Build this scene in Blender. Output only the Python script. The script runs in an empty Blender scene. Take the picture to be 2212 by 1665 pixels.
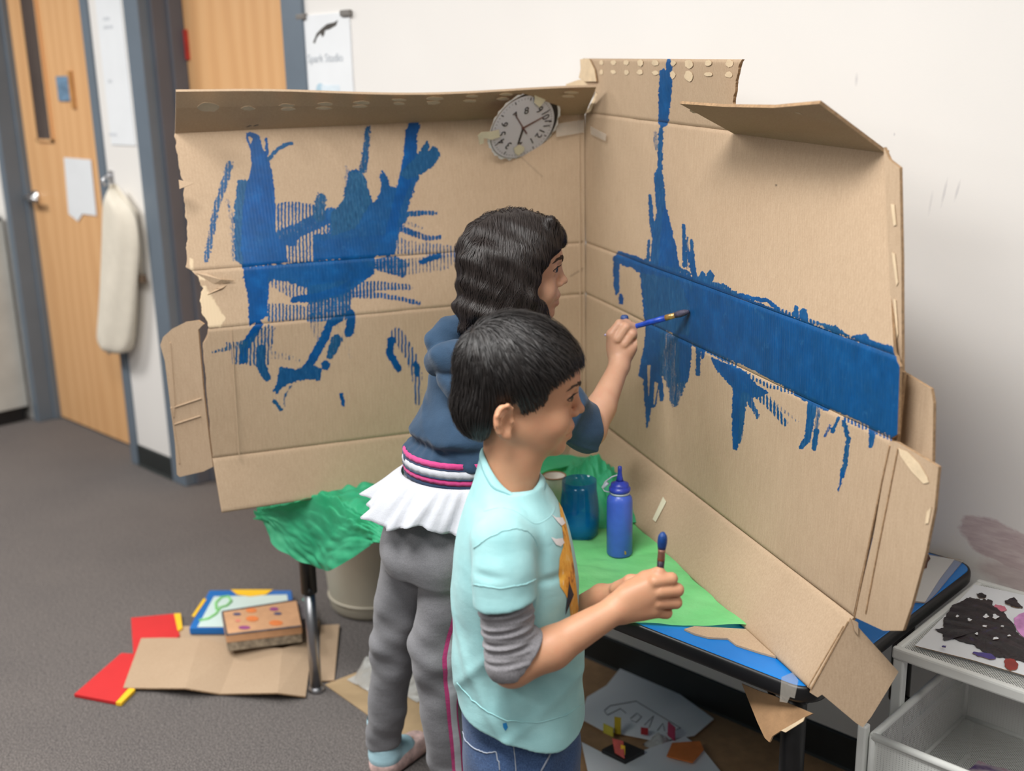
import bpy, bmesh, math, random
import numpy as np
from mathutils import Vector, Matrix
random.seed(7); np.random.seed(7)
scene = bpy.context.scene
COL = scene.collection
PI = math.pi

# ---------------------------------------------------------------- camera
F_PX, PITCH, ROLL, YAW, CAMH = 2430.0, math.radians(15.29), math.radians(1.21), math.radians(44.18), 1.55
def cam_axes():
    cy, sy, cp, sp = math.cos(YAW), math.sin(YAW), math.cos(PITCH), math.sin(PITCH)
    fwd = np.array([-sy*cp, cy*cp, -sp]); right = np.array([cy, sy, 0.0]); down = np.cross(fwd, right)
    cr, sr = math.cos(ROLL), math.sin(ROLL)
    return np.array([cr*right+sr*down, -sr*right+cr*down, fwd])
CR = cam_axes(); CO = np.array([0.0, 0.0, CAMH])
cam_data = bpy.data.cameras.new('camera'); cam = bpy.data.objects.new('camera', cam_data); COL.objects.link(cam)
cam_data.sensor_fit = 'HORIZONTAL'; cam_data.sensor_width = 36.0; cam_data.lens = 36.0*F_PX/2212.0
cam_data.clip_start = 0.05; cam_data.clip_end = 60
cam.matrix_world = Matrix(((CR[0][0], -CR[1][0], -CR[2][0], 0), (CR[0][1], -CR[1][1], -CR[2][1], 0), (CR[0][2], -CR[1][2], -CR[2][2], CAMH), (0, 0, 0, 1)))
cam_data.dof.use_dof = True; cam_data.dof.focus_distance = 2.0; cam_data.dof.aperture_fstop = 2.6
scene.camera = cam

# ---------------------------------------------------------------- world, lights, exposure
world = bpy.data.worlds.new('world'); scene.world = world; world.use_nodes = True
bgn = world.node_tree.nodes['Background']; bgn.inputs[0].default_value = (1.0, 0.98, 0.955, 1); bgn.inputs[1].default_value = 0.17
def area(name, loc, size, power, rot=(0, 0, 0), col=(1, 0.985, 0.96)):
    d = bpy.data.lights.new(name, 'AREA'); d.shape = 'RECTANGLE'; d.size, d.size_y = size; d.energy = power; d.color = col
    o = bpy.data.objects.new(name, d); COL.objects.link(o); o.location = loc; o.rotation_euler = rot
    return o
# ceiling troffers of the room, 2.7 m up
area('ceiling_troffer_light', (-1.0, 0.35, 2.7), (1.2, 0.6), 60)
area('ceiling_troffer_light', (-2.9, 0.45, 2.7), (1.2, 0.6), 38)
area('ceiling_troffer_light', (-1.0, -1.4, 2.7), (1.2, 0.6), 30)
area('ceiling_troffer_light', (1.0, 0.45, 2.7), (1.2, 0.6), 17)
area('ceiling_troffer_light', (-5.0, 0.45, 2.7), (1.2, 0.6), 54)
vs = scene.view_settings
vs.view_transform = 'Standard'; vs.look = 'None'; vs.gamma = 1.0; vs.use_curve_mapping = False; vs.exposure = 0.2

# ---------------------------------------------------------------- pixel <-> place helpers (2212 x 1665 frame)
def ray(x, y):
    return CR.T @ np.array([(x-1106.0)/F_PX, (y-832.5)/F_PX, 1.0])
def hit(x, y, n, p0):
    d = ray(x, y); n = np.asarray(n, float); t = n @ (np.asarray(p0, float)-CO) / (n @ d)
    return CO + t*d
def at_z(x, y, z): return hit(x, y, (0, 0, 1), (0, 0, z))
def at_y(x, y, Y): return hit(x, y, (0, 1, 0), (0, Y, 0))
def at_d(x, y, depth): return CO + depth*ray(x, y)
def proj(P):
    P = np.asarray(P, float); c = (P-CO) @ CR.T
    return np.stack([1106.0+F_PX*c[..., 0]/c[..., 2], 832.5+F_PX*c[..., 1]/c[..., 2]], -1)
def on_ray_at_dist(x, y, q, r, far=True):
    d = ray(x, y); q = np.asarray(q, float); m = CO-q
    a = d@d; b = 2*(d@m); c_ = m@m-r*r; disc = b*b-4*a*c_
    if disc < 0: t = -b/(2*a)
    else: t = (-b+(math.sqrt(disc) if far else -math.sqrt(disc)))/(2*a)
    return CO+t*d

# ---------------------------------------------------------------- naming helpers
def tag(o, label=None, cat=None, group=None, kind=None):
    if label: o['label'] = label
    if cat: o['category'] = cat
    if group: o['group'] = group
    if kind: o['kind'] = kind
    return o
def thing(name, loc, label=None, cat=None, group=None, kind=None):
    o = bpy.data.objects.new(name, None); COL.objects.link(o); o.location = tuple(map(float, loc)); o.empty_display_size = 0.05
    return tag(o, label, cat, group, kind)
def obj(name, verts, faces, mat=None, parent=None, smooth=False):
    """verts are world coordinates; parented so that they stay there"""
    me = bpy.data.meshes.new(name)
    off = np.zeros(3)
    p = parent
    while p is not None:
        off = off + np.array(p.location[:]); p = p.parent
    verts = np.asarray(verts, float).reshape(-1, 3)-off
    if isinstance(faces, np.ndarray):
        nf, k = faces.shape
        me.vertices.add(len(verts)); me.vertices.foreach_set('co', verts.astype(np.float32).ravel())
        me.loops.add(nf*k); me.loops.foreach_set('vertex_index', faces.astype(np.int32).ravel())
        me.polygons.add(nf); me.polygons.foreach_set('loop_start', np.arange(0, nf*k, k, dtype=np.int32))
        me.update(calc_edges=True); me.validate()
    else:
        me.from_pydata([tuple(v) for v in verts], [], [tuple(int(i) for i in f) for f in faces]); me.update()
    if smooth:
        me.polygons.foreach_set('use_smooth', np.ones(len(me.polygons), dtype=bool))
    if mat: me.materials.append(mat)
    o = bpy.data.objects.new(name, me); COL.objects.link(o)
    if parent is not None: o.parent = parent
    return o
def bevel(o, w=0.003, seg=2):
    m = o.modifiers.new('bevel', 'BEVEL'); m.width = w; m.segments = seg; m.limit_method = 'ANGLE'; m.angle_limit = math.radians(40)
    return o

# ---------------------------------------------------------------- geometry collectors (verts, faces)
class G:
    def __init__(s): s.v = []; s.f = []
    def add(s, v, f):
        n = len(s.v); s.v += [tuple(map(float, p)) for p in v]; s.f += [tuple(i+n for i in q) for q in f]; return s
    def box(s, a, b, M=None):
        x0, y0, z0 = a; x1, y1, z1 = b
        v = [(x0, y0, z0), (x1, y0, z0), (x1, y1, z0), (x0, y1, z0), (x0, y0, z1), (x1, y0, z1), (x1, y1, z1), (x0, y1, z1)]
        if M is not None: v = [tuple(M @ Vector(p)) for p in v]
        return s.add(v, [(0, 3, 2, 1), (4, 5, 6, 7), (0, 1, 5, 4), (1, 2, 6, 5), (2, 3, 7, 6), (3, 0, 4, 7)])
    def slab(s, poly, n, t):
        """poly: planar outline, counter-clockwise seen from +n; thickness t goes to -n"""
        poly = [np.asarray(p, float) for p in poly]; n = np.asarray(n, float); n = n/np.linalg.norm(n); k = len(poly)
        v = poly+[p-n*t for p in poly]
        f = [tuple(range(k)), tuple(range(2*k-1, k-1, -1))]+[(i, i+k, (i+1) % k+k, (i+1) % k) for i in range(k)]
        return s.add(v, f)
    def tube(s, pts, r, seg=10, cap=True, r_list=None):
        pts = [Vector(tuple(map(float, p))) for p in pts]; n0 = len(s.v); rings = []
        up = None
        for i, p in enumerate(pts):
            t = (pts[min(i+1, len(pts)-1)]-pts[max(i-1, 0)]).normalized()
            if up is None: up = Vector((0, 0, 1)) if abs(t.z) < .9 else Vector((1, 0, 0))
            u = t.cross(up)
            if u.length < 1e-6: u = t.cross(Vector((1, 0, 0)))
            u.normalize(); w = u.cross(t).normalized(); up = w
            rr = r_list[i] if r_list else r
            rings.append([p+(u*math.cos(a)+w*math.sin(a))*rr for a in [2*PI*j/seg for j in range(seg)]])
        v = [q for ring in rings for q in ring]; f = []
        for i in range(len(pts)-1):
            for j in range(seg):
                a = i*seg+j; b = i*seg+(j+1) % seg
                f.append((a, b, b+seg, a+seg))
        if cap: f.append(tuple(range(seg-1, -1, -1))); f.append(tuple((len(pts)-1)*seg+j for j in range(seg)))
        return s.add(v, f)
    def lathe(s, prof, c, seg=32, axis=None):
        M = axis or Matrix.Identity(3); c = Vector(tuple(map(float, c))); v = []; f = []
        for r, z in prof:
            for j in range(seg):
                a = 2*PI*j/seg; v.append(c+M @ Vector((r*math.cos(a), r*math.sin(a), z)))
        for i in range(len(prof)-1):
            for j in range(seg):
                a = i*seg+j; b = i*seg+(j+1) % seg; f.append((a, b, b+seg, a+seg))
        if prof[0][0] > 1e-6: f.append(tuple(range(seg-1, -1, -1)))
        if prof[-1][0] > 1e-6: f.append(tuple((len(prof)-1)*seg+j for j in range(seg)))
        return s.add(v, f)
    def grid(s, P):
        """P: array (nu, nv, 3)"""
        nu, nv = P.shape[:2]; f = []
        for i in range(nu-1):
            for j in range(nv-1):
                f.append((i*nv+j, (i+1)*nv+j, (i+1)*nv+j+1, i*nv+j+1))
        return s.add(P.reshape(-1, 3), f)
    def build(s, name, mat, parent=None, smooth=False): return obj(name, s.v, s.f, mat, parent, smooth)

# ---------------------------------------------------------------- materials
def lin(r, g, b):
    def c(x):
        x /= 255.0
        return x/12.92 if x <= 0.04045 else ((x+0.055)/1.055)**2.4
    return (c(r), c(g), c(b), 1.0)
class NT:
    def __init__(s, name):
        s.m = bpy.data.materials.new(name); s.m.use_nodes = True; s.t = s.m.node_tree; s.n = s.t.nodes; s.l = s.t.links
        s.p = s.n['Principled BSDF']
    def new(s, typ, **kw):
        nd = s.n.new(typ)
        for k, v in kw.items(): setattr(nd, k, v)
        return nd
    def link(s, a, b): s.l.new(a, b)
    def coords(s, which='Object', scale=(1, 1, 1), loc=(0, 0, 0)):
        tc = s.new('ShaderNodeTexCoord'); mp = s.new('ShaderNodeMapping'); mp.inputs['Scale'].default_value = scale; mp.inputs['Location'].default_value = loc
        s.link(tc.outputs[which], mp.inputs[0]); return mp.outputs[0]
    def noise(s, vec, scale, detail=4, rough=.55):
        nd = s.new('ShaderNodeTexNoise'); nd.inputs['Scale'].default_value = scale; nd.inputs['Detail'].default_value = detail; nd.inputs['Roughness'].default_value = rough
        s.link(vec, nd.inputs['Vector']); return nd.outputs[0]
    def ramp(s, fac, stops):
        nd = s.new('ShaderNodeValToRGB'); cr = nd.color_ramp
        while len(cr.elements) < len(stops): cr.elements.new(0.5)
        for e, (p, c) in zip(cr.elements, stops): e.position = p; e.color = c if len(c) == 4 else (*c, 1)
        s.link(fac, nd.inputs[0]); return nd.outputs[0]
    def mix(s, fac, a, b, blend='MIX'):
        nd = s.new('ShaderNodeMix'); nd.data_type = 'RGBA'; nd.blend_type = blend
        for sock, val in ((nd.inputs[0], fac), (nd.inputs[6], a), (nd.inputs[7], b)):
            if isinstance(val, (int, float)): sock.default_value = val
            elif isinstance(val, tuple): sock.default_value = val if len(val) == 4 else (*val, 1)
            else: s.link(val, sock)
        return nd.outputs[2]
    def math(s, op, a, b=None, clamp=False):
        nd = s.new('ShaderNodeMath', operation=op); nd.use_clamp = clamp
        for sock, val in ((nd.inputs[0], a), (nd.inputs[1], b)):
            if val is None: continue
            if isinstance(val, (int, float)): sock.default_value = val
            else: s.link(val, sock)
        return nd.outputs[0]
    def attr(s, name):
        nd = s.new('ShaderNodeAttribute'); nd.attribute_name = name; return nd.outputs['Fac']
    def bump(s, h, strength=.3, dist=.002):
        nd = s.new('ShaderNodeBump'); nd.inputs['Strength'].default_value = strength; nd.inputs['Distance'].default_value = dist
        s.link(h, nd.inputs['Height']); s.link(nd.outputs[0], s.p.inputs['Normal'])
    def base(s, c):
        if isinstance(c, tuple): s.p.inputs['Base Color'].default_value = c
        else: s.link(c, s.p.inputs['Base Color'])
    def setp(s, **kw):
        for k, v in kw.items(): s.p.inputs[k.replace('_', ' ')].default_value = v
def mul(c, k): return (min(c[0]*k, 1), min(c[1]*k, 1), min(c[2]*k, 1), 1)
def pm(name, col, rough=.6, var=.12, scale=18, bump=0.0, bscale=250, metal=0.0, spec=.5, stretch=(1, 1, 1), **kw):
    t = NT(name); v = t.coords('Object', stretch); n = t.noise(v, scale)
    t.base(t.ramp(n, [(.3, mul(col, 1-var)), (.7, mul(col, 1+var))]))
    t.setp(Roughness=rough, Metallic=metal, Specular_IOR_Level=spec)
    for k, val in kw.items(): t.p.inputs[k.replace('_', ' ')].default_value = val
    if bump: t.bump(t.noise(v, bscale, 3), bump)
    return t.m
# ================================================================ the room
D = 2.14            # front face of the wall
DX = dict(d1l=-5.245, d1r=-4.335, d2l=-3.895, d2r=-3.016)
# carpet
t = NT('carpet'); v = t.coords('Object'); n1 = t.noise(v, 300, 2, .7); n2 = t.noise(v, 120, 3, .6); n3 = t.noise(v, 2.2, 4)
c = t.ramp(n1, [(.38, lin(52, 49, 49)), (.5, lin(98, 94, 93)), (.62, lin(164, 157, 152))])
c = t.mix(.35, c, t.ramp(n2, [(.35, lin(64, 61, 62)), (.65, lin(134, 127, 123))]))
c = t.mix(.25, c, t.ramp(n3, [(.3, lin(90, 86, 87)), (.7, lin(122, 115, 111))]))
vor = t.new('ShaderNodeTexVoronoi'); vor.inputs['Scale'].default_value = 26; t.link(v, vor.inputs['Vector'])
fleck = t.ramp(vor.outputs['Distance'], [(.0, (1, 1, 1)), (.05, (0, 0, 0))])
c = t.mix(t.math('MULTIPLY', fleck, .0), c, lin(200, 195, 185))
t.base(c); t.setp(Roughness=.97, Specular_IOR_Level=.1); t.bump(t.math('ADD', n1, n2), .7, .004)
M_CARPET = t.m
fl = G().box((-9, -3.5, -.04), (3.5, 3.4, 0)).build('floor', M_CARPET); tag(fl, 'dark grey speckled carpet floor', kind='structure')

# wall paint with purple wash stain and a few scuffs near the cart
t = NT('wall_paint'); v = t.coords('Object'); nb = t.noise(v, 1.3, 3); nf = t.noise(v, 220, 3)
c = t.ramp(nb, [(.3, lin(228, 225, 221)), (.7, lin(235, 232, 228))])
sep = t.new('ShaderNodeSeparateXYZ'); t.link(v, sep.inputs[0])
def blob(cx, cz, rx, rz, nscale, namp, soft, lo=0.0, slant=0.0):
    wob = t.noise(v, nscale, 4, .6); w2 = t.noise(t.coords('Object', (1, 1, 3.2)), nscale*.6, 3)
    zz = t.math('SUBTRACT', sep.outputs[2], cz); xx = t.math('SUBTRACT', sep.outputs[0], cx)
    xx = t.math('ADD', xx, t.math('MULTIPLY', zz, slant))
    a = t.math('POWER', t.math('ABSOLUTE', t.math('DIVIDE', xx, rx)), 2.0); b = t.math('POWER', t.math('ABSOLUTE', t.math('DIVIDE', zz, rz)), 2.0)
    r = t.math('ADD', t.math('SQRT', t.math('ADD', a, b)), t.math('MULTIPLY', t.math('SUBTRACT', wob, .5), namp))
    r = t.math('ADD', r, t.math('MULTIPLY', t.math('SUBTRACT', w2, .5), namp*.8))
    return t.math('DIVIDE', t.math('SUBTRACT', 1.0, r), soft, clamp=True) if False else t.ramp(t.math('DIVIDE', t.math('SUBTRACT', 1.0, r), soft), [(0, (0, 0, 0)), (1, (1, 1, 1))])
q = at_y(2165, 1175, D)
st = blob(q[0], q[2], .085, .05, 30, .35, .12, slant=.6)
st2 = blob(q[0]+.07, q[2]-.07, .12, .045, 22, .5, .35, slant=1.0)
stm = t.math('MAXIMUM', st, t.math('MULTIPLY', st2, .8))
stv = t.ramp(t.noise(t.coords('Object', (1, 1, 5)), 26, 4), [(.3, lin(186, 163, 166)), (.55, lin(203, 184, 184)), (.75, lin(214, 200, 198))])
c = t.mix(t.math('MULTIPLY', stm, .85), c, stv)
for (px, py, rx, rz, sl, a) in ((2040, 415, .004, .035, -.15, .3), (2068, 412, .004, .025, -.2, .3), (2010, 440, .004, .03, -.1, .18), (1850, 172, .005, .016, 0, .28), (1932, 290, .003, .004, 0, .35)):
    q = at_y(px, py, D); m = blob(q[0], q[2], rx, rz, 60, .5, .8, slant=sl); c = t.mix(t.math('MULTIPLY', m, a), c, lin(150, 148, 155))
t.base(c); t.setp(Roughness=.75, Specular_IOR_Level=.25); t.bump(nf, .12, .001)
M_WALL = t.m
g = G(); H = 2.75
for x0, x1 in ((-9, DX['d1l']), (DX['d1r'], DX['d2l']), (DX['d2r'], 3.5)): g.box((x0, D, 0), (x1, D+.2, H))
g.box((DX['d1l'], D, 2.12), (DX['d1r'], D+.2, H)); g.box((DX['d2l'], D, 2.12), (DX['d2r'], D+.2, H))
tag(g.build('wall_back', M_WALL), 'cream white painted wall with scuffs and a lilac paint stain', kind='structure')
tag(G().box((-9.15, -3.5, 0), (-9, D+.2, 2.75)).build('wall_left', M_WALL), 'cream painted side wall beyond the doors', kind='structure')
M_BASE = pm('baseboard_rubber', lin(38, 42, 42), .55, .15, 9)
bb = thing('baseboard_back', (0, D, 0), 'dark rubber cove baseboard along the wall', kind='structure')
for x0, x1 in ((-4.285, -4.0), (-2.93, 3.5), (-9, -5.42)):
    bevel(G().add([(x0, D-.006, 0), (x1, D-.006, 0), (x1, D, 0), (x0, D, 0), (x0, D-.006, .088), (x1, D-.006, .088), (x1, D, .092), (x0, D, .092), (x0, D-.014, .0), (x1, D-.014, 0), (x1, D-.007, .012), (x0, D-.007, .012)],
        [(0, 1, 5, 4), (4, 5, 6, 7), (1, 2, 6, 5), (0, 4, 7, 3), (8, 9, 10, 11)]).build('baseboard_strip', M_BASE, bb), .001, 1)

# doors and steel frames
t = NT('maple_veneer'); v = t.coords('Object', (1, 1, .18)); w = t.new('ShaderNodeTexWave'); w.bands_direction = 'X'; w.inputs['Scale'].default_value = 3.2; w.inputs['Distortion'].default_value = 7.5; w.inputs['Detail'].default_value = 3; w.inputs['Detail Scale'].default_value = 1.1
t.link(v, w.inputs['Vector']); n = t.noise(t.coords('Object', (30, 30, .8)), 6, 4)
c = t.ramp(w.outputs['Fac'], [(.1, lin(222, 170, 118)), (.55, lin(229, 178, 124)), (.92, lin(233, 184, 131))])
t.base(t.mix(.3, c, t.ramp(n, [(.3, lin(214, 161, 110)), (.7, lin(236, 187, 134))]))); t.setp(Roughness=.38, Specular_IOR_Level=.4)
M_DOOR = t.m
M_FRAME = pm('grey_painted_steel', lin(104, 116, 128), .45, .06, 5)
M_FRAME2 = pm('grey_painted_steel_deep', lin(96, 98, 106), .5, .06, 5)
M_STEEL = pm('brushed_steel', (.62, .62, .64, 1), .3, .1, 40, metal=1.0)
M_PAPER = pm('white_paper', lin(230, 233, 236), .8, .03, 6)
M_DARKGLASS = pm('dark_glass', (.09, .065, .055, 1), .12, .2, 3)
M_BLACKP = pm('black_plastic', (.012, .012, .013, 1), .4, .2, 12)

def frame(g, x0, x1, w, face=-.012, depth=.2):
    """hollow steel frame: face casing both sides + head, reveals with a stop"""
    for a, b in ((x0-w, x0+.004), (x1-.004, x1+w)): g.box((a, D+face, 0), (b, D+depth, 2.12+w))
    g.box((x0-w, D+face, 2.116), (x1+w, D+depth, 2.12+w))
    for a, b in ((x0, x0+.016), (x1-.016, x1)): g.box((a, D+.065, 0), (b, D+depth-.04, 2.12))
d1 = thing('door_1', (DX['d1l'], D, 0), 'maple veneer door with narrow dark window and lever handle at the far left', kind='structure')
bevel(G().box((DX['d1l']+.004, D+.095, .008), (DX['d1r']-.004, D+.14, 2.115)).build('door_slab', M_DOOR, d1), .002, 1)
g = G(); frame(g, DX['d1l'], DX['d1r'], .05); bevel(g.build('door_frame', M_FRAME, d1), .003, 1)
def dpt(px, py): return at_y(px, py, D+.092)
a, b = dpt(68, 60), dpt(96, 300); G().box((dpt(60, 100)[0]-.01, D+.088, b[2]), (dpt(88, 100)[0], D+.095, 2.0)).build('vision_window', M_DARKGLASS, d1)
g = G(); xl, xr, zb = dpt(60, 100)[0]-.01, dpt(88, 100)[0], b[2]
for r in (((xl-.012, D+.085, zb-.012), (xl, D+.096, 2.012)), ((xr, D+.085, zb-.012), (xr+.012, D+.096, 2.012)), ((xl-.012, D+.085, zb-.012), (xr+.012, D+.096, zb))): g.box(*r)
g.build('window_bead', M_DOOR, d1)
q = dpt(78, 425); g = G(); g.lathe([(.03, 0), (.03, .008), (.012, .012), (.012, .05), (.014, .055), (0, .056)], (q[0], D+.095, q[2]), 20, Matrix.Rotation(PI/2, 3, 'X')); g.tube([(q[0], D+.045, q[2]), (q[0]+.05, D+.043, q[2]), (q[0]+.11, D+.05, q[2]-.004)], .011)
g.build('lever_handle', M_STEEL, d1, True)
# room sign on door 1
p0, p1 = dpt(122, 165), dpt(160, 218)
sg = thing('door_sign', (p0[0], D+.09, p1[2]), 'small blue picture card in a tan holder on the left door', 'sign')
G().box((p0[0], D+.088, p1[2]), (p1[0]-.02, D+.094, p0[2])).build('card', pm('blue_card', lin(108, 138, 165), .5, .35, 30), sg)
G().box((p1[0]-.02, D+.085, p1[2]-.03), (p1[0]+.01, D+.0945, p0[2]+.02)).build('holder', pm('tan_plastic', lin(196, 142, 84), .5), sg)
# torn paper on door 1
pp = [(138, 340), (196, 345), (208, 466), (178, 462), (168, 478), (148, 462)]
poly = [at_y(x, y, D+.09) for x, y in pp]
tag(G().slab(poly[::-1], (0, -1, 0), .002).build('notice_sheet', M_PAPER), 'torn white paper sheet taped to the left maple door', 'paper')

d2 = thing('door_2', (DX['d2l'], D, 0), 'maple veneer door in a deep grey steel frame behind the cardboard', kind='structure')
g = G().box((DX['d2l']+.004, D+.15, .008), (DX['d2r']-.004, D+.195, 2.115)); bevel(g.build('door_slab', M_DOOR, d2), .002, 1)
g = G(); frame(g, DX['d2l'], DX['d2r'], .1, -.015, .2); bevel(g.build('door_frame', M_FRAME, d2), .003, 1)
g = G(); g.box((DX['d2l']+.0, D+.03, 0), (DX['d2l']+.02, D+.15, 2.12)); g.box((DX['d2l']+.0, D+.09, 0), (DX['d2l']+.034, D+.15, 2.12)); bevel(g.build('door_stop', M_FRAME2, d2), .004, 2)
q = at_y(386, 62, D+.088); q2 = at_y(394, 128, D+.088)
print('latch', q, DX['d2l'])
G().box((DX['d2l']+.036, D+.140, q2[2]), (DX['d2l']+.054, D+.152, q[2])).build('latch_marker', pm('red_tape', lin(190, 60, 50), .5), d2)

# posters on the wall
def wallquad(pts, dy=.004): return [at_y(x, y, D-dy) for x, y in pts]
M_INK = pm('dark_ink', lin(74, 70, 66), .8, .2, 30); M_GREY = pm('pale_ink', lin(188, 194, 200), .8); M_LBLUE = pm('pale_blue_ink', lin(178, 205, 220), .8)
def text(s, size, mat, parent, loc, name, rotz=0.0, align='CENTER', rot=None, extrude=.0004):
    cu = bpy.data.curves.new(name, 'FONT'); cu.body = s; cu.size = size; cu.align_x = align; cu.align_y = 'CENTER'; cu.extrude = extrude; cu.resolution_u = 3
    o = bpy.data.objects.new(name, cu); COL.objects.link(o); bpy.context.view_layer.update()
    me = bpy.data.meshes.new_from_object(o); bpy.data.objects.remove(o); me.materials.append(mat)
    o = bpy.data.objects.new(name, me); COL.objects.link(o); o.parent = parent
    off = Vector((0, 0, 0)); p = parent
    while p is not None: off += p.location; p = p.parent
    o.location = Vector(tuple(map(float, loc)))-off
    o.rotation_euler = rot if rot is not None else (PI/2, 0, rotz)
    return o
z1, z0 = at_y(652, 35, D)[2], 1.18; xa, xb = at_y(655, 120, D)[0], at_y(762, 120, D)[0]
po = thing('bird_poster', (xa, D, z0), 'white poster with a flying bird and small text beside the door frame', 'poster')
G().box((xa, D-.006, z0), (xb, D, z1)).build('sheet', M_PAPER, po)
bird = [(676, 92), (684, 72), (696, 60), (706, 52), (722, 48), (730, 43), (726, 55), (712, 63), (702, 66), (700, 76), (696, 80), (692, 72), (684, 82), (680, 94)]
G().slab([at_y(x, y, D-.0065) for x, y in bird][::-1], (0, -1, 0), .0006).build('bird_print', M_INK, po)
q = at_y(706, 126, D); text('Spark Studio', .034, M_GREY, po, (q[0], D-.007, q[2]), 'poster_text')
q = at_y(696, 196, D); G().lathe([(.022, 0), (.022, .0006), (0, .0007)], (q[0], D-.006, q[2]), 20, Matrix.Rotation(PI/2, 3, 'X')).build('logo', M_LBLUE, po)
q = at_y(718, 194, D); G().box((q[0]-.045, D-.0068, q[2]-.012), (q[0]+.045, D-.006, q[2]+.014)).build('logo_text', pm('paler_blue_ink', lin(214, 226, 234), .8), po)
for px, py in ((656, 34), (752, 26)):
    q = at_y(px, py, D); bevel(G().box((q[0]-.022, D-.016, q[2]-.012), (q[0]+.022, D-.001, q[2]+.006)).build('poster_clip', pm('grey_clip', lin(120, 116, 112), .5), po), .004, 2)
# tall white sheet with faint writing on the strip between the doors
xa, xb = -4.22, -4.03
z1, z0 = 2.0, at_y(240, 312, D)[2]
ws = thing('hanging_sheet', (xa, D, z0), 'tall white paper with faint writing on the wall strip between the doors', 'poster')
G().box((xa, D-.004, z0), (xb, D, z1)).build('sheet', M_PAPER, ws)
for i, (px, py, w) in enumerate(((232, 40, .05), (236, 58, .07), (240, 175, .03), (246, 290, .06))):
    q = at_y(px, py, D); G().box((q[0]-w/2, D-.0048, q[2]-.006), (q[0]+w/2, D-.004, q[2]+.005)).build('writing_line', pm('faint_ink', lin(205, 209, 214), .8), ws)

# canvas apron on a hook
M_CANVAS = pm('natural_canvas', lin(226, 218, 202), .85, .06, 14, .25, 500)
hk = at_y(243, 385, D)
hook = thing('coat_hook', (hk[0], D, hk[2]), 'small dark wall hook above the hanging canvas apron', 'hook')
G().tube([(hk[0], D, hk[2]+.01), (hk[0], D-.03, hk[2]+.008), (hk[0], D-.045, hk[2]-.01), (hk[0], D-.035, hk[2]-.025), (hk[0], D-.03, hk[2]-.018)], .006).build('hook_arm', M_STEEL, hook, True)
G().box((hk[0]-.015, D-.006, hk[2]-.02), (hk[0]+.015, D, hk[2]+.03)).build('hook_plate', M_STEEL, hook)
ap = thing('canvas_apron', (hk[0], D-.05, .4), 'off-white canvas apron hanging from a wall hook between the doors', 'apron')
outl = [(243, 398, 243), (236, 425, 262), (228, 445, 290), (226, 500, 300), (224, 560, 298), (221, 620, 294), (217, 680, 291), (212, 720, 286), (214, 742, 280), (228, 752, 265)]
ys = []
P = []
for k, (l, y, r) in enumerate(outl):
    a, b = at_y(l, y, D-.05), at_y(r, y, D-.05); cx, hw = (a[0]+b[0])/2, abs(b[0]-a[0])/2-.012; row = []
    thick = .012 if k == 0 else (.045 if k < len(outl)-1 else .03)
    for j in range(24):
        th = 2*PI*j/24; rip = 1+.08*math.sin(5*th+k*.5)
        row.append((cx+hw*math.cos(th)*rip, D-.05+thick*math.sin(th)*rip, a[2]))
    row.append(row[0]); P.append(row)
o = G().grid(np.array(P)).build('apron_cloth', M_CANVAS, ap, True); o.modifiers.new('sub', 'SUBSURF').render_levels = 2
q1, q2 = at_y(292, 455, D-.03), at_y(306, 600, D-.03)
G().tube([tuple(at_y(250, 400, D-.04)), tuple(q1), tuple((q1+q2)/2+np.array([.01, 0, 0])), tuple(q2)], .006, 6).build('neck_strap', M_CANVAS, ap, True)
bevel(G().box((q2[0]-.02, D-.04, q2[2]-.018), (q2[0]+.022, D-.02, q2[2]+.012)).build('buckle', pm('brown_buckle', lin(112, 92, 74), .5), ap), .003)
q = at_y(236, 757, D-.05); G().tube([(q[0], D-.05, q[2]+.03), (q[0]+.005, D-.055, q[2]-.015)], .006, 6).build('waist_tie', M_CANVAS, ap, True)

# white drawer tower at the far left edge of view
q = at_z(40, 905, 0); x1 = q[0]
dt = thing('drawer_tower', (x1-.2, 1.92, 0), 'pale translucent plastic drawer tower on a black base at far left', 'storage')
ytop, yf = 2.1, 1.93
xr_ = at_y(58, 850, 2.12)[0]; xl_ = xr_-.42
M_PALE = pm('pale_plastic', lin(196, 196, 190), .35, .08, 8); M_PALE2 = pm('pale_drawer', lin(168, 166, 160), .4, .1, 8)
g = G()
for a, b in ((xl_, xl_+.02), (xr_-.035, xr_)): g.box((a, yf, .07), (b, 2.12, .98))
g.box((xl_, yf, .96), (xr_, 2.12, .985)); bevel(g.build('shell', M_PALE, dt), .004)
G().box((xl_+.01, yf+.02, .002), (xr_-.01, 2.1, .07)).build('base', M_BLACKP, dt)
for k in range(8):
    z = .085+k*.109
    dr = bevel(G().box((xl_+.024, yf+.004, z), (xr_-.04, 2.1, z+.1)).build('drawer', M_PALE2, dt), .008, 3)
    bevel(G().box((xl_+.06, yf-.012, z+.052), (xr_-.07, yf+.006, z+.084)).build('pull', M_PALE, dr), .006, 3)
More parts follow.
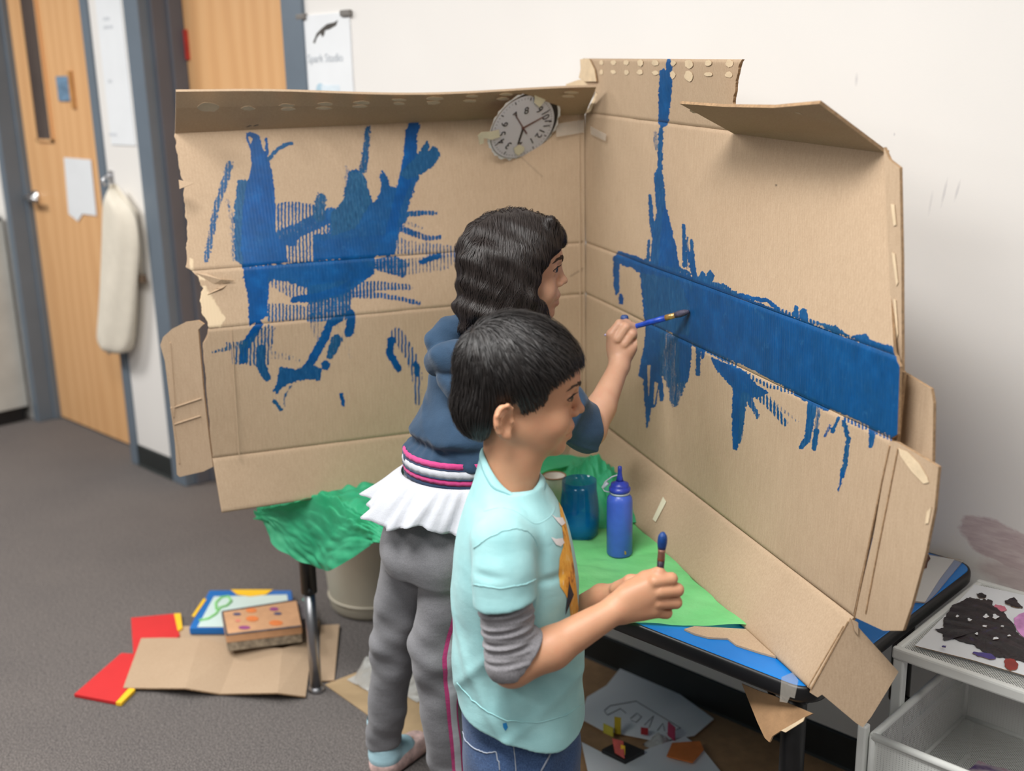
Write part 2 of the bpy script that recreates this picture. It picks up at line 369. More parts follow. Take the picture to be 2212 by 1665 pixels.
# ================================================================ the unfolded cardboard box with blue paint
def vnoise(x, y, seed=0):
    xi = np.floor(x).astype(np.int64); yi = np.floor(y).astype(np.int64); fx = x-xi; fy = y-yi
    fx = fx*fx*(3-2*fx); fy = fy*fy*(3-2*fy)
    def h(a, b):
        n = (a*374761393+b*668265263+seed*974711) & 0x7fffffff
        n = ((n ^ (n >> 13))*1274126177) & 0x7fffffff
        return ((n ^ (n >> 16)) & 0xffff)/65535.0
    return (h(xi, yi)*(1-fx)+h(xi+1, yi)*fx)*(1-fy)+(h(xi, yi+1)*(1-fx)+h(xi+1, yi+1)*fx)*fy
def fbm(x, y, seed=0, o=3):
    s = 0; a = .5
    for i in range(o): s = s+a*vnoise(x*2**i, y*2**i, seed+i); a *= .5
    return s/(1-.5**o)
def sd_poly(px, py, poly):
    d = np.full(px.shape, 1e9); ins = np.zeros(px.shape, bool); n = len(poly)
    for i in range(n):
        ax, ay = poly[i]; bx, by = poly[(i+1) % n]; ex, ey = bx-ax, by-ay; wx, wy = px-ax, py-ay
        tt = np.clip((wx*ex+wy*ey)/(ex*ex+ey*ey+1e-9), 0, 1); d = np.minimum(d, (wx-ex*tt)**2+(wy-ey*tt)**2)
        c = ((ay <= py) & (by > py)) | ((ay > py) & (by <= py))
        with np.errstate(divide='ignore', invalid='ignore'): ins ^= c & (px < ex*(py-ay)/(ey if ey != 0 else 1e-9)+ax)
    d = np.sqrt(d); return np.where(ins, -d, d)
def sd_line(px, py, pts, w0, w1):
    d = np.full(px.shape, 1e9); n = len(pts)-1; al = np.zeros(px.shape)
    for i in range(n):
        ax, ay = pts[i]; bx, by = pts[i+1]; ex, ey = bx-ax, by-ay; wx, wy = px-ax, py-ay
        tt = np.clip((wx*ex+wy*ey)/(ex*ex+ey*ey+1e-9), 0, 1); q = np.hypot(wx-ex*tt, wy-ey*tt)-(w0+(w1-w0)*(i+tt)/n)/2
        al = np.where(q < d, (i+tt)/n, al); d = np.minimum(d, q)
    return d, al
# strokes are traced on the panels: (kind, points, width0, width1, coverage, corrugation stripes, tint)
S4 = lambda p: [(360+x/3.456, 160+y/3.456) for x, y in p]
S5 = lambda p: [(340+x/2.921, 550+y/2.921) for x, y in p]
S8 = lambda p: [(1250+x/2.765, 500+y/2.765) for x, y in p]
S6 = lambda p: [(980+x/3.33, 100+y/3.33) for x, y in p]
ST = []
def P_(pts, cov=1.0, stripe=0.0, tint=0.0, rag=3.0): ST.append(('p', pts, 0, 0, cov, stripe, tint, rag))
def L_(pts, w0, w1=None, cov=1.0, stripe=0.0, tint=0.0, rag=2.5): ST.append(('l', pts, w0, w0 if w1 is None else w1, cov, stripe, tint, rag))
# left panel, upper part
P_(S4([(810, 1000), (960, 975), (1100, 1000), (1230, 1040), (1230, 1200), (1100, 1210), (1110, 1395), (880, 1405), (850, 1230), (805, 1210)]), .5, .9, .3)
L_(S4([(812, 1010), (900, 990), (1000, 990), (1130, 1015)]), 22, 14, .6, .95, .2)
L_(S4([(850, 1215), (980, 1165), (1100, 1110), (1230, 1050)]), 26, 30, .9, .5, .25)
L_(S4([(880, 1240), (940, 1260), (960, 1220)]), 14, 12, .9, .2, .1)
P_(S4([(512, 1000), (535, 800), (560, 790), (610, 800), (640, 760), (650, 1437), (585, 1437), (520, 1380), (510, 1200)]), .92, 0, .55, 3)
P_(S4([(597, 445), (632, 440), (668, 448), (695, 470), (703, 545), (737, 590), (752, 640), (782, 730), (797, 850), (804, 1000), (806, 1210), (870, 1240), (900, 1400), (585, 1437), (560, 1300), (575, 1000), (600, 840), (638, 700), (632, 560), (605, 500)]), 1.0, 0, .0, 2)
P_(S4([(612, 470), (640, 480), (628, 520)]), -1, 0, 0, 1)
L_(S4([(744, 485), (748, 600)]), 2.5, 3, 1)
L_(S4([(760, 635), (830, 560), (900, 520), (932, 518)]), 6, 4, .85, .4, .45, 2)
L_(S4([(470, 680), (420, 850), (370, 1000), (330, 1200), (295, 1385)]), 13, 8, .5, .35, .45, 4)
L_(S4([(455, 950), (490, 1100), (505, 1380)]), 6, 10, .3, .2, .5, 4)
P_(S4([(1360, 740), (1410, 712), (1460, 735), (1500, 850), (1535, 975), (1560, 960), (1590, 910), (1610, 850), (1600, 760), (1613, 733), (1635, 760), (1650, 830), (1690, 850), (1740, 840), (1760, 740), (1775, 600), (1785, 480), (1800, 400), (1830, 358), (1878, 360), (1880, 400), (1860, 460), (1858, 540), (1870, 600), (1880, 760), (1840, 850), (1800, 980), (1780, 1100), (1735, 1130), (1715, 1250), (1695, 1345), (1400, 1365), (1100, 1385), (1105, 1210), (1220, 1190), (1225, 1050), (1300, 1000), (1330, 930), (1345, 840)]), 1, .06, .25, 4)
P_(S4([(1790, 420), (1830, 358), (1878, 360), (1860, 460), (1858, 600), (1820, 800), (1740, 1000), (1690, 1345), (1600, 1345), (1700, 950), (1770, 640)]), 1, 0, .0, 2)
P_(S4([(1745, 745), (1850, 640), (1920, 545), (1945, 505), (1960, 540), (1920, 620), (1990, 545), (2020, 560), (2035, 610), (1990, 680), (1900, 740), (1800, 780)]), .97, 0, .5, 3)
P_(S4([(1370, 740), (1460, 735), (1520, 950), (1400, 1150), (1240, 1200), (1230, 1050), (1330, 930)]), .97, .05, .6, 3)
L_(S4([(1503, 410), (1480, 600), (1465, 720)]), 9, 14, .48, .1, .5, 4)
L_(S4([(1150, 925), (1140, 1060)]), 20, 22, .5, .2, .55, 4)
L_(S4([(1345, 700), (1340, 850)]), 8, 12, .25, .2, .5, 4)
L_(S4([(1800, 1045), (1900, 1035), (2005, 1038)]), 9, 6, .7, .6, .35)
L_(S4([(1750, 1150), (1880, 1205), (1960, 1225), (2035, 1218)]), 12, 6, .7, .55, .2)
L_(S4([(1780, 1110), (1920, 1150)]), 8, 3, .3, .4, .5)
P_(S4([(1700, 1200), (1800, 1250), (2210, 1290), (2210, 1330), (1700, 1345)]), .34, .9, .4)
P_(S4([(1100, 1250), (1700, 1200), (1695, 1345), (1100, 1390)]), .85, .35, .1)
# left panel, middle band
P_(S5([(545, 85), (700, 75), (1000, 45), (1360, 15), (1372, 80), (1290, 130), (1240, 200), (1160, 260), (960, 300), (960, 210), (820, 165), (720, 150), (680, 200), (690, 380), (590, 440), (575, 260), (548, 150)]), 1, .1, .15, 4)
P_(S5([(545, 85), (700, 75), (690, 380), (590, 440), (575, 260), (548, 150)]), 1, .0, .0, 3)
P_(S5([(690, 150), (960, 170), (960, 300), (900, 300), (720, 200)]), .4, .85, .3)
P_(S5([(690, 310), (960, 330), (1160, 280), (1240, 390), (700, 420)]), .45, .75, .4)
P_(S5([(950, 200), (1240, 160), (1200, 400), (960, 400)]), .62, .5, .35)
L_(S5([(860, 285), (1000, 265), (1160, 225), (1340, 110)]), 10, 16, .95, .15, .1)
L_(S5([(1240, 210), (1400, 195), (1590, 205)]), 26, 9, .55, .8, .3)
L_(S5([(1220, 255), (1400, 255), (1520, 275), (1650, 305)]), 10, 5, .7, .75, .2)
P_(S5([(1290, 40), (1500, 10), (1580, 60), (1560, 140), (1470, 120), (1400, 100)]), .7, .55, .25)
P_(S5([(1500, 30), (1900, 10), (1830, 90), (1560, 130)]), .26, .9, .5)
L_(S5([(1665, 48), (1720, 22), (1780, 5)]), 7, 9, 1, .1, .1)
L_(S5([(1720, 10), (1900, 0)]), 10, 6, .45, .95, .2)
# left panel, lower part
L_(S5([(640, 440), (575, 540), (545, 590), (545, 665)]), 14, 14, 1, .1, .0)
P_(S5([(440, 560), (560, 545), (700, 440), (740, 460), (700, 690), (480, 690)]), .42, .55, .5)
L_(S5([(350, 615), (450, 590), (540, 560)]), 4, 12, .4, .3, .6)
L_(S5([(655, 600), (650, 690), (690, 770)]), 17, 15, .85, .15, .45)
L_(S5([(680, 630), (800, 640), (900, 665)]), 18, 6, .25, .6, .6)
L_(S5([(1150, 400), (1085, 440), (1060, 520), (960, 690), (930, 730)]), 13, 16, .97, .1, .1)
L_(S5([(1000, 420), (1020, 520)]), 30, 20, .25, .4, .5)
P_(S5([(775, 715), (880, 730), (960, 690), (1030, 720), (1025, 790), (960, 780), (870, 790), (790, 830), (755, 870), (735, 855), (765, 800)]), .93, .1, .35, 4)
L_(S5([(1062, 700), (1058, 690)]), 15, 13, 1, 0, .2)
L_(S5([(960, 410), (1180, 395)]), 9, 9, .6, .6, .4)
L_(S5([(1222, 370), (1222, 430), (1210, 490)]), 14, 16, .95, .1, .15)
L_(S5([(1130, 540), (1090, 640)]), 22, 12, .6, .2, .55)
L_(S5([(1150, 450), (1220, 640)]), 16, 8, .2, .2, .7)
L_(S5([(735, 920), (780, 975)]), 4, 4, .85, 0, .6); L_(S5([(840, 830), (800, 900), (805, 950)]), 2, 3, .35, 0, .6)
L_(S5([(1160, 880), (1175, 950)]), 4, 3, 1, 0, .1)
L_(S5([(1475, 540), (1465, 620), (1520, 720)]), 13, 10, 1, .05, .1)
L_(S5([(1510, 500), (1600, 640), (1640, 760), (1640, 925)]), 26, 14, .45, .85, .25)
L_(S5([(1630, 690), (1635, 760)]), 8, 5, .9, .2, .2)
# right panel
P_(S8([(240, 120), (440, 185), (700, 280), (1000, 400), (1300, 520), (1600, 640), (1890, 740), (1925, 760), (1920, 1235), (1850, 1210), (1640, 1110), (1400, 1010), (1300, 960), (1000, 800), (740, 690), (560, 600), (420, 540), (395, 530), (385, 400), (370, 250), (330, 215), (240, 190), (238, 300), (240, 360), (228, 372), (215, 330), (208, 160)]), 1, 0, .18, 3)
L_(S8([(250, 385), (252, 425)]), 7, 6, 1)
P_(S8([(375, 250), (600, 300), (660, 460), (650, 620), (420, 545)]), .98, 0, .45, 3)
P_(S6([(1548, 85), (1562, 110), (1565, 300), (1538, 560), (1500, 580), (1478, 560), (1478, 350), (1487, 180), (1510, 160), (1525, 200), (1535, 120)]), .97, .0, .2, 2.5)
P_(S6([(1485, 590), (1502, 580), (1500, 740), (1495, 900), (1512, 1030), (1520, 1150), (1548, 1250), (1590, 1430), (1620, 1590), (1740, 1650), (1420, 1560), (1430, 1400), (1462, 1200), (1447, 920), (1470, 880), (1475, 700)]), .9, .0, .35, 3)
P_(S6([(1520, 1150), (1548, 1250), (1590, 1430), (1620, 1590), (1480, 1570), (1500, 1300)]), 1, 0, .1, 2)
L_(S6([(1412, 1080), (1425, 1250), (1450, 1420)]), 5, 7, .85, 0, .3); L_(S6([(1405, 1400), (1395, 1560)]), 4, 5, .5, 0, .4)
L_(S6([(1450, 620), (1460, 730)]), 6, 8, .3, 0, .6)
L_(S6([(1655, 1290), (1662, 1580)]), 5, 6, .9, 0, .3); L_(S6([(1682, 1370), (1678, 1590)]), 3, 4, .4, 0, .4); L_(S6([(1710, 1400), (1735, 1640)]), 4, 4, .6, 0, .4); L_(S6([(1698, 1490), (1735, 1655)]), 8, 9, 1, 0, .2)
P_(S8([(405, 545), (520, 590), (500, 720), (495, 880), (508, 1000), (490, 1010), (475, 900), (455, 1045), (430, 1050), (408, 1175), (398, 1000), (388, 880), (362, 860), (372, 800), (400, 650)]), .97, 0, .25, 2.5)
P_(S8([(412, 800), (425, 800), (418, 980)]), -1, 0, 0, 1); P_(S8([(455, 900), (472, 905), (450, 1030)]), -.8, 0, 0, 1.5)
P_(S8([(585, 610), (672, 655), (665, 790), (645, 895), (590, 905), (580, 800)]), 1, 0, .2, 2.5)
P_(S8([(490, 590), (590, 620), (600, 900), (640, 900), (600, 1010), (565, 1050), (530, 900), (495, 860)]), .42, 0, .5, 5)
L_(S8([(715, 680), (712, 850)]), 7, 6, .95, 0, .3); L_(S8([(680, 665), (900, 770)]), 9, 8, .6, .4, .3); L_(S8([(745, 690), (740, 750)]), 6, 4, .7)
P_(S8([(795, 755), (850, 780), (980, 830), (1010, 860), (1060, 920), (1130, 960), (1060, 990), (1000, 980), (980, 1150), (945, 1300), (925, 1290), (920, 1100), (925, 930), (850, 850), (815, 810)]), 1, 0, .15, 2.5)
P_(S8([(830, 750), (960, 790), (930, 810)]), .5, .9, .3); L_(S8([(1000, 850), (1130, 920), (1290, 960)]), 6, 8, .5, .9, .3)
L_(S8([(1060, 960), (1150, 1040), (1230, 1140)]), 20, 12, .55, .75, .4); L_(S8([(1120, 980), (1310, 1140)]), 8, 3, .25, .7, .5); L_(S8([(1010, 990), (1070, 1105)]), 12, 5, .6, .3, .35)
L_(S8([(990, 980), (960, 1260)]), 14, 4, .4, 0, .4)
L_(S8([(1395, 1015), (1380, 1150), (1365, 1240), (1330, 1285)]), 16, 9, .85, 0, .35); L_(S8([(1430, 1040), (1420, 1180)]), 9, 8, .35, 0, .5); L_(S8([(1420, 1190), (1408, 1295)]), 8, 7, .8, 0, .4)
L_(S8([(1550, 1115), (1515, 1195)]), 5, 4, .7, 0, .3); L_(S8([(1500, 1160), (1470, 1220)]), 3, 3, .4)
L_(S8([(1585, 1140), (1610, 1240), (1590, 1400), (1575, 1440)]), 7, 9, .5, 0, .45, 3); L_(S8([(1575, 1440), (1572, 1465)]), 7, 5, 1); L_(S8([(1570, 1470), (1553, 1545)]), 3, 2, .4)
L_(S8([(1755, 1185), (1745, 1280)]), 10, 7, .85, 0, .3); L_(S8([(1300, 965), (1480, 1060)]), 10, 6, .9, .1, .2); L_(S8([(1590, 1120), (1850, 1225), (1925, 1285)]), 9, 9, .55, .85, .1)
P_(S8([(705, 285), (740, 240), (760, 270), (785, 232), (806, 265), (790, 315)]), .97, 0, .35, 2)
P_(S8([(800, 305), (880, 320), (950, 375), (900, 365)]), .75, .4, .4); L_(S8([(960, 378), (1050, 400), (1130, 415), (1190, 460)]), 5, 5, .9, 0, .1)
L_(S8([(1297, 450), (1300, 505)]), 6, 7, .95, 0, .3); L_(S8([(1342, 480), (1345, 525)]), 13, 13, .9, 0, .35); L_(S8([(1190, 465), (1430, 550)]), 6, 7, .5, .5, .3)
P_(S8([(1435, 550), (1530, 565), (1612, 625), (1520, 600)]), .75, .3, .5); P_(S8([(1630, 630), (1712, 612), (1740, 650), (1880, 695), (1895, 745), (1800, 710)]), .85, .2, .25, 3)
# other marks: (kind as above) for torn pale kraft and dark pencil
TORN = [S5([(240, 190), (300, 200), (430, 400), (400, 455), (300, 455)]), S5([(255, 120), (390, 150), (250, 160)]), S5([(205, 20), (225, 30), (225, 110), (200, 100)]),
        S8([(1860, 1255), (1925, 1285), (1890, 1320)])]
PENC = [([(1118, 332), (1172, 382)], 1.6, .45), ([(1232, 597), (1262, 578)], 2.0, .6), ([(1232, 597), (1248, 588), (1262, 584)], 1.5, .4), ([(1676, 400), (1677, 400)], 4, .8), ([(1180, 449), (1181, 450)], 9, 0.0)]

def paint_masks(px, py):
    n = px.size; cov = np.zeros(n); tint = np.zeros(n); torn = np.zeros(n); pen = np.zeros(n)
    rough = fbm(px/5.0, py/5.0, 3)-.5; rough2 = fbm(px/2.2, py/2.2, 9, 2)-.5
    stripew = .5+.5*np.sin(px*2*PI/7.6+1.2*np.sin(py/60.0))
    bris_v = fbm(px/1.7, py/38.0, 21); bris_d = fbm((px-py)/2.6, (px+py)/40.0, 22)
    for kind, pts, w0, w1, c, stripe, tn, rag in ST:
        xs = [p[0] for p in pts]; ys = [p[1] for p in pts]; m = max(w0, w1)+8
        sel = np.nonzero((px > min(xs)-m) & (px < max(xs)+m) & (py > min(ys)-m) & (py < max(ys)+m))[0]
        if sel.size == 0: continue
        X, Y = px[sel], py[sel]
        if kind == 'p': d = sd_poly(X, Y, pts); al = np.zeros(sel.size)
        else: d, al = sd_line(X, Y, pts, w0, w1)
        d = d-1.0-.25*rag+rag*(rough[sel]*2.0+rough2[sel])
        e = np.clip(.5-d/2.2, 0, 1)
        if c < 0: cov[sel] *= 1-e*(-c); continue
        k = np.full(sel.size, 1.0 if c >= .95 else min(.93, c*1.15+.06))
        if stripe > 0:
            thr = 1-c; sw = stripew[sel]*(.75+.5*fbm(X/9.0, Y/9.0, 31))
            k = (1-stripe)*k+stripe*np.clip((sw-thr*.66)/.22, 0, 1)*min(1, c+.25)
        v = e*k; cov[sel] = np.maximum(cov[sel], v); tint[sel] = np.where(v > .3, tn, tint[sel])
    for poly in TORN:
        d = sd_poly(px, py, poly)+3*rough*2; torn = np.maximum(torn, np.clip(.5-d/2, 0, 1))
    for pts, w, a in PENC:
        d, _ = sd_line(px, py, pts, w, w); pen = np.maximum(pen, a*np.clip(.5-d/1.5, 0, 1))
    return cov, tint, torn, pen

# ---- cardboard material
t = NT('cardboard'); v = t.coords('Object'); big = t.noise(v, 3.5, 4); fine = t.noise(v, 320, 2, .7); fib = t.noise(t.coords('Object', (60, 60, 4)), 6, 3)
kraft = t.ramp(big, [(.3, lin(174, 149, 123)), (.7, lin(184, 160, 134))])
kraft = t.mix(.22, kraft, t.ramp(fine, [(.3, lin(152, 128, 103)), (.7, lin(201, 178, 152))]))
kraft = t.mix(.18, kraft, t.ramp(fib, [(.35, lin(158, 134, 107)), (.65, lin(195, 171, 144))]))
a_p, a_t, a_o, a_k = t.attr('paint'), t.attr('tint'), t.attr('torn'), t.attr('pencil')
kraft = t.mix(a_o, kraft, lin(214, 192, 160)); kraft = t.mix(a_k, kraft, lin(70, 62, 55))
bl = t.noise(t.coords('Object', (1, 1, 1)), 22, 5, .65); bl2 = t.noise(t.coords('Object', (50, 50, 9)), 5, 4)
blue = t.ramp(bl, [(.3, lin(0, 60, 112)), (.55, lin(0, 73, 134)), (.72, lin(8, 88, 152))])
teal = t.ramp(bl2, [(.3, lin(14, 60, 92)), (.6, lin(36, 88, 122)), (.8, lin(82, 120, 144))])
blue = t.mix(t.math('MULTIPLY', a_t, 1.5, True), blue, teal)
patch = t.ramp(t.noise(v, 38, 5, .7), [(.60, (0, 0, 0)), (.70, (1, 1, 1))])
blue = t.mix(t.math('MULTIPLY', patch, .45), blue, lin(52, 108, 152))
blue = t.mix(t.math('MULTIPLY', t.ramp(t.noise(t.coords('Object', (1, 1, 1)), 7, 5, .7), [(.45, (0, 0, 0)), (.65, (1, 1, 1))]), .35), blue, lin(20, 74, 118))
stk = t.math('ADD', t.math('MULTIPLY', t.noise(t.coords('Object', (150, 150, 7)), 3, 3, .6), .65), t.math('MULTIPLY', t.noise(t.coords('Object', (40, 40, 40)), 9, 4, .65), .35))
amp_ = t.math('MULTIPLY', t.math('MULTIPLY', a_p, t.math('SUBTRACT', 1.18, a_p)), 4.4)
pf = t.ramp(t.math('ADD', a_p, t.math('MULTIPLY', t.math('SUBTRACT', stk, .5), amp_)), [(.30, (0, 0, 0)), (.50, (1, 1, 1))])
t.base(t.mix(pf, kraft, blue))
rr = t.new('ShaderNodeMapRange'); t.link(pf, rr.inputs[0]); rr.inputs[3].default_value = .82; rr.inputs[4].default_value = .42; t.link(rr.outputs[0], t.p.inputs['Roughness']); t.setp(Specular_IOR_Level=.2)
hgt = t.math('ADD', t.math('MULTIPLY', pf, .6), t.math('ADD', t.math('MULTIPLY', fine, .3), t.math('MULTIPLY', bl2, .35)))
t.bump(hgt, .35, .0012)
M_CARD = t.m
M_CARDEDGE = pm('cardboard_edge', lin(158, 128, 96), .9, .25, 160, .4, 500)
M_TORN = pm('torn_kraft', lin(212, 190, 158), .9, .1, 40, .3, 300)

CX_, CY_ = -1.79, 2.112
ZL = dict(top=1.466, c1=1.155, c2=1.028, cb=.722, base=.596)
C_ = {k: np.array([CX_, CY_, z]) for k, z in ZL.items()}
ER = dict(c1=at_z(1930, 768, 1.155), c2=at_z(1924, 950, 1.028), cb=at_z(1842, 1332, .72), base=at_z(1757, 1497, .596))
ER['top'] = on_ray_at_dist(1912, 325, ER['c1'], .31)
EL = dict(c1=at_z(424, 584, 1.155), c2=at_z(436, 712, 1.028), cb=at_z(459, 990, .722), base=at_z(479, 1108, .596))
EL['top'] = on_ray_at_dist(378, 285, EL['c1'], .312)
nR = np.cross(ER['c1']-C_['c1'], (0, 0, 1.0)); nR /= np.linalg.norm(nR)      # toward the room
nL = np.cross((0, 0, 1.0), EL['c1']-C_['c1']); nL /= np.linalg.norm(nL)
print('box', {k: v.round(3) for k, v in ER.items()}, {k: v.round(3) for k, v in EL.items()}, nR, nL, proj(C_['top']), proj(C_['cb']))
box = thing('cardboard_box', (CX_, CY_, .596), 'large unfolded cardboard box standing on the table, brushed with blue paint', 'box')
TH = .005
def patch(name, A0, A1, B0, B1, n, parent, u0=None, u1=None, step=.0021, masks=True, sag=0.0, crease=True, flip=False):
    """A: column at the corner (A0 upper, A1 lower), B: column at the free end; the painted face looks into the room"""
    flip = not flip
    A0, A1, B0, B1 = (np.asarray(q, float) for q in (A0, A1, B0, B1))
    Lu = max(np.linalg.norm(B0-A0), np.linalg.norm(B1-A1)); Lv = max(np.linalg.norm(A1-A0), np.linalg.norm(B1-B0))
    nu, nv = max(3, int(Lu/step)), max(3, int(Lv/step))
    s, vv = np.meshgrid(np.linspace(0, 1, nu+1), np.linspace(0, 1, nv+1), indexing='ij')
    lo = np.zeros_like(vv) if u0 is None else u0(vv); hi = np.ones_like(vv) if u1 is None else u1(vv)
    u = lo+(hi-lo)*s; ue, ve = u[..., None], vv[..., None]
    P = (A0*(1-ve)+A1*ve)*(1-ue)+(B0*(1-ve)+B1*ve)*ue
    n = np.cross(B0-A0, A1-A0); n = n/np.linalg.norm(n); 
    if flip: n = -n
    off = -.0022*np.exp(-(vv*Lv/.004)**2)-.0022*np.exp(-((1-vv)*Lv/.004)**2) if crease else 0*vv
    off = off+sag*np.sin(PI*vv)*np.sin(PI*np.clip(u, 0, 1))+.0011*(fbm(u*Lu*9, vv*Lv*9, 5)-.5)*2+.00018*np.sin(u*Lu*2*PI/.0075)
    P = P+off[..., None]*n
    V = P.reshape(-1, 3); nvv = nv+1; idx = np.arange((nu+1)*nvv).reshape(nu+1, nvv)
    q = np.stack([idx[:-1, :-1], idx[1:, :-1], idx[1:, 1:], idx[:-1, 1:]], -1).reshape(-1, 4)
    bd = list(idx[:, 0])+list(idx[-1, 1:])+list(idx[-2::-1, -1])+list(idx[0, -2:0:-1])
    nb = len(bd); base_i = len(V); V2 = np.concatenate([V, V[bd]-n*TH])
    wall = np.array([[bd[i], base_i+i, base_i+(i+1) % nb, bd[(i+1) % nb]] for i in range(nb)])
    if not flip: pass
    else: q = q[:, ::-1]; wall = wall[:, ::-1]
    nw0 = len(q)
    o = obj(name, V2, np.concatenate([q, wall]), M_CARD, parent)
    me = o.data
    me.materials.append(M_CARDEDGE)
    mi = np.zeros(len(me.polygons), np.int32); mi[nw0:] = 1; me.polygons.foreach_set('material_index', mi)
    sm = np.zeros(len(me.polygons), bool); sm[:nw0] = True; me.polygons.foreach_set('use_smooth', sm)
    # back sheet
    bk = [tuple(V2[base_i+i]) for i in range(nb)][::6]
    me2 = obj('backing_sheet', bk, [tuple(range(len(bk)))], M_CARD, o); 
    if masks:
        pp = proj(V2); cov, tint, torn, pen = paint_masks(pp[:, 0], pp[:, 1])
        for nm, arr in (('paint', cov), ('tint', tint), ('torn', torn), ('pencil', pen)):
            at = me.attributes.new(nm, 'FLOAT', 'POINT'); at.data.foreach_set('value', arr.astype(np.float32))
    return o
def jag(base, amp, f, seed): return lambda vv: base+amp*(fbm(vv*f, vv*0+seed, seed)-.5)*2
def pw(xs, ys, amp=.0, f=14, seed=1): return lambda vv: np.interp(vv, xs, ys)+amp*(fbm(vv*f, vv*0+seed, seed)-.5)*2
# right wall of the box
patch('right_upper_panel', C_['top'], C_['c1'], ER['top'], ER['c1'], nR, box, sag=-.004)
patch('right_middle_band', C_['c1'], C_['c2'], ER['c1'], ER['c2'], nR, box, u1=pw([0, .1, .9, 1], [1.002, 1.012, 1.012, .998]))
patch('right_lower_panel', C_['c2'], C_['cb'], ER['c2'], ER['cb'], nR, box, sag=-.004)
bR = C_['cb']+nR*.058; bR[2] = ZL['base']
patch('right_bottom_flap', C_['cb'], bR, ER['cb'], ER['base'], nR, box, masks=False, step=.004, u1=pw([0, 1], [1.0, 1.0]))
# left wall
patch('left_upper_panel', C_['top'], C_['c1'], EL['top'], EL['c1'], nL, box, flip=True, u1=pw([0, .35, .6, .97, 1], [1.002, 1.0, 1.004, 1.022, 1.01], .006, 18, 3), sag=-.005)
patch('left_middle_band', C_['c1'], C_['c2'], EL['c1'], EL['c2'], nL, box, flip=True, u1=pw([0, .1, .35, .6, .8, 1], [1.01, .998, .99, 1.0, .99, .985], .008, 8, 5))
patch('left_lower_panel', C_['c2'], C_['cb'], EL['c2'], EL['cb'], nL, box, flip=True, u1=pw([0, .06, .1, 1], [.985, .99, 1.0, 1.0], .002))
bL = C_['cb']+nL*.004; bL[2] = ZL['base']
patch('left_bottom_flap', C_['cb'], bL, EL['cb'], EL['base'], nL, box, flip=True, masks=False, step=.004, u1=pw([0, 1], [1.0, 1.0]))

def sheet(name, poly, parent, mat=None, t=TH, label=None):
    poly = [np.asarray(p, float) for p in poly]; n = np.zeros(3)
    for i in range(len(poly)): n += np.cross(poly[i], poly[(i+1) % len(poly)])
    n /= np.linalg.norm(n); c = sum(poly)/len(poly)
    if n @ (CO-c) < 0: n = -n; poly = poly[::-1]
    g = G().slab(poly, n, t); o = g.build(name, mat or M_CARD, parent); o.data.materials.append(M_CARDEDGE)
    for i, p in enumerate(o.data.polygons): p.material_index = 0 if i < 2 else 1
    if label: o['label'] = label
    return o, n
def uvhit(A0, A1, B0, B1, x, y, off=0.0):
    A0, A1, B0, B1 = (np.asarray(q, float) for q in (A0, A1, B0, B1)); w = np.array([.5, .5]); tgt = np.array([x, y])
    def S(w): return (A0*(1-w[1])+A1*w[1])*(1-w[0])+(B0*(1-w[1])+B1*w[1])*w[0]
    for _ in range(25):
        p = proj(S(w)); J = np.stack([(proj(S(w+[1e-4, 0]))-p)/1e-4, (proj(S(w+[0, 1e-4]))-p)/1e-4], 1)
        w = w+np.linalg.solve(J, tgt-p)
    P = S(w); n = np.cross(S(w+[1e-3, 0])-P, S(w+[0, 1e-3])-P); n /= np.linalg.norm(n); n = n if n @ (CO-P) > 0 else -n
    return P+n*off
def lerp(a, b, u): return np.asarray(a)*(1-u)+np.asarray(b)*u
def raggedline(a, b, k, amp, n, seed=0):
    r = random.Random(seed); out = []
    for i in range(k+1): 
        out.append(lerp(a, b, i/k)+np.asarray(n)*(r.uniform(-amp, amp) if 0 < i < k else 0))
    return out
up = np.array([0, 0, 1.0])
# top flap of the left wall, tipped toward the room (we look at its underside)
wF = .145
def flap_pt(base, px, py): return on_ray_at_dist(px, py, base, wF, far=False)
f0 = C_['top']-up*.005-nL*.002; f1 = EL['top']-up*.005-nL*.002
g0 = flap_pt(f0, 1288, 188); g1 = flap_pt(f1, 380, 198)
print('flapL', f0, g0, f1, g1)
NS = 28; rows = []
for i in range(NS+1):
    u = i/NS; a = lerp(f0, f1, u); b = lerp(g0, g1, u); bow = 4*u*(1-u)
    b = b-up*.012*math.sin(PI*min(1, u*1.15))**2+up*.010*max(0, u-.9)*10*0
    rows.append([a, lerp(a, b, .33)-up*.002, lerp(a, b, .66)-up*.003, b])
R_ = np.array(rows); nn = np.cross(f1-f0, g0-f0); nn /= np.linalg.norm(nn); nn = nn if nn[2] > 0 else -nn
g = G(); g.grid(R_); g.grid((R_+nn*TH)[:, ::-1]); 
for e0, e1 in ((R_[:, 3], R_[:, 3]+nn*TH), (R_[:, 0]+nn*TH, R_[:, 0]), (R_[0]+nn*TH, R_[0]), (R_[-1], R_[-1]+nn*TH)): g.grid(np.stack([e0, e1], 1))
o = g.build('left_top_flap', M_CARD, box); flapL = o
# right top flap, tipped toward the room
uA = float(np.interp(1585, [proj(lerp(C_['top'], ER['top'], q))[0] for q in np.linspace(0, 1, 101)], np.linspace(0, 1, 101)))
h0 = lerp(C_['top'], ER['top'], uA)-up*.005-nR*.002; h1 = ER['top']-up*.005-nR*.002
k0 = flap_pt(h0, 1468, 224); k1 = flap_pt(h1, 1770, 224)
km = lerp(k0, k1, .72)-up*.006
print('flapR', h0, k0, h1, k1, proj(h0))
flapR, nfr = sheet('right_top_flap', [h0, k0, lerp(k0, km, .5)-up*.002, km, k1, lerp(k1, h1, .5), h1], box)
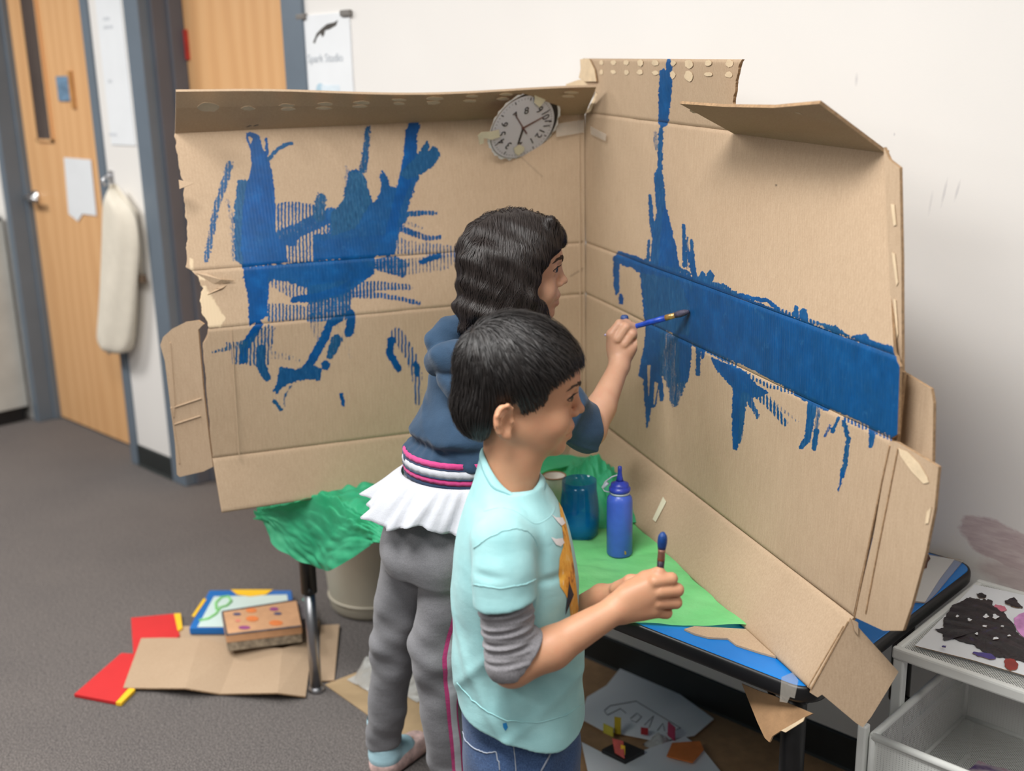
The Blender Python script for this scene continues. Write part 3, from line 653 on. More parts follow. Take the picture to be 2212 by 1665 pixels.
# upright tab standing above the corner end of the right wall
tb0 = C_['top']; tb1 = lerp(C_['top'], ER['top'], uA-.004)
tabn = nR
zt = [on_ray_at_dist(1290, 126, tb0, .14)[2], on_ray_at_dist(1600, 128, tb1, .14)[2]]
tt0 = hit(1258, 126, nR, tb0-nR*.002); tt1 = hit(1602, 128, nR, tb0-nR*.002)
print('tab', tb0, tt0, tb1, tt1)
patch('upright_tab', tt0, tb0, tt1, tb1, nR, box, u0=pw([0, .45, .62, .8, 1], [0, .0, .12, .06, 0], .01, 10, 4), u1=pw([0, .25, 1], [1.0, .985, .99], .006, 12, 8))
# ragged torn corner pieces near the top of the seam
pA = [(1253, 128), (1272, 126), (1284, 150), (1288, 176), (1262, 176), (1250, 168), (1254, 150)]
sheet('torn_strip', [hit(x, y, nR, tb0+nR*.004) for x, y in pA], box, M_TORN, .003)
pA = [(1222, 182), (1250, 172), (1286, 176), (1294, 186), (1262, 190), (1224, 188)]
sheet('torn_strip', [at_y(x, y, CY_-.004) for x, y in pA], box, M_TORN, .002)
pA = [(1292, 178), (1301, 176), (1296, 196), (1290, 206), (1276, 240), (1264, 246), (1268, 240), (1284, 208)]
sheet('torn_strip', [hit(x, y, nR+nL, tb0+nR*.03+nL*.03) for x, y in pA], box, M_TORN, .002)
# vertical scored joint strip along the seam
for du in (.004, .016):
    a = C_['top']+(EL['top']-C_['top'])*du+nL*.001; b = C_['cb']+(EL['cb']-C_['cb'])*du+nL*.001
    G().tube([a, lerp(a, b, .5)+nL*.0004, b], .0022, 6).build('seam_score', M_CARD, box)
# side flaps behind the right edge
e = ER
def behind(x, y, off, ref, n=nR): return hit(x, y, n, np.asarray(ref)-n*off)
sheet('right_side_flap', [behind(x, y, .014, ER['c1']) for x, y in ((1909, 318), (1921, 345), (1943, 362), (1947, 560), (1948, 800), (1952, 805), (1938, 960), (1926, 960), (1925, 700))], box)
sheet('right_side_flap', [behind(x, y, .03, ER['c2']) for x, y in ((1930, 800), (1955, 806), (2011, 840), (2016, 870), (2014, 1000), (1920, 955))], box)
lo = [(1922, 952), (1938, 955), (2027, 1008), (2018, 1100), (1998, 1200), (1968, 1310), (1950, 1362), (1908, 1362), (1846, 1333), (1888, 1150)]
o, nlo = sheet('lower_right_side_flap', [hit(x, y, nR, ER['c2']+nR*.003) if False else hit(x, y, np.cross(ER['cb']-ER['c2'], ER['c2']-C_['c2']), ER['c2']) for x, y in lo], box)
pl_n = np.cross(ER['cb']-ER['c2'], ER['c2']-C_['c2']); pl_n /= np.linalg.norm(pl_n); pl_n = pl_n if pl_n @ (CO-ER['c2']) > 0 else -pl_n
def loP(x, y, off=.0012): return hit(x, y, pl_n, ER['c2']+pl_n*off)
sheet('torn_patch', [loP(x, y) for x, y in ((1940, 968), (1960, 975), (1985, 1000), (2003, 1030), (2006, 1042), (1995, 1045), (1970, 1020), (1945, 985))], box, M_TORN, .0008)
sheet('torn_patch', [loP(x, y) for x, y in ((2012, 1095), (2005, 1130), (1998, 1132), (2002, 1105))], box, M_TORN, .0008)
for pl in ([(1922, 962), (1905, 1040), (1880, 1160), (1862, 1250), (1846, 1330)], [(1940, 968), (1918, 1080), (1896, 1190), (1870, 1325)]):
    G().tube([loP(x, y, .0006) for x, y in pl], .0014, 6).build('score_line', M_CARDEDGE, box)
# side strip patches on the right edge flap
for pts in ([(1924, 440), (1932, 442), (1936, 486), (1930, 488)], [(1926, 545), (1933, 548), (1940, 610), (1936, 618)], [(1930, 645), (1935, 648), (1940, 720), (1937, 735)]):
    sheet('torn_patch', [behind(x, y, .0125, ER['c1']) for x, y in pts], box, M_TORN, .0006)
# end piece of the bottom flap
bfn = np.cross(ER['base']-ER['cb'], bR-C_['cb']); bfn /= np.linalg.norm(bfn); bfn = bfn if bfn @ (CO-ER['cb']) > 0 else -bfn
def bfP(x, y, off=0.0): return hit(x, y, bfn, ER['cb']+bfn*off)
sheet('bottom_flap_end', [bfP(x, y) for x, y in ((1838, 1336), (1850, 1350), (1941, 1451), (1925, 1478), (1882, 1548), (1864, 1571), (1850, 1562), (1776, 1500), (1766, 1506), (1750, 1496))], box)
for pl in ([(1832, 1342), (1752, 1488)], [(1822, 1352), (1745, 1484)]):
    G().tube([bfP(x, y, .0004) for x, y in pl], .0012, 6).build('score_line', M_CARDEDGE, box)
sheet('torn_tab', [bfP(x, y, .004) for x, y in ((1840, 1338), (1854, 1345), (1854, 1372), (1846, 1362))], box, M_CARD, .004)
# folded side flap at the left edge
nS = np.cross(EL['cb']-EL['c2'], np.array([-.6, -.25, 0])); nS /= np.linalg.norm(nS)
def lf(x, y, off=0.0): return hit(x, y, nS, EL['cb']+nS*off)
sheet('left_side_flap', [lf(x, y) for x, y in ((352, 728), (372, 710), (400, 696), (428, 692), (440, 700), (428, 712), (432, 760), (440, 850), (452, 950), (460, 1008), (440, 1018), (388, 1030), (382, 1025), (378, 960), (366, 860), (356, 780), (346, 745))], box)
nSs = nS if nS @ (CO-EL['cb']) > 0 else -nS
for pl in ([(368, 740), (378, 870), (376, 900)], [(376, 880), (436, 860)], [(378, 916), (434, 898)], [(370, 880), (388, 1000)]):
    G().tube([lf(x, y)+nSs*.0006 for x, y in pl], .0022, 6).build('score_line', M_CARD, box)
# raised torn shreds on the left edge
def lp(x, y, off): return hit(x, y, nL, EL['c1']+nL*off)
for a, pts in ((.002, [(425, 590), (446, 590), (478, 604), (508, 606), (470, 616), (446, 622), (428, 600)]), (.003, [(446, 622), (500, 610), (480, 622), (448, 636), (452, 628)]), (.003, [(386, 388), (418, 396), (388, 408)])):
    sheet('torn_shred', [lp(x, y, a+(.012 if i in (2, 3) else 0)) for i, (x, y) in enumerate(pts)], box, M_CARD, .0012)
# glue-torn patches: two rows on the upright tab, one run on each folded flap
def blobpts(cx, cy, rx, ry, seed, k=14):
    r = random.Random(seed); return [(cx+rx*math.cos(2*PI*i/k)*r.uniform(.75, 1.12), cy+ry*math.sin(2*PI*i/k)*r.uniform(.75, 1.12)) for i in range(k)]
tp = lambda x, y: uvhit(tt0, tb0, tt1, tb1, x, y, .0012)
sd = 1
for cx, cy, rx, ry in ((1300, 135, 5, 6), (1326, 135, 6, 6), (1354, 135, 6, 6), (1384, 136, 7, 8), (1416, 135, 8, 7), (1455, 136, 6, 6), (1489, 138, 10, 11), (1531, 136, 9, 7), (1577, 137, 9, 9), (1300, 156, 4, 6), (1326, 155, 6, 5), (1354, 156, 6, 6), (1383, 156, 7, 6), (1417, 157, 8, 5), (1454, 161, 6, 9), (1489, 164, 10, 13), (1531, 160, 9, 5), (1576, 161, 9, 7)):
    sheet('glue_patch', [tp(x, y) for x, y in blobpts(cx, cy, rx, ry, sd)], box, M_TORN, .0004); sd += 1
dep = proj(C_['top'])
flR = np.cross(g0-f0, f1-f0); 
M_GLUE = pm('dull_glue_mark', lin(206, 190, 166), .9, .1, 40)
def fp(x, y): return hit(x, y, nn, lerp(f0, g0, .5)-nn*.0075)
for cx, cy, rx, ry in ((448, 232, 26, 11), (536, 234, 15, 5), (620, 228, 17, 4), (622, 236, 15, 4), (702, 225, 16, 4), (700, 234, 17, 3), (782, 222, 18, 4), (778, 230, 16, 3), (862, 216, 16, 3), (862, 224, 15, 3), (940, 213, 19, 4), (936, 222, 16, 4), (1020, 208, 15, 3), (1016, 218, 16, 3), (1094, 204, 14, 3), (1087, 214, 14, 4), (1235, 200, 16, 3), (1228, 208, 14, 3)):
    sheet('glue_patch', [fp(x, y) for x, y in blobpts(cx, cy, rx, ry, sd)], box, M_GLUE, .0005); sd += 1
def fr(x, y): return hit(x, y, nfr, lerp(h0, k0, .5)+nfr*.0008)
for cx, cy, rx, ry in ((1508, 240, 18, 6), (1550, 236, 13, 4), (1594, 238, 16, 4), (1612, 246, 10, 2), (1642, 242, 16, 6), (1675, 252, 9, 2), (1715, 250, 22, 8), (1738, 258, 14, 3)):
    sheet('glue_patch', [fr(x, y) for x, y in blobpts(cx, cy, rx, ry, sd)], box, M_GLUE, .0005); sd += 1
# clear packing tape across the top of the seam and a scrap of masking tape on the bottom flap
t = NT('clear_tape'); t.base((.75, .7, .62, 1)); t.setp(Roughness=.12, Alpha=.22, Specular_IOR_Level=.6); t.bump(t.noise(t.coords(), 60, 3), .4); M_CLEAR = t.m
def lt(x, y): return hit(x, y, nL, C_['c1']+nL*.003)
sheet('packing_tape', [lt(x, y) for x, y in ((1200, 268), (1262, 258), (1262, 286), (1202, 296))], box, M_CLEAR, .0004)
sheet('packing_tape', [hit(x, y, nR, C_['c1']+nR*.003) for x, y in ((1275, 272), (1310, 290), (1308, 305), (1276, 290))], box, M_CLEAR, .0004)
M_MASK = pm('masking_tape', lin(222, 216, 190), .7, .06, 30, .3, 200)
sheet('masking_tape', [uvhit(C_['cb'], bR, ER['cb'], ER['base'], x, y, .002) for x, y in ((1411, 1122), (1418, 1128), (1441, 1084), (1434, 1073))], box, M_MASK, .0006)

G().tube([hit(x, y, nL, lerp(C_['c2'], EL['c2'], .9)+nL*.001) for x, y in ((500, 712), (508, 850), (517, 984))], .0014, 6).build('score_line', M_CARD, box)

for pts in (((531, 274), (540, 270), (545, 271), (534, 275)), ((547, 271), (558, 268), (559, 270), (549, 273))):
    sheet('ink_dash', [fp(x, y) for x, y in pts], box, M_INK, .0004)
# ================================================================ table
TZ = .592; TX0, TX1, TY0, TY1 = -2.335, -.778, 1.475, 2.128
t = NT('blue_laminate'); v = t.coords(); t.base(t.ramp(t.noise(v, 7, 4), [(.3, lin(12, 108, 188)), (.7, lin(24, 124, 205))])); t.setp(Roughness=.32, Specular_IOR_Level=.5); t.bump(t.noise(v, 400, 2), .06); M_BLUETOP = t.m
M_BLACKRUB = pm('black_edge_band', (.006, .006, .007, 1), .38, .2, 20)
M_BLACKMET = pm('black_powder_coat', (.008, .008, .009, 1), .42, .2, 30)
M_CHROME = pm('chrome', (.42, .42, .44, 1), .34, .08, 30, metal=1.0)
table = thing('folding_table', ((TX0+TX1)/2, (TY0+TY1)/2, 0), 'blue topped activity table with black edge and adjustable legs against the wall', 'table')
def rrect(x0, x1, y0, y1, r, k=8):
    out = []
    for cx, cy, a0 in ((x1-r, y0+r, -PI/2), (x1-r, y1-r, 0), (x0+r, y1-r, PI/2), (x0+r, y0+r, PI)):
        for i in range(k+1):
            a = a0+PI/2*i/k; out.append((cx+r*math.cos(a), cy+r*math.sin(a)))
    return out
ou = rrect(TX0, TX1, TY0, TY1, .045); ins = rrect(TX0+.006, TX1-.006, TY0+.006, TY1-.006, .04)
bevel(G().slab([(x, y, TZ) for x, y in ins], (0, 0, 1), .026).build('tabletop', M_BLUETOP, table), .002)
g = G(); k = len(ou); prof = [(0, -.001), (.5, -.0005), (.9, -.006), (1, -.014), (.9, -.024), (.4, -.030), (-.6, -.031)]
cxm, cym = (TX0+TX1)/2, (TY0+TY1)/2; rows = []
for f_, dz in prof:
    rows.append([(ix+(x-ix)*f_, iy+(y-iy)*f_, TZ+dz) for (x, y), (ix, iy) in zip(ou, ins)])
R_ = np.array(rows); R_ = np.concatenate([R_, R_[:, :1]], 1); g.grid(R_[:, ::-1]); g.build('edge_band', M_BLACKRUB, table, True)
lf_ = at_z(684, 1492, 0); rf_ = at_y(1714, 1560, lf_[1]); rb_ = at_y(1945, 1460, 2.05)
legs = [(lf_[0], lf_[1]), (rf_[0], lf_[1]), (rb_[0], 2.05), (lf_[0], 2.05)]
print('legs', legs)
for x, y in legs:
    lg = G().tube([(x, y, TZ-.03), (x, y, .285)], .021, 16).build('leg', M_BLACKMET, table, True)
    G().tube([(x, y, .29), (x, y, .012)], .0155, 14).build('leg_insert', M_CHROME, lg, True)
    G().lathe([(.02, .0), (.022, .004), (.02, .012), (.012, .018), (.011, .03)], (x, y, 0), 16).build('glide_foot', M_CHROME, lg, True)
    G().tube([(x+.02, y-.012, .30), (x+.036, y-.02, .30)], .006, 8).build('clamp_screw', M_BLACKMET, lg)
    G().box((x-.045, y-.045, TZ-.034), (x+.045, y+.045, TZ-.026)).build('mount_plate', M_BLACKMET, table)
x, y = legs[1]; bq = at_y(1650, 1478, y)
G().tube([(x, y, .42), (bq[0], y, TZ-.03)], .006, 8).build('leg_brace', M_BLACKMET, table)
x, y = legs[0]; G().tube([(x, y, .42), (x+.12, y, TZ-.03)], .006, 8).build('leg_brace', M_BLACKMET, table)

# clear tape wrapped over the near corner of the table
tp_ = [(1688, 1462), (1712, 1452), (1724, 1470), (1716, 1508), (1706, 1505), (1700, 1518), (1684, 1515)]
tpz = at_z(1690, 1462, TZ)
tag(G().slab([hit(x, y, nR, (tpz[0]+.01, tpz[1]-.02, TZ))+0 for x, y in tp_][::-1], nR, .0006).build('clear_tape', M_CLEAR), 'crinkled clear tape stuck over the table corner by its front leg', 'tape')

# ================================================================ tissue paper sheets
def tissue_mat(name, c0, c1):
    t = NT(name); v = t.coords(); n = t.noise(v, 9, 5, .6)
    t.base(t.ramp(n, [(.3, c0), (.7, c1)])); t.setp(Roughness=.5, Specular_IOR_Level=.35)
    vor = t.new('ShaderNodeTexVoronoi'); vor.feature = 'DISTANCE_TO_EDGE'; vor.inputs['Scale'].default_value = 14; t.link(v, vor.inputs['Vector'])
    t.bump(t.math('ADD', t.math('MULTIPLY', vor.outputs[0], .8), t.noise(v, 30, 4)), .55, .006)
    tr = t.new('ShaderNodeBsdfTranslucent'); tr.inputs[0].default_value = mul(c1, 1.2); mx = t.new('ShaderNodeMixShader'); mx.inputs[0].default_value = .38
    out = t.n['Material Output']; t.link(t.p.outputs[0], mx.inputs[1]); t.link(tr.outputs[0], mx.inputs[2]); t.link(mx.outputs[0], out.inputs[0])
    return t.m
M_TLIGHT = tissue_mat('light_green_tissue', lin(128, 228, 138), lin(154, 242, 160)); M_TDARK = tissue_mat('emerald_tissue', lin(52, 180, 128), lin(92, 208, 158))
def crumple(x, y, amp, f, seed):
    a = np.abs(fbm(x*f, y*f, seed, 3)-.5)*2; b = np.abs(fbm((x+y)*f*.7, (x-y)*f*1.6, seed+7, 2)-.5)*2
    return amp*(a*.7+b*.6)
# light sheet: a patch over the front right of the table, its front edge slightly over the table edge
A, B = at_z(1150, 1010, TZ), at_z(1340, 1050, TZ)            # far edge
C2, D2 = at_z(1602, 1352, TZ), at_z(1310, 1358, TZ)         # near edge (right end, left end)
E2 = at_z(1050, 1330, TZ)
far = [at_z(1120, 1015, TZ), at_z(1230, 1010, TZ), at_z(1352, 1062, TZ)]
nu, nv = 120, 110
uu, vv = np.meshgrid(np.linspace(0, 1, nu), np.linspace(0, 1, nv), indexing='ij')
lefte = lambda v: lerp(far[0], at_z(1020, 1250, TZ), v); righte = lambda v: lerp(at_z(1356, 1068, TZ), at_z(1608, 1358, TZ), v)
P = np.zeros((nu, nv, 3))
Lq, Lr = far[0], at_z(1000, 1330, TZ); Rq, Rr = at_z(1352, 1066, TZ), at_z(1612, 1362, TZ)
P = (np.asarray(Lq)*(1-vv[..., None])+np.asarray(Lr)*vv[..., None])*(1-uu[..., None])+(np.asarray(Rq)*(1-vv[..., None])+np.asarray(Rr)*vv[..., None])*uu[..., None]
over = np.clip(TY0-.004-P[..., 1], 0, None)
edgelift = np.exp(-(uu-1)**2/.002)*.0
P[..., 2] = TZ+.0025+crumple(P[..., 0], P[..., 1], .012, 9, 3)*(1-.6*vv)-over*.35+np.exp(-((1-uu)**2+(1-vv)**2)/.012)*.008
P[..., 2] += .03*np.exp(-(vv/.10)**2)*(1-uu)
o = G().grid(P).build('tissue_paper', M_TLIGHT, None, True); tag(o, 'light green tissue sheet under the paint bottle on the table', 'tissue paper')
# emerald sheet: lies along the left wall of the box and hangs over the near left end
nu, nv = 120, 120; uu, vv = np.meshgrid(np.linspace(0, 1, nu), np.linspace(0, 1, nv), indexing='ij')
# u: from hanging end (0) to the back corner (1); v: from box side (0) to the room side (1)
q0, q1 = at_z(556, 1106, .592), at_z(690, 1232, .43)
p_bx = [np.array([-2.16, 1.40, .597]), np.array([-2.06, 1.62, .60]), np.array([-1.95, 1.86, .60]), np.array([-1.83, 2.07, .62])]
p_rm = [None]*4
hang_tip = at_y(692, 1231, 1.455); hl = at_y(556, 1106, 1.43); hr = at_y(826, 1166, 1.45)
print('hang', hang_tip, hl, hr)
def curve(pts, s):
    pts = np.array(pts); m = len(pts)-1; x = np.clip(s*m, 0, m-1e-9); i = x.astype(int); f = (x-i)[..., None]
    p0 = pts[np.maximum(i-1, 0)]; p1 = pts[i]; p2 = pts[i+1]; p3 = pts[np.minimum(i+2, m)]
    return .5*((2*p1)+(-p0+p2)*f+(2*p0-5*p1+4*p2-p3)*f*f+(-p0+3*p1-3*p2+p3)*f**3)
top = curve([hl, np.array([-2.07, 1.463, .602]), np.array([-1.9, 1.465, .603]), np.array([-1.72, 1.465, .603])], uu)
rowB = curve([at_z(640, 1085, .60), np.array([-2.02, 1.70, .606]), np.array([-1.86, 1.95, .63]), np.array([-1.70, 2.02, .64])], uu)
hem = curve([hl+np.array([.004, -.004, -.012]), hang_tip, hr, np.array([-1.68, 1.45, .52])], uu)
w1 = np.clip(vv/.55, 0, 1)[..., None]; w2 = np.clip((vv-.55)/.45, 0, 1)[..., None]
P = rowB*(1-w1)+top*w1; P = P*(1-w2)+hem*w2
cr = crumple(uu*1.2, vv*1.1, .03, 7, 11)
P[..., 2] += cr*(1-w2[..., 0])*np.clip(vv*6, 0.3, 1)
P[..., 1] -= (cr*.7+.012*np.sin(uu*26+3*vv)*w2[..., 0])*w2[..., 0]
P[..., 0] += .012*np.sin(vv*22+uu*9)*w2[..., 0]*.6
o = G().grid(P).build('tissue_paper', M_TDARK, None, True); tag(o, 'emerald green tissue sheet hanging over the left end of the table', 'tissue paper')
# crumpled emerald heap in the back corner behind the jar
c0 = np.array([-1.60, 1.93, TZ]); nu = 60; uu, vv = np.meshgrid(np.linspace(-1, 1, nu), np.linspace(-1, 1, nu), indexing='ij')
ax = np.array([.86, -.50, 0]); ay = np.array([-.50, -.86, 0])
rr_ = np.sqrt(uu**2+vv**2); hgt = .075*np.clip(1-rr_, 0, 1)**.8+crumple(uu*.25, vv*.25, .05, 11, 23)*np.clip(1.2-rr_, 0, 1)
P = c0+uu[..., None]*ax*.21+vv[..., None]*ay*.085; P[..., 2] = TZ+.008+hgt
o = G().grid(P).build('tissue_paper', M_TDARK, None, True); tag(o, 'crumpled emerald tissue heaped in the back corner behind the blue jar', 'tissue paper')

# torn cardboard scrap between tissue and table edge
sc = [(1500, 1352), (1612, 1358), (1640, 1372), (1676, 1418), (1640, 1408), (1590, 1392), (1572, 1378), (1530, 1376), (1500, 1368), (1478, 1358)]
tag(G().slab([at_z(x, y, TZ+.004) for x, y in sc][::-1], (0, 0, 1), .0035).build('cardboard_scrap', M_CARD), 'torn flat cardboard scrap poking out from under the light green tissue', 'cardboard scrap')
# hanging brown paper-faced triangle taped below the table corner
hs = [(1602, 1476), (1640, 1492), (1676, 1504), (1702, 1518), (1755, 1541), (1740, 1548), (1720, 1562), (1690, 1576), (1668, 1590), (1662, 1603), (1652, 1594), (1636, 1560)]
hp = np.array([rf_[0]-.02, lf_[1]-.06, .45]); hn = np.array([-.35, -.8, .3])
pts = [hit(x, y, hn, hp) for x, y in hs]
hs_o = thing('cardboard_scrap', pts[9], 'torn triangular brown cardboard scrap hanging below the table corner', 'cardboard scrap')
M_BROWN = pm('brown_kraft', lin(164, 128, 92), .85, .14, 30, .3, 200)
hnu = hn/np.linalg.norm(hn)
sheet('scrap_face', pts, hs_o, M_BROWN, .003)
fo = [hit(x, y, hn, hp)+hnu*.003 for x, y in ((1690, 1578), (1722, 1560), (1742, 1548), (1738, 1558), (1700, 1582))]
sheet('torn_edge', fo, hs_o, M_TORN, .0015)

# ================================================================ paint bottle, jar, cup
M_BPAINT = pm('blue_squeeze_plastic', lin(66, 98, 200), .32, .12, 26, spec=.5); M_BCAP = pm('blue_cap', lin(48, 66, 176), .35, .3, 60)
bq = at_z(1338, 1200, TZ); bx_, by_ = bq[0], bq[1]
top_px = 1008; hB = on_ray_at_dist(1334, top_px, (bx_, by_, TZ), .19)[2]
# height from the picture
bh = at_y(1334, 1008, by_)[2]-TZ; print('bottle', bq, bh)
s_ = bh/.172
pb = thing('paint_bottle', (bx_, by_, TZ+.004), 'blue squeeze paint bottle with pointed nozzle on the green tissue', 'paint bottle')
bz = TZ+.004
G().lathe([(0, 0), (.021*s_, 0), (.0235*s_, .004*s_), (.0235*s_, .104*s_), (.022*s_, .112*s_), (.018*s_, .117*s_), (.0165*s_, .119*s_), (.0165*s_, .123*s_)], (bx_, by_, bz), 40).build('bottle_body', M_BPAINT, pb, True)
M_CLEARPL = pm('frosted_collar', lin(200, 206, 220), .3)
G().lathe([(.0178*s_, .1185*s_), (.0178*s_, .1235*s_)], (bx_, by_, bz), 32).build('neck_ring', M_CLEARPL, pb, True)
G().lathe([(.0185*s_, .123*s_), (.0195*s_, .1245*s_), (.0195*s_, .130*s_), (.0175*s_, .131*s_), (.0165*s_, .1345*s_), (.0160*s_, .138*s_), (.009*s_, .1405*s_), (.0072*s_, .143*s_)], (bx_, by_, bz), 32).build('screw_cap', M_BCAP, pb, True)
G().lathe([(.0072*s_, .142*s_), (.0050*s_, .151*s_), (.0036*s_, .160*s_), (.0040*s_, .162*s_), (.0036*s_, .170*s_), (0, .172*s_)], (bx_, by_, bz), 20).build('nozzle', M_BCAP, pb, True)
rx, ry = CR[0][0], CR[0][1]
def bp(dx, dz, dy=0.0): return (bx_+rx*dx*s_+dy*-ry, by_+ry*dx*s_+dy*rx, bz+dz*s_)
G().tube([bp(-.018, .121), bp(-.028, .124), bp(-.032, .131), bp(-.026, .142), bp(-.014, .151), bp(-.004, .154)], .0016, 6).build('cap_leash', M_CLEARPL, pb, True)
G().tube([bp(-.031, .128), bp(-.022, .140)], .004, 8, r_list=[.0018, .0045]).build('tip_cap', M_CLEARPL, pb, True)
pj = proj((bx_, by_, bz))
G().lathe([(.004, 0), (.004, .0006), (0, .0007)], bp(.008, .012, -.0226*s_), 12, Matrix.Rotation(PI/2, 3, 'X')).build('paint_fleck', pm('ochre_fleck', lin(140, 120, 60), .6), pb)
# tinted jar
t = NT('blue_tinted_glass'); t.base(t.ramp(t.noise(t.coords(), 12, 3), [(.3, lin(0, 104, 176)), (.7, lin(16, 130, 200))])); t.setp(Roughness=.06, Specular_IOR_Level=.7, Alpha=.5); M_TGLASS = t.m
jq = at_z(1250, 1172, TZ+.004); jx, jy = at_z(1252, 1160, TZ)[:2]
jh = at_y(1246, 1040, jy)[2]-TZ; jr = (proj((jx+CR[0][0]*.05, jy+CR[0][1]*.05, TZ+.04))[0]-proj((jx, jy, TZ+.04))[0])/.05; jr = 43/jr
print('jar', jx, jy, jh, jr)
jar = thing('paint_jar', (jx, jy, TZ+.005), 'blue tinted clear plastic cup behind the paint bottle', 'jar'); jz = TZ+.005
po_ = [(0, 0), (jr*.80, 0), (jr*.93, .006), (jr, .03), (jr*1.0, jh*.45), (jr*.95, jh*.65), (jr*.88, jh*.82), (jr*.87, jh), (jr*.84, jh), (jr*.85, jh*.82), (jr*.92, jh*.64), (jr*.965, jh*.45), (jr*.96, .032), (jr*.88, .009), (0, .006)]
G().lathe(po_, (jx, jy, jz), 44).build('jar_wall', M_TGLASS, jar, True)
G().lathe([(0, .0075), (jr*.87, .010), (jr*.945, .033), (jr*.95, jh*.30), (0, jh*.31)], (jx, jy, jz), 40).build('paint_water', pm('murky_blue_water', lin(20, 120, 185), .15), jar, True)
# small pale cup just behind the boy's chin
cx_, cy2 = at_z(1198, 1105, TZ)[:2]; ch = at_y(1198, 1032, cy2)[2]-TZ
cup = thing('paper_cup', (cx_, cy2, TZ+.005), 'small pale cup with brown rim standing beside the blue jar', 'cup')
G().lathe([(0, 0), (.022, 0), (.026, ch-.004), (.0265, ch), (.0245, ch), (.0205, .003), (0, .003)], (cx_, cy2, TZ+.005), 28).build('cup_wall', pm('pale_cup', lin(214, 206, 192), .6), cup, True)
G().tube([(cx_+.0262*math.cos(a), cy2+.0262*math.sin(a), TZ+.005+ch) for a in [2*PI*i/28 for i in range(29)]], .0018, 6).build('rim', pm('brown_rim', lin(150, 108, 78), .6), cup, True)

# ================================================================ clock cut-out taped on the box
ck = thing('paper_clock', C_['top'], 'cut-out paper clock face rotated sideways and taped inside the box corner', 'clock')
ctr_px = (1133, 272); 
# plane of the paper: bridges flap and left wall; solved so that the cut-out disc matches its drawn ellipse
ckc = lerp(C_['top'], EL['top'], .165)+nL*.055+up*(-.012)
ckc = at_d(1133, 272, ((ckc-CO) @ CR[2]))
# ellipse axes in the picture: major 82 px toward (0.87,-0.49), minor 50 px
sc_ = ((ckc-CO) @ CR[2])/F_PX
mj = (CR[0]*.819+CR[1]*(-.574)); mn = (CR[0]*.574+CR[1]*.819)
tilt = math.acos(44/83.0)
dirn = mn*math.cos(tilt)+(-CR[2])*math.sin(tilt)       # lower edge nearer to the viewer / upper edge away
dirn2 = mn*math.cos(tilt)+CR[2]*math.sin(tilt)
RAD = 84*sc_
def ckP(r, ang, off=0.0):
    """ang measured in the face plane from the major axis, clockwise as seen from the room"""
    n_ = np.cross(mj, dirn2); n_ = n_ if n_ @ (CO-ckc) > 0 else -n_
    return ckc+RAD*r*(mj*math.cos(ang)+dirn2*math.sin(ang))+n_*off
ckn = np.cross(mj, dirn2); ckn /= np.linalg.norm(ckn); ckn = ckn if ckn @ (CO-ckc) > 0 else -ckn
M_CLOCK = pm('printed_white', lin(206, 206, 214), .55, .02, 8); M_CBLK = pm('printed_black', lin(28, 24, 26), .6, .1, 30); M_CRED = pm('printed_brown', lin(96, 58, 56), .6, .1, 30)
rnd = random.Random(5); K = 72
sheet('cutout_border', [ckP(1.04+rnd.uniform(-.025, .045), 2*PI*i/K, -.0008) for i in range(K)], ck, M_PAPER, .0008)
# black rim: a crescent thicker toward the upper right
rim_in = []; 
def rimw(a):
    d = math.cos(a-math.radians(-8)); return .015+.13*max(0, d)**1.5
sheet('printed_rim', [ckP(1.0, 2*PI*i/K, .0002) for i in range(K)], ck, M_CBLK, .0004)
sheet('face', [ckP(1.0-rimw(2*PI*i/K), 2*PI*i/K, .0006) for i in range(K)], ck, M_CLOCK, .0004)
def ang_px(x, y):
    d = hit(x, y, ckn, ckc)-ckc; return math.atan2(d @ dirn2, d @ mj), np.linalg.norm(d)/RAD
nums = {'12': (1166, 287), '1': (1148, 303), '3': (1098, 313), '4': (1083, 305), '5': (1085, 288), '6': (1090, 268), '7': (1115, 249), '8': (1137, 239), '9': (1165, 237), '10': (1177, 248), '11': (1181, 266), '2': (1122, 313)}
a12, _ = ang_px(1172, 290)
cpos = ckc+mj*(-.02*RAD)
order = ['12', '1', '2', '3', '4', '5', '6', '7', '8', '9', '10', '11']
for nm in order:
    a, r = ang_px(*nums[nm]); p = ckP(r, a, .0012)
    outd = ckP(1, a)-ckc; outd /= np.linalg.norm(outd); rgt = np.cross(outd, ckn)   # upright digits point outward
    R3 = Matrix((tuple(rgt), tuple(outd), tuple(ckn))).transposed()
    text(nm, .3*RAD, M_CBLK, ck, p, 'numeral', rot=R3.to_euler(), extrude=.0002)
g = G()
for i in range(60):
    a = a12+2*PI*i/60; r1 = .93-rimw(a)*.9; r0 = r1-(.09 if i % 5 == 0 else .035); w = .012 if i % 5 == 0 else .005
    tng = ckP(1, a+PI/2)-ckc; tng /= np.linalg.norm(tng); tng = tng*RAD*w
    p0, p1 = ckP(r0, a, .0011), ckP(r1, a, .0011); g.slab([p0-tng, p0+tng, p1+tng, p1-tng], ckn, .0003)
g.build('minute_marks', M_CBLK, ck)
def hand(name, pa, pb, w0, w1, mat, off):
    a = hit(pa[0], pa[1], ckn, ckc+ckn*off); b = hit(pb[0], pb[1], ckn, ckc+ckn*off); d = np.cross(b-a, ckn); d /= np.linalg.norm(d)
    sheet(name, [a-d*w0*RAD, a+d*w0*RAD, b+d*w1*RAD, b-d*w1*RAD], ck, mat, .0004)
hub_px = (1130, 277)
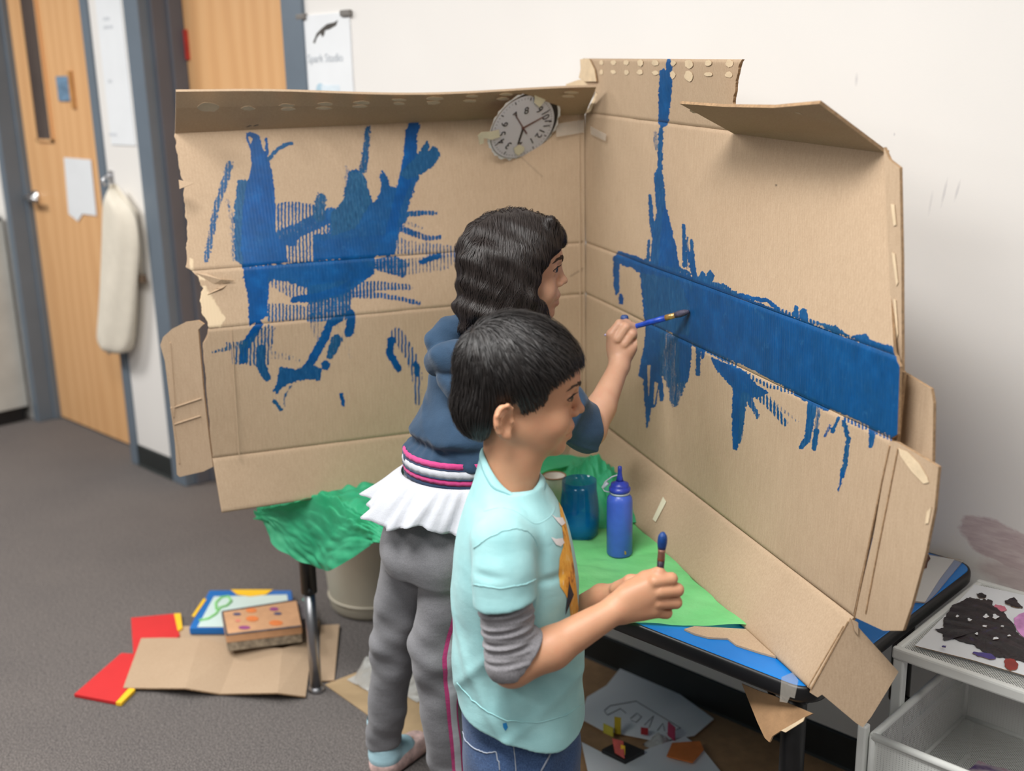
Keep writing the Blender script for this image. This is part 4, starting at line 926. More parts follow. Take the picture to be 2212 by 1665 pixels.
hand('minute_hand', hub_px, (1173, 253), .032, .018, M_CRED, .0016); hand('hour_hand', (1131, 275), (1119, 312), .035, .025, M_CBLK, .0016); hand('second_hand', (1138, 289), (1112, 246), .02, .01, M_CRED, .0020)
sheet('hub', [hit(hub_px[0]+3.2*math.cos(a), hub_px[1]+3.2*math.sin(a), ckn, ckc+ckn*.0024) for a in [2*PI*i/16 for i in range(16)]], ck, M_CRED, .0006)
for pts, lift in (([(1154, 196), (1178, 194), (1179, 216), (1166, 232), (1154, 222), (1155, 213)], .004), ([(1032, 292), (1040, 285), (1060, 284), (1078, 280), (1080, 296), (1062, 302), (1045, 298), (1045, 310), (1036, 312)], .003), ([(1110, 320), (1122, 312), (1133, 318), (1132, 326), (1120, 336), (1112, 330)], .003)):
    sheet('masking_tape', [hit(x, y, ckn, ckc+ckn*lift) for x, y in pts], ck, M_MASK, .0006)
# ================================================================ white mesh cart with a pulled-out basket
M_WHITEMET = pm('white_enamel', lin(226, 228, 224), .4, .04, 10)
t = NT('white_mesh'); v = t.coords('Object', (1, 1, 1)); vo = t.new('ShaderNodeTexVoronoi'); vo.inputs['Scale'].default_value = 260; vo.inputs['Randomness'].default_value = 0.0
mp = t.new('ShaderNodeMapping'); mp.inputs['Rotation'].default_value = (0, 0, PI/4); t.link(v, mp.inputs[0]); t.link(mp.outputs[0], vo.inputs['Vector'])
hole = t.ramp(vo.outputs['Distance'], [(.34, (1, 1, 1)), (.40, (0, 0, 0))]); t.base(lin(214, 216, 212)); t.setp(Roughness=.45)
tr = t.new('ShaderNodeBsdfTransparent'); mx = t.new('ShaderNodeMixShader'); t.link(hole, mx.inputs[0]); t.link(t.p.outputs[0], mx.inputs[1]); t.link(tr.outputs[0], mx.inputs[2]); t.link(mx.outputs[0], t.n['Material Output'].inputs[0]); M_MESH = t.m
KZ = at_y(2105, 1246, 2.11)[2]
kfl = at_z(1930, 1398, KZ); KX0 = -.770; KY0 = kfl[1]; KX1 = KX0+.46
print('cart', KZ, kfl, proj((KX0, KY0, KZ)), proj((KX0, 2.11, KZ)))
cart = thing('mesh_cart', ((KX0+KX1)/2, (KY0+2.11)/2, 0), 'white metal mesh cart standing beside the table at right', 'cart')
g = G(); r = .011
g.box((KX0, KY0, KZ-.022), (KX1, KY0+.014, KZ)); g.box((KX0, 2.096, KZ-.022), (KX1, 2.11, KZ)); g.box((KX0+.0005, KY0+.0135, KZ-.0225), (KX0+.014, 2.0965, KZ-.0005)); g.box((KX1-.014, KY0+.0135, KZ-.0225), (KX1-.0005, 2.0965, KZ-.0005))
bevel(g.build('top_frame', M_WHITEMET, cart), .004, 2)
G().grid(np.array([[(KX0+.012, KY0+.012, KZ-.004), (KX0+.012, 2.1, KZ-.004)], [(KX1-.012, KY0+.012, KZ-.004), (KX1-.012, 2.1, KZ-.004)]])).build('top_mesh', M_MESH, cart)
for x in (KX0+.002, KX1-.022):
    for y in (KY0+.003, 2.086):
        bevel(G().box((x, y, 0), (x+.02, y+.02, KZ-.02)).build('post', M_WHITEMET, cart), .003, 2)
# runners for the baskets
BZ = .405
for x in (KX0+.018, KX1-.026):
    for zz in (BZ, .19): G().box((x, KY0+.02, zz-.012), (x+.008, 2.09, zz+.004)).build('runner', M_WHITEMET, cart)
# basket pulled toward the room
def basket(y0, y1, zt, depth, lab):
    x0, x1 = KX0+.028, KX1-.03; zb = zt-depth
    b = thing('wire_basket', ((x0+x1)/2, (y0+y1)/2, zb), lab, 'basket')
    g = G()
    for a, c in (((x0, y0), (x1, y0)), ((x1, y0), (x1, y1)), ((x1, y1), (x0, y1)), ((x0, y1), (x0, y0))):
        for zz, rr in ((zt, .007), (zb+.005, .005)): g.tube([(a[0], a[1], zz), (c[0], c[1], zz)], rr, 8)
    for px, py in ((x0, y0), (x1, y0), (x1, y1), (x0, y1)): g.tube([(px, py, zt), (px, py, zb)], .006, 8)
    g.build('rim_frame', M_WHITEMET, b, True)
    for nm, q in (('side_mesh', [(x0, y0), (x0, y1)]), ('side_mesh', [(x1, y0), (x1, y1)]), ('side_mesh', [(x0, y0), (x1, y0)]), ('side_mesh', [(x0, y1), (x1, y1)])):
        G().grid(np.array([[(*q[0], zt), (*q[0], zb)], [(*q[1], zt), (*q[1], zb)]])).build(nm, M_MESH, b)
    G().grid(np.array([[(x0, y0, zb+.003), (x0, y1, zb+.003)], [(x1, y0, zb+.003), (x1, y1, zb+.003)]])).build('base_mesh', M_MESH, b)
    G().box(((x0+x1)/2-.04, y0-.012, zt-.05), ((x0+x1)/2+.04, y0-.006, zt-.02)).build('label_holder', M_CLEARPL, b)
    return b
def at_x(px, py, X): return hit(px, py, (1, 0, 0), (X, 0, 0))
bft = at_x(1886, 1590, KX0+.028); BZ2 = bft[2]; by0 = bft[1]; print('basket', bft)
basket(by0, by0+.40, BZ2, .15, 'white mesh basket pulled out of the cart beside the table')
for x in (KX0+.004, KX1-.02): bevel(G().box((x, by0-.012, .0), (x+.016, by0+.006, BZ2+.018)).build('front_post', M_WHITEMET, cart), .003, 2)
# things inside the basket: crumpled painted paper
uu, vv = np.meshgrid(np.linspace(-1, 1, 40), np.linspace(-1, 1, 40), indexing='ij'); rr_ = np.sqrt(uu**2+vv**2)
P = np.stack([KX0+.24+uu*.13, by0+.15+vv*.12, BZ2-.144+.035*np.clip(1-rr_*.8, 0, 1)+crumple(uu, vv, .045, 2.3, 41)*np.clip(1.3-rr_, 0, 1)], -1)
t = NT('painted_crumple'); n = t.noise(t.coords(), 14, 4); t.base(t.ramp(n, [(.3, lin(60, 60, 150)), (.42, lin(120, 96, 150)), (.55, lin(205, 190, 200)), (.66, lin(190, 90, 130)), (.78, lin(210, 205, 215))])); t.setp(Roughness=.7)
tag(G().grid(P).build('painted_paper', t.m, None, True), 'crumpled purple and blue painted paper lying in the wire basket', 'paper')
# black paint painting on the cart top
def kp(x, y, off=.0): return at_z(x, y, KZ+off)
pq = [(2105, 1262), (2212, 1285), (2300, 1310), (2330, 1500), (2212, 1458), (2100, 1425), (1976, 1394), (2040, 1330)]
pa = thing('painting', kp(2100, 1350), 'white paper covered in thick black and purple paint on the cart', 'painting')
sheet('paper', [kp(x, y, .004) for x, y in pq], pa, M_PAPER, .0012)
t = NT('thick_black_paint'); v = t.coords(); n = t.noise(v, 40, 5, .7); w = t.new('ShaderNodeTexWave'); w.wave_type = 'RINGS'; w.inputs['Scale'].default_value = 9; w.inputs['Distortion'].default_value = 6; w.inputs['Detail'].default_value = 4; t.link(v, w.inputs['Vector'])
t.base(t.ramp(n, [(.3, lin(18, 15, 18)), (.62, lin(36, 26, 30)), (.72, lin(52, 44, 92)), (.78, lin(24, 18, 22))])); t.setp(Roughness=.28, Specular_IOR_Level=.6); t.bump(t.math('ADD', w.outputs['Fac'], n), .8, .004); M_BPT = t.m
def organic(pts, n=5, amp=3.0, seed=0):
    r = random.Random(seed); out = []; m = len(pts)
    for i in range(m):
        p0, p1, p2, p3 = (np.array(pts[(i+k) % m], float) for k in (-1, 0, 1, 2))
        for f in np.linspace(0, 1, n, endpoint=False):
            q = .5*((2*p1)+(-p0+p2)*f+(2*p0-5*p1+4*p2-p3)*f*f+(-p0+3*p1-3*p2+p3)*f**3); out.append(tuple(q+np.array([r.uniform(-amp, amp), r.uniform(-amp, amp)*.7])))
    return out
bl_ = [(2020, 1360), (2036, 1356), (2038, 1338), (2055, 1310), (2075, 1300), (2095, 1290), (2118, 1294), (2140, 1296), (2146, 1306), (2168, 1320), (2190, 1352), (2212, 1380), (2290, 1440), (2320, 1480), (2212, 1430), (2190, 1425), (2165, 1420), (2130, 1410), (2100, 1390), (2075, 1386), (2058, 1378), (2040, 1382), (2036, 1368)]
g0_ = [kp(x, y, .006) for x, y in organic(bl_, 7, 2.6, 4)]; cb_ = sum(g0_)/len(g0_)
g = G(); g.add([tuple(cb_+np.array([0, 0, .004]))]+[tuple(p) for p in g0_], [(0, 1+i, 1+(i+1) % len(g0_)) for i in range(len(g0_))]); g.build('black_paint', M_BPT, pa)
for pts, m in (([(2190, 1340), (2215, 1322), (2280, 1330), (2290, 1400), (2230, 1385), (2205, 1370)], pm('magenta_wash', lin(216, 150, 206), .5, .3, 40)), ([(2148, 1306), (2170, 1310), (2172, 1320), (2150, 1316)], pm('pink_wash', lin(214, 120, 140), .5, .2, 40)), ([(2170, 1300), (2190, 1290), (2200, 1302), (2210, 1312), (2190, 1310)], M_BPT), ([(2110, 1284), (2120, 1280), (2132, 1288), (2118, 1292)], M_BPT), ([(2100, 1408), (2140, 1412), (2150, 1424), (2118, 1418)], pm('violet_paint', lin(78, 66, 140), .4, .2, 40)), ([(2170, 1424), (2190, 1424), (2200, 1440), (2185, 1448), (2172, 1440)], pm('red_paint', lin(150, 48, 40), .4, .2, 40))):
    sheet('paint_splash', [kp(x, y, .0062) for x, y in organic(pts, 5, 1.5, 2)], pa, m, .0008)
for x, y, rr in ((2068, 1330, 3), (2110, 1368, 3), (2180, 1372, 3), (2094, 1338, 4), (2130, 1330, 5), (2150, 1331, 6), (2128, 1352, 4), (2150, 1378, 5), (2040, 1396, 4), (2166, 1352, 3)):
    sheet('paint_fleck', [kp(x+rr*math.cos(a)*1.1*(1+.4*math.sin(3*a+x)), y+rr*math.sin(a)*.7*(1+.4*math.sin(2*a+y)), .0108) for a in [2*PI*i/14 for i in range(14)]], pa, M_PAPER if y != 1396 else pm('indigo_drop', lin(60, 50, 120), .4), .0006)
# laminated sheet on the blue table end with a brown smudge
lam = [(2000, 1196), (2060, 1206), (2082, 1210), (2048, 1250), (2022, 1282), (2000, 1302), (1966, 1300), (1978, 1250)]
ls = thing('plastic_sleeve', at_z(2020, 1250, TZ), 'clear sleeve with white paper on the right end of the blue table', 'plastic sleeve')
sheet('sleeve', [at_z(x, y, TZ+.0035) for x, y in lam], ls, M_CLEAR, .001)
sheet('paper', [at_z(x, y, TZ+.0022) for x, y in ((1990, 1196), (2062, 1208), (2030, 1250), (1998, 1300), (1960, 1296))], ls, M_PAPER, .0008)
sheet('brown_smudge', [at_z(x, y, TZ+.0045) for x, y in ((1996, 1196), (2006, 1198), (2010, 1206), (2004, 1214), (2002, 1226), (1990, 1228))], ls, pm('brown_paint', lin(96, 58, 46), .5, .2, 60), .0006)

# ================================================================ things on the floor at left
M_REDB = pm('red_cover', lin(206, 40, 44), .5, .05, 10); M_YEL = pm('yellow_spine', lin(246, 196, 40), .5, .05, 10)
def floorpoly(pts, z): return [at_z(x, y, z) for x, y in pts]
def folder(red, spine, z, lab, th=.008):
    f = thing('red_folder', at_z(*red[0], 0), lab, 'folder', 'red folders by the cardboard piece')
    G().slab(ccw(floorpoly(red, z)), (0, 0, 1), th).build('cover', M_REDB, f); G().slab(ccw(floorpoly(spine, z+.001)), (0, 0, 1), th+.001).build('spine_tape', M_YEL, f); return f
def ccw(p):
    a = sum(p[i][0]*p[(i+1) % len(p)][1]-p[(i+1) % len(p)][0]*p[i][1] for i in range(len(p))); return p if a > 0 else p[::-1]
folder([(283, 1334), (378, 1325), (388, 1372), (330, 1420), (288, 1412)], [(376, 1325), (390, 1324), (394, 1356), (384, 1362)], .011, 'red folder with yellow spine lying behind the flattened cardboard piece')
folder([(160, 1499), (262, 1410), (292, 1412), (300, 1460), (250, 1516)], [(250, 1517), (262, 1518), (292, 1488), (280, 1484)], .010, 'red folder with yellow spine jutting out left of the cardboard piece')
# flattened cardboard with creases
fc = thing('cardboard_piece', at_z(480, 1440, 0), 'flattened creased cardboard piece lying on the carpet behind the table leg', 'cardboard')
def strip(top, bot, name='panel'):
    a = [at_z(x, y, z) for x, y, z in top]; b = [at_z(x, y, z) for x, y, z in bot]
    for i in range(len(a)-1): sheet(name, [a[i], a[i+1], b[i+1], b[i]], fc, M_CARD, .004)
strip([(305, 1378, .02), (350, 1377, .022), (432, 1378, .03), (516, 1396, .014), (610, 1400, .03), (676, 1384, .014)], [(266, 1485, .012), (330, 1486, .014), (400, 1486, .03), (476, 1498, .008), (600, 1496, .03), (660, 1504, .008)])
strip([(338, 1352, .006), (480, 1352, .006), (690, 1340, .006)], [(332, 1400, .005), (500, 1410, .005), (680, 1420, .005)], 'lower_layer')
strip([(692, 1350, .01), (733, 1348, .01)], [(690, 1470, .006), (722, 1469, .006)], 'side_piece')
# magnetic drawing board
db = thing('drawing_board', at_z(520, 1320, 0), 'blue and yellow framed drawing board with green scribble on the floor', 'drawing board')
zb = .03
def dq(pts, z): return ccw(floorpoly(pts, z))
bevel(G().slab(dq([(408, 1356), (452, 1274), (630, 1274), (640, 1356)], zb), (0, 0, 1), .022).build('frame', pm('blue_frame', lin(20, 108, 186), .4, .05, 8), db), .004)
sheet('screen', [at_z(x, y, zb+.0015) for x, y in ((426, 1354), (462, 1288), (620, 1284), (630, 1354))], db, pm('pale_screen', lin(206, 226, 222), .3, .04, 8), .001)
sheet('yellow_corner', [at_z(x, y, zb+.0022) for x, y in ((498, 1273), (590, 1273), (574, 1284), (540, 1288), (512, 1284))], db, M_YEL, .001)
sheet('yellow_corner', [at_z(x, y, zb+.0022) for x, y in ((414, 1330), (440, 1292), (446, 1294), (420, 1332))], db, M_YEL, .001)
M_GRN = pm('green_marker', lin(130, 208, 120), .4, .15, 30)
G().tube([at_z(x, y, zb+.003) for x, y in ((430, 1340), (450, 1336), (466, 1326), (476, 1312), (490, 1308), (500, 1298), (494, 1288), (478, 1290), (466, 1302), (468, 1316))], .004, 6).build('scribble', M_GRN, db, True)
# decorated cardboard box lid on top of the pile
bx = thing('decorated_box', at_z(565, 1390, .04), 'small decorated cardboard lid with orange and purple spots on the cardboard pile', 'box lid')
zl = .085; tl = [(478, 1320), (640, 1294), (652, 1352), (488, 1372)]
tq = [at_z(x, y, zl) for x, y in tl]
M_LID = pm('kraft_lid', lin(206, 158, 118), .8, .08, 30); M_LIDE = pm('inked_edge', lin(96, 92, 96), .8, .4, 60)
bevel(G().slab(ccw(tq), (0, 0, 1), .024).build('lid_top', M_LID, bx), .002)
cl_ = sum(tq)/4
lowr = [cl_+(p-cl_)*.985-np.array([0, 0, .024]) for p in tq]
bevel(G().slab(ccw(lowr), (0, 0, 1), .026).build('lid_side', pm('scribbled_side', lin(150, 138, 120), .85, .5, 70), bx), .001, 1)
for x, y, rx, ry, c in ((543, 1318, 12, 5, lin(226, 128, 66)), (545, 1336, 14, 6, lin(226, 128, 66)), (596, 1345, 15, 6, lin(226, 128, 66)), (592, 1315, 10, 4, lin(150, 72, 130)), (528, 1355, 13, 4, lin(150, 72, 130)), (512, 1326, 9, 3, lin(70, 76, 110)), (600, 1325, 9, 3, lin(70, 76, 110)), (514, 1340, 6, 3, lin(216, 130, 110))):
    sheet('spot', [at_z(x+rx*math.cos(a), y+ry*math.sin(a), zl+.001) for a in [2*PI*i/14 for i in range(14)]], bx, pm('spot_ink', c, .7, .1, 50), .0006)
for a, b in (((480, 1322), (490, 1371)), ((480, 1321), (640, 1296)), ((489, 1371), (650, 1352))):
    G().tube([at_z(*a, zl+.0006), at_z(*b, zl+.0006)], .0028, 6).build('inked_border', M_LIDE, bx)
G().slab(ccw(floorpoly([(640, 1300), (668, 1294), (676, 1330), (650, 1338)], .07)), (0, 0, 1), .03).build('end_flap', M_LIDE, bx)
# teal scrap by the leg
sc2 = [(654, 1292), (668, 1296), (668, 1326), (652, 1322)]
tag(G().slab(ccw(floorpoly(sc2, .035)), (0, 0, 1), .03).build('foam_block', pm('teal_foam', lin(110, 190, 176), .7, .1, 20)), 'small teal foam block half hidden beside the decorated cardboard lid', 'foam block')

# wastebasket under the table
M_BIN = pm('beige_plastic', lin(196, 188, 170), .45, .05, 8)
bc = at_z(800, 1300, 0); br = .135
bc = at_z(775, 1345, 0)+np.array([-.697, .717, 0])*br+np.array([CR[0][0], CR[0][1], 0])*.030
print('bin', bc)
bn = thing('wastebasket', bc, 'round beige plastic wastebasket under the left end of the table', 'wastebasket')
G().lathe([(0, .002), (br*.93, .002), (br*.98, .012), (br*1.0, .05), (br*1.17, .36), (br*1.2, .365), (br*1.2, .385), (br*1.17, .388), (br*1.14, .38), (br*.97, .05), (br*.94, .012), (0, .01)], bc, 40).build('bin_shell', M_BIN, bn, True)
G().tube([(bc[0]+br*1.0*math.cos(a), bc[1]+br*1.0*math.sin(a), .045) for a in [2*PI*i/40 for i in range(41)]], .004, 6).build('foot_rib', M_BIN, bn, True)

# brown paper and plastic by the girl's feet, and the mess under the table
M_BPAP = pm('brown_wrapping_paper', lin(178, 152, 116), .75, .12, 12, .3, 60)
def lay(name, pts, z, mat, lab, cat, th=.002, grp=None):
    return tag(G().slab(ccw(floorpoly(pts, z)), (0, 0, 1), th).build(name, mat), lab, cat, grp)
lay('wrapping_paper', [(702, 1478), (800, 1440), (905, 1420), (1010, 1500), (1010, 1650), (880, 1612), (790, 1540)], .003, M_BPAP, 'brown wrapping paper sheet on the carpet between the legs of the girl', 'paper')
def lump(name, px, py, rx, h, mat, lab, cat, seed):
    c = at_z(px, py, 0); n = 26; uu, vv = np.meshgrid(np.linspace(-1, 1, n), np.linspace(-1, 1, n), indexing='ij'); r2 = np.sqrt(uu**2+vv**2)
    P = np.stack([c[0]+uu*rx, c[1]+vv*rx, .006+h*np.clip(1-r2, 0, 1)**.7+crumple(uu, vv, h*.9, 2.1, seed)*np.clip(1.15-r2, 0, 1)], -1)
    return tag(G().grid(P).build(name, mat, None, True), lab, cat)
t = NT('crinkled_plastic'); t.base(lin(206, 206, 202)); t.setp(Roughness=.25, Alpha=.8); t.bump(t.noise(t.coords(), 50, 4), .6, .004); M_CRIN = t.m
lump('plastic_bag', 812, 1470, .055, .06, M_CRIN, 'crinkled white plastic bag on the floor behind the left grey trouser leg', 'plastic bag', 5)
lump('plastic_bag', 905, 1490, .05, .05, M_CRIN, 'crinkled white plastic wrap on the floor between the grey trouser legs', 'plastic bag', 9)
lay('cardboard_sheet', [(1180, 1395), (1330, 1440), (1560, 1540), (1720, 1612), (1900, 1700), (1800, 1900), (1300, 1800), (1150, 1600)], .006, M_BROWN, 'large brown cardboard sheet lying on the floor under the table', 'cardboard', .005)
def tilted(name, pts, mat, lab, cat):
    return tag(G().slab(ccw([at_z(x, y, z) for x, y, z in pts]), (0, 0, 1), .0015).build(name, mat), lab, cat)
dr = thing('drawing_paper', at_z(1400, 1560, 0), 'large white paper with a pencil drawing on the floor under the table', 'paper')
pts = [(1352, 1428, .03), (1400, 1450, .02), (1542, 1552, .012), (1500, 1588, .012), (1420, 1600, .012), (1300, 1576, .012), (1252, 1550, .012), (1268, 1505, .02), (1310, 1480, .028)]
G().slab(ccw([at_z(x, y, .016) for x, y, z in pts]), (0, 0, 1), .002).build('sheet', M_PAPER, dr)
M_PEN = pm('pencil_line', lin(120, 120, 122), .8)
for ln in ([(1306, 1534), (1318, 1524), (1374, 1514), (1380, 1518), (1470, 1572), (1440, 1584)], [(1306, 1536), (1312, 1544), (1340, 1530), (1352, 1540)], [(1362, 1552), (1376, 1540), (1386, 1548), (1374, 1560), (1364, 1556)], [(1392, 1566), (1412, 1546), (1402, 1572)], [(1420, 1578), (1432, 1562), (1436, 1578)]):
    G().tube([at_z(x, y, .0168) for x, y in ln], .0011, 5).build('pencil_line', M_PEN, dr)
lay('white_paper', [(1256, 1602), (1330, 1640), (1480, 1590), (1520, 1620), (1600, 1720), (1500, 1800), (1290, 1760)], .020, M_PAPER, 'plain white paper sheet nearest the boy on the floor under the table', 'paper')
kb = thing('black_tray', at_z(1345, 1620, .022), 'black card tray with a red card standing in it on the white paper', 'tray')
G().slab(ccw(floorpoly([(1300, 1618), (1340, 1598), (1392, 1620), (1350, 1642)], .032)), (0, 0, 1), .010).build('tray_base', M_BLACKP, kb)
G().slab([at_z(1322, 1594, .075), at_z(1345, 1600, .075), at_z(1348, 1638, .034), at_z(1328, 1626, .034)][::-1], (-.5, -.7, .4), .002).build('red_card', pm('red_card', lin(206, 92, 84), .6, .2, 40), kb)
G().slab([at_z(1341, 1608, .066), at_z(1348, 1610, .066), at_z(1348, 1630, .040), at_z(1341, 1628, .040)][::-1], (-.5, -.7, .4), .003).build('yellow_label', M_YEL, kb)
lay('craft_paper', [(1452, 1604), (1512, 1600), (1520, 1618), (1496, 1646), (1440, 1632)], .030, pm('orange_tissue', lin(218, 122, 56), .6, .1, 30), 'orange craft paper piece lying on the white paper under the table', 'craft paper', .003)
def upright(name, pts, z0, z1, mat, lab, cat):
    (xa, ya), (xb, yb) = pts; a = at_z(xa, ya, z0); b = at_z(xb, yb, z0); n = np.cross(b-a, (0, 0, 1.0)); n /= np.linalg.norm(n)
    return tag(G().slab([a, b, b+np.array([0, 0, z1-z0]), a+np.array([0, 0, z1-z0])], n, .003).build(name, mat), lab, cat)
upright('craft_paper', [(1303, 1582), (1324, 1592)], .024, .048, pm('pale_yellow_card', lin(206, 196, 76), .6), 'small pale yellow card standing at left behind the black tray', 'craft paper')
upright('craft_paper', [(1327, 1584), (1341, 1586)], .024, .068, pm('yellow_card', lin(196, 172, 46), .6), 'tall yellow card strip standing behind the black tray', 'craft paper')
upright('craft_paper', [(1384, 1586), (1400, 1588)], .024, .042, pm('crimson_card', lin(176, 52, 60), .6), 'small crimson card standing on the pencil drawing', 'craft paper')
upright('craft_paper', [(1442, 1588), (1456, 1600)], .024, .060, pm('magenta_card', lin(176, 60, 96), .6), 'small magenta card standing beside the orange craft paper', 'craft paper')
lump('plastic_bag', 1425, 1612, .03, .02, M_CRIN, 'small clump of crinkled clear wrap beside the orange craft paper', 'plastic bag', 13)
# ================================================================ people: smooth-blended volumes meshed with surface nets
RX = np.array([math.cos(YAW), math.sin(YAW), 0.0]); AX = np.array([-math.sin(YAW), math.cos(YAW), 0.0])
def loc(px, py, Yh):
    d = ray(px, py); tt = Yh/(d @ AX); P = CO+tt*d
    return np.array([P @ RX, Yh, P[2]])
def tow(V):
    V = np.asarray(V, float); return V[..., :1]*RX+V[..., 1:2]*AX+V[..., 2:3]*np.array([0, 0, 1.0])
def tol(P):
    P = np.asarray(P, float); return np.array([P @ RX, P @ AX, P[2]])
class SDF:
    def __init__(s, lo, hi, h, hz=None):
        """hz: optional list of (z limit, spacing) for a graded vertical grid"""
        s.x = np.arange(lo[0], hi[0]+h, h, dtype=np.float32); s.y = np.arange(lo[1], hi[1]+h, h, dtype=np.float32)
        if hz:
            z = [lo[2]]
            while z[-1] < hi[2]:
                sp = next(q for lim, q in hz if z[-1] < lim); z.append(z[-1]+sp)
            s.z = np.array(z, np.float32)
        else: s.z = np.arange(lo[2], hi[2]+h, h, dtype=np.float32)
        s.F = np.full((len(s.x), len(s.y), len(s.z)), .06, np.float32)
    def sl(s, lo, hi):
        r = []
        for c, a, b in zip((s.x, s.y, s.z), lo, hi): r.append(slice(int(np.searchsorted(c, a)), int(np.searchsorted(c, b, 'right'))))
        return tuple(r)
    def xyz(s, S): return s.x[S[0]][:, None, None], s.y[S[1]][None, :, None], s.z[S[2]][None, None, :]
    def op(s, lo, hi, fn, k=.008, mode='u'):
        S = s.sl(lo, hi)
        if any(q.stop <= q.start for q in S): return
        X, Y, Z = s.xyz(S); d = fn(X, Y, Z).astype(np.float32); a = s.F[S]
        if mode == 'u':
            if k <= 0: s.F[S] = np.minimum(a, d)
            else:
                h = np.clip(.5+.5*(d-a)/k, 0, 1); s.F[S] = d*(1-h)+a*h-k*h*(1-h)
        else:
            d = -d; k = max(k, 1e-5); h = np.clip(.5-.5*(d-a)/k, 0, 1); s.F[S] = d*(1-h)+a*h+k*h*(1-h)
    def cap(s, a, b, r1, r2=None, k=.008, mode='u', flat=None, wob=None):
        a = np.asarray(a, float); b = np.asarray(b, float); r2 = r1 if r2 is None else r2; m = max(r1, r2)+.045+k; ab = b-a; L2 = ab@ab+1e-12
        def fn(X, Y, Z):
            px, py, pz = X-a[0], Y-a[1], Z-a[2]; t = np.clip((px*ab[0]+py*ab[1]+pz*ab[2])/L2, 0, 1)
            qx, qy, qz = px-ab[0]*t, py-ab[1]*t, pz-ab[2]*t
            if flat is not None:
                n, f = flat; dn = qx*n[0]+qy*n[1]+qz*n[2]; e = (1/f-1)*dn; qx, qy, qz = qx+e*n[0], qy+e*n[1], qz+e*n[2]
            d = np.sqrt(qx*qx+qy*qy+qz*qz)-(r1+(r2-r1)*t)
            return d+wob(X, Y, Z, t) if wob else d
        s.op(np.minimum(a, b)-m, np.maximum(a, b)+m, fn, k, mode)
    def chain(s, pts, rs, k=.006, mode='u', flat=None):
        for i in range(len(pts)-1): s.cap(pts[i], pts[i+1], rs[i], rs[i+1], k, mode, flat)
    def ell(s, c, r, k=.008, R=None, mode='u'):
        c = np.asarray(c, float); r = np.asarray(r, float); m = r.max()+.045+k; R = np.eye(3) if R is None else np.asarray(R)
        def fn(X, Y, Z):
            px, py, pz = X-c[0], Y-c[1], Z-c[2]
            u = (px*R[0, 0]+py*R[1, 0]+pz*R[2, 0]); v = (px*R[0, 1]+py*R[1, 1]+pz*R[2, 1]); w = (px*R[0, 2]+py*R[1, 2]+pz*R[2, 2])
            k0 = np.sqrt((u/r[0])**2+(v/r[1])**2+(w/r[2])**2); k1 = np.sqrt((u/r[0]**2)**2+(v/r[1]**2)**2+(w/r[2]**2)**2)+1e-9
            return k0*(k0-1)/k1
        s.op(c-m, c+m, fn, k, mode)
    def loft(s, rows, k=.008, mode='u', rot=0.0, p=2.0, wob=None, cap=.0):
        """rows: (z, cx, cy, rx, ry) ascending z; section ellipse turned by rot about z"""
        R_ = np.array(sorted([tuple(map(float, q)) for q in rows])); z0, z1 = R_[0, 0], R_[-1, 0]; m = R_[:, 3:5].max()+.05
        cr, sr = math.cos(rot), math.sin(rot)
        zz = np.linspace(z0, z1, 200); 
        def sm(col): 
            y = np.interp(zz, R_[:, 0], R_[:, col]); kk = np.ones(25)/25; return np.convolve(np.pad(y, 12, mode='edge'), kk, 'valid')
        tab = [sm(i) for i in (1, 2, 3, 4)]
        def fn(X, Y, Z):
            cx, cy, rx, ry = (np.interp(Z, zz, q) for q in tab); dx, dy = X-cx, Y-cy; u = dx*cr+dy*sr; v = -dx*sr+dy*cr
            e = (np.abs(u/rx)**p+np.abs(v/ry)**p)**(1/p); d = (e-1)*np.minimum(rx, ry)
            dz = np.maximum(z0-Z, Z-z1)+0*d
            if wob: d = d+wob(X, Y, Z)
            return np.where(dz > 0, np.sqrt(np.maximum(d, 0)**2+dz**2), np.maximum(d, dz))
        s.op((R_[:, 1].min()-m, R_[:, 2].min()-m, z0-.05), (R_[:, 1].max()+m, R_[:, 2].max()+m, z1+.05), fn, k, mode)
    def disp(s, lo, hi, fn):
        S = s.sl(lo, hi); X, Y, Z = s.xyz(S); a = s.F[S]; sel = np.abs(a) < .03; d = (fn(X, Y, Z)+0*a).astype(np.float32); s.F[S] = np.where(sel, a+d, a)
    def mesh(s):
        F = s.F; nx, ny, nz = F.shape; B = F < 0
        c = np.zeros((nx-1, ny-1, nz-1), np.uint8)
        for i in (0, 1):
            for j in (0, 1):
                for k in (0, 1): c += B[i:nx-1+i, j:ny-1+j, k:nz-1+k]
        idx = np.argwhere((c > 0) & (c < 8)); n = len(idx); I, J, K = idx.T
        vid = np.full(c.shape, -1, np.int32); vid[I, J, K] = np.arange(n)
        val = {}; 
        for i in (0, 1):
            for j in (0, 1):
                for k in (0, 1): val[i, j, k] = F[I+i, J+j, K+k]
        acc = np.zeros((n, 3)); cnt = np.zeros(n)
        cs = list(val)
        for a in cs:
            for ax in range(3):
                if a[ax] == 0:
                    b = list(a); b[ax] = 1; b = tuple(b); va, vb = val[a], val[b]; m = (va < 0) != (vb < 0); den = va-vb; den = np.where(np.abs(den) < 1e-12, 1e-12, den); t = np.clip(va/den, 0, 1)
                    p = np.empty((n, 3)); p[:] = a; p[:, ax] = t; acc[m] += p[m]; cnt[m] += 1
        f = acc/np.maximum(cnt, 1)[:, None]
        V = np.stack([cc[q]+(cc[q+1]-cc[q])*f[:, ax] for ax, (cc, q) in enumerate(((s.x, I), (s.y, J), (s.z, K)))], 1)
        quads = []
        def faces(m, offs, flipfix):
            e = np.argwhere(m[0] != m[1]); return e
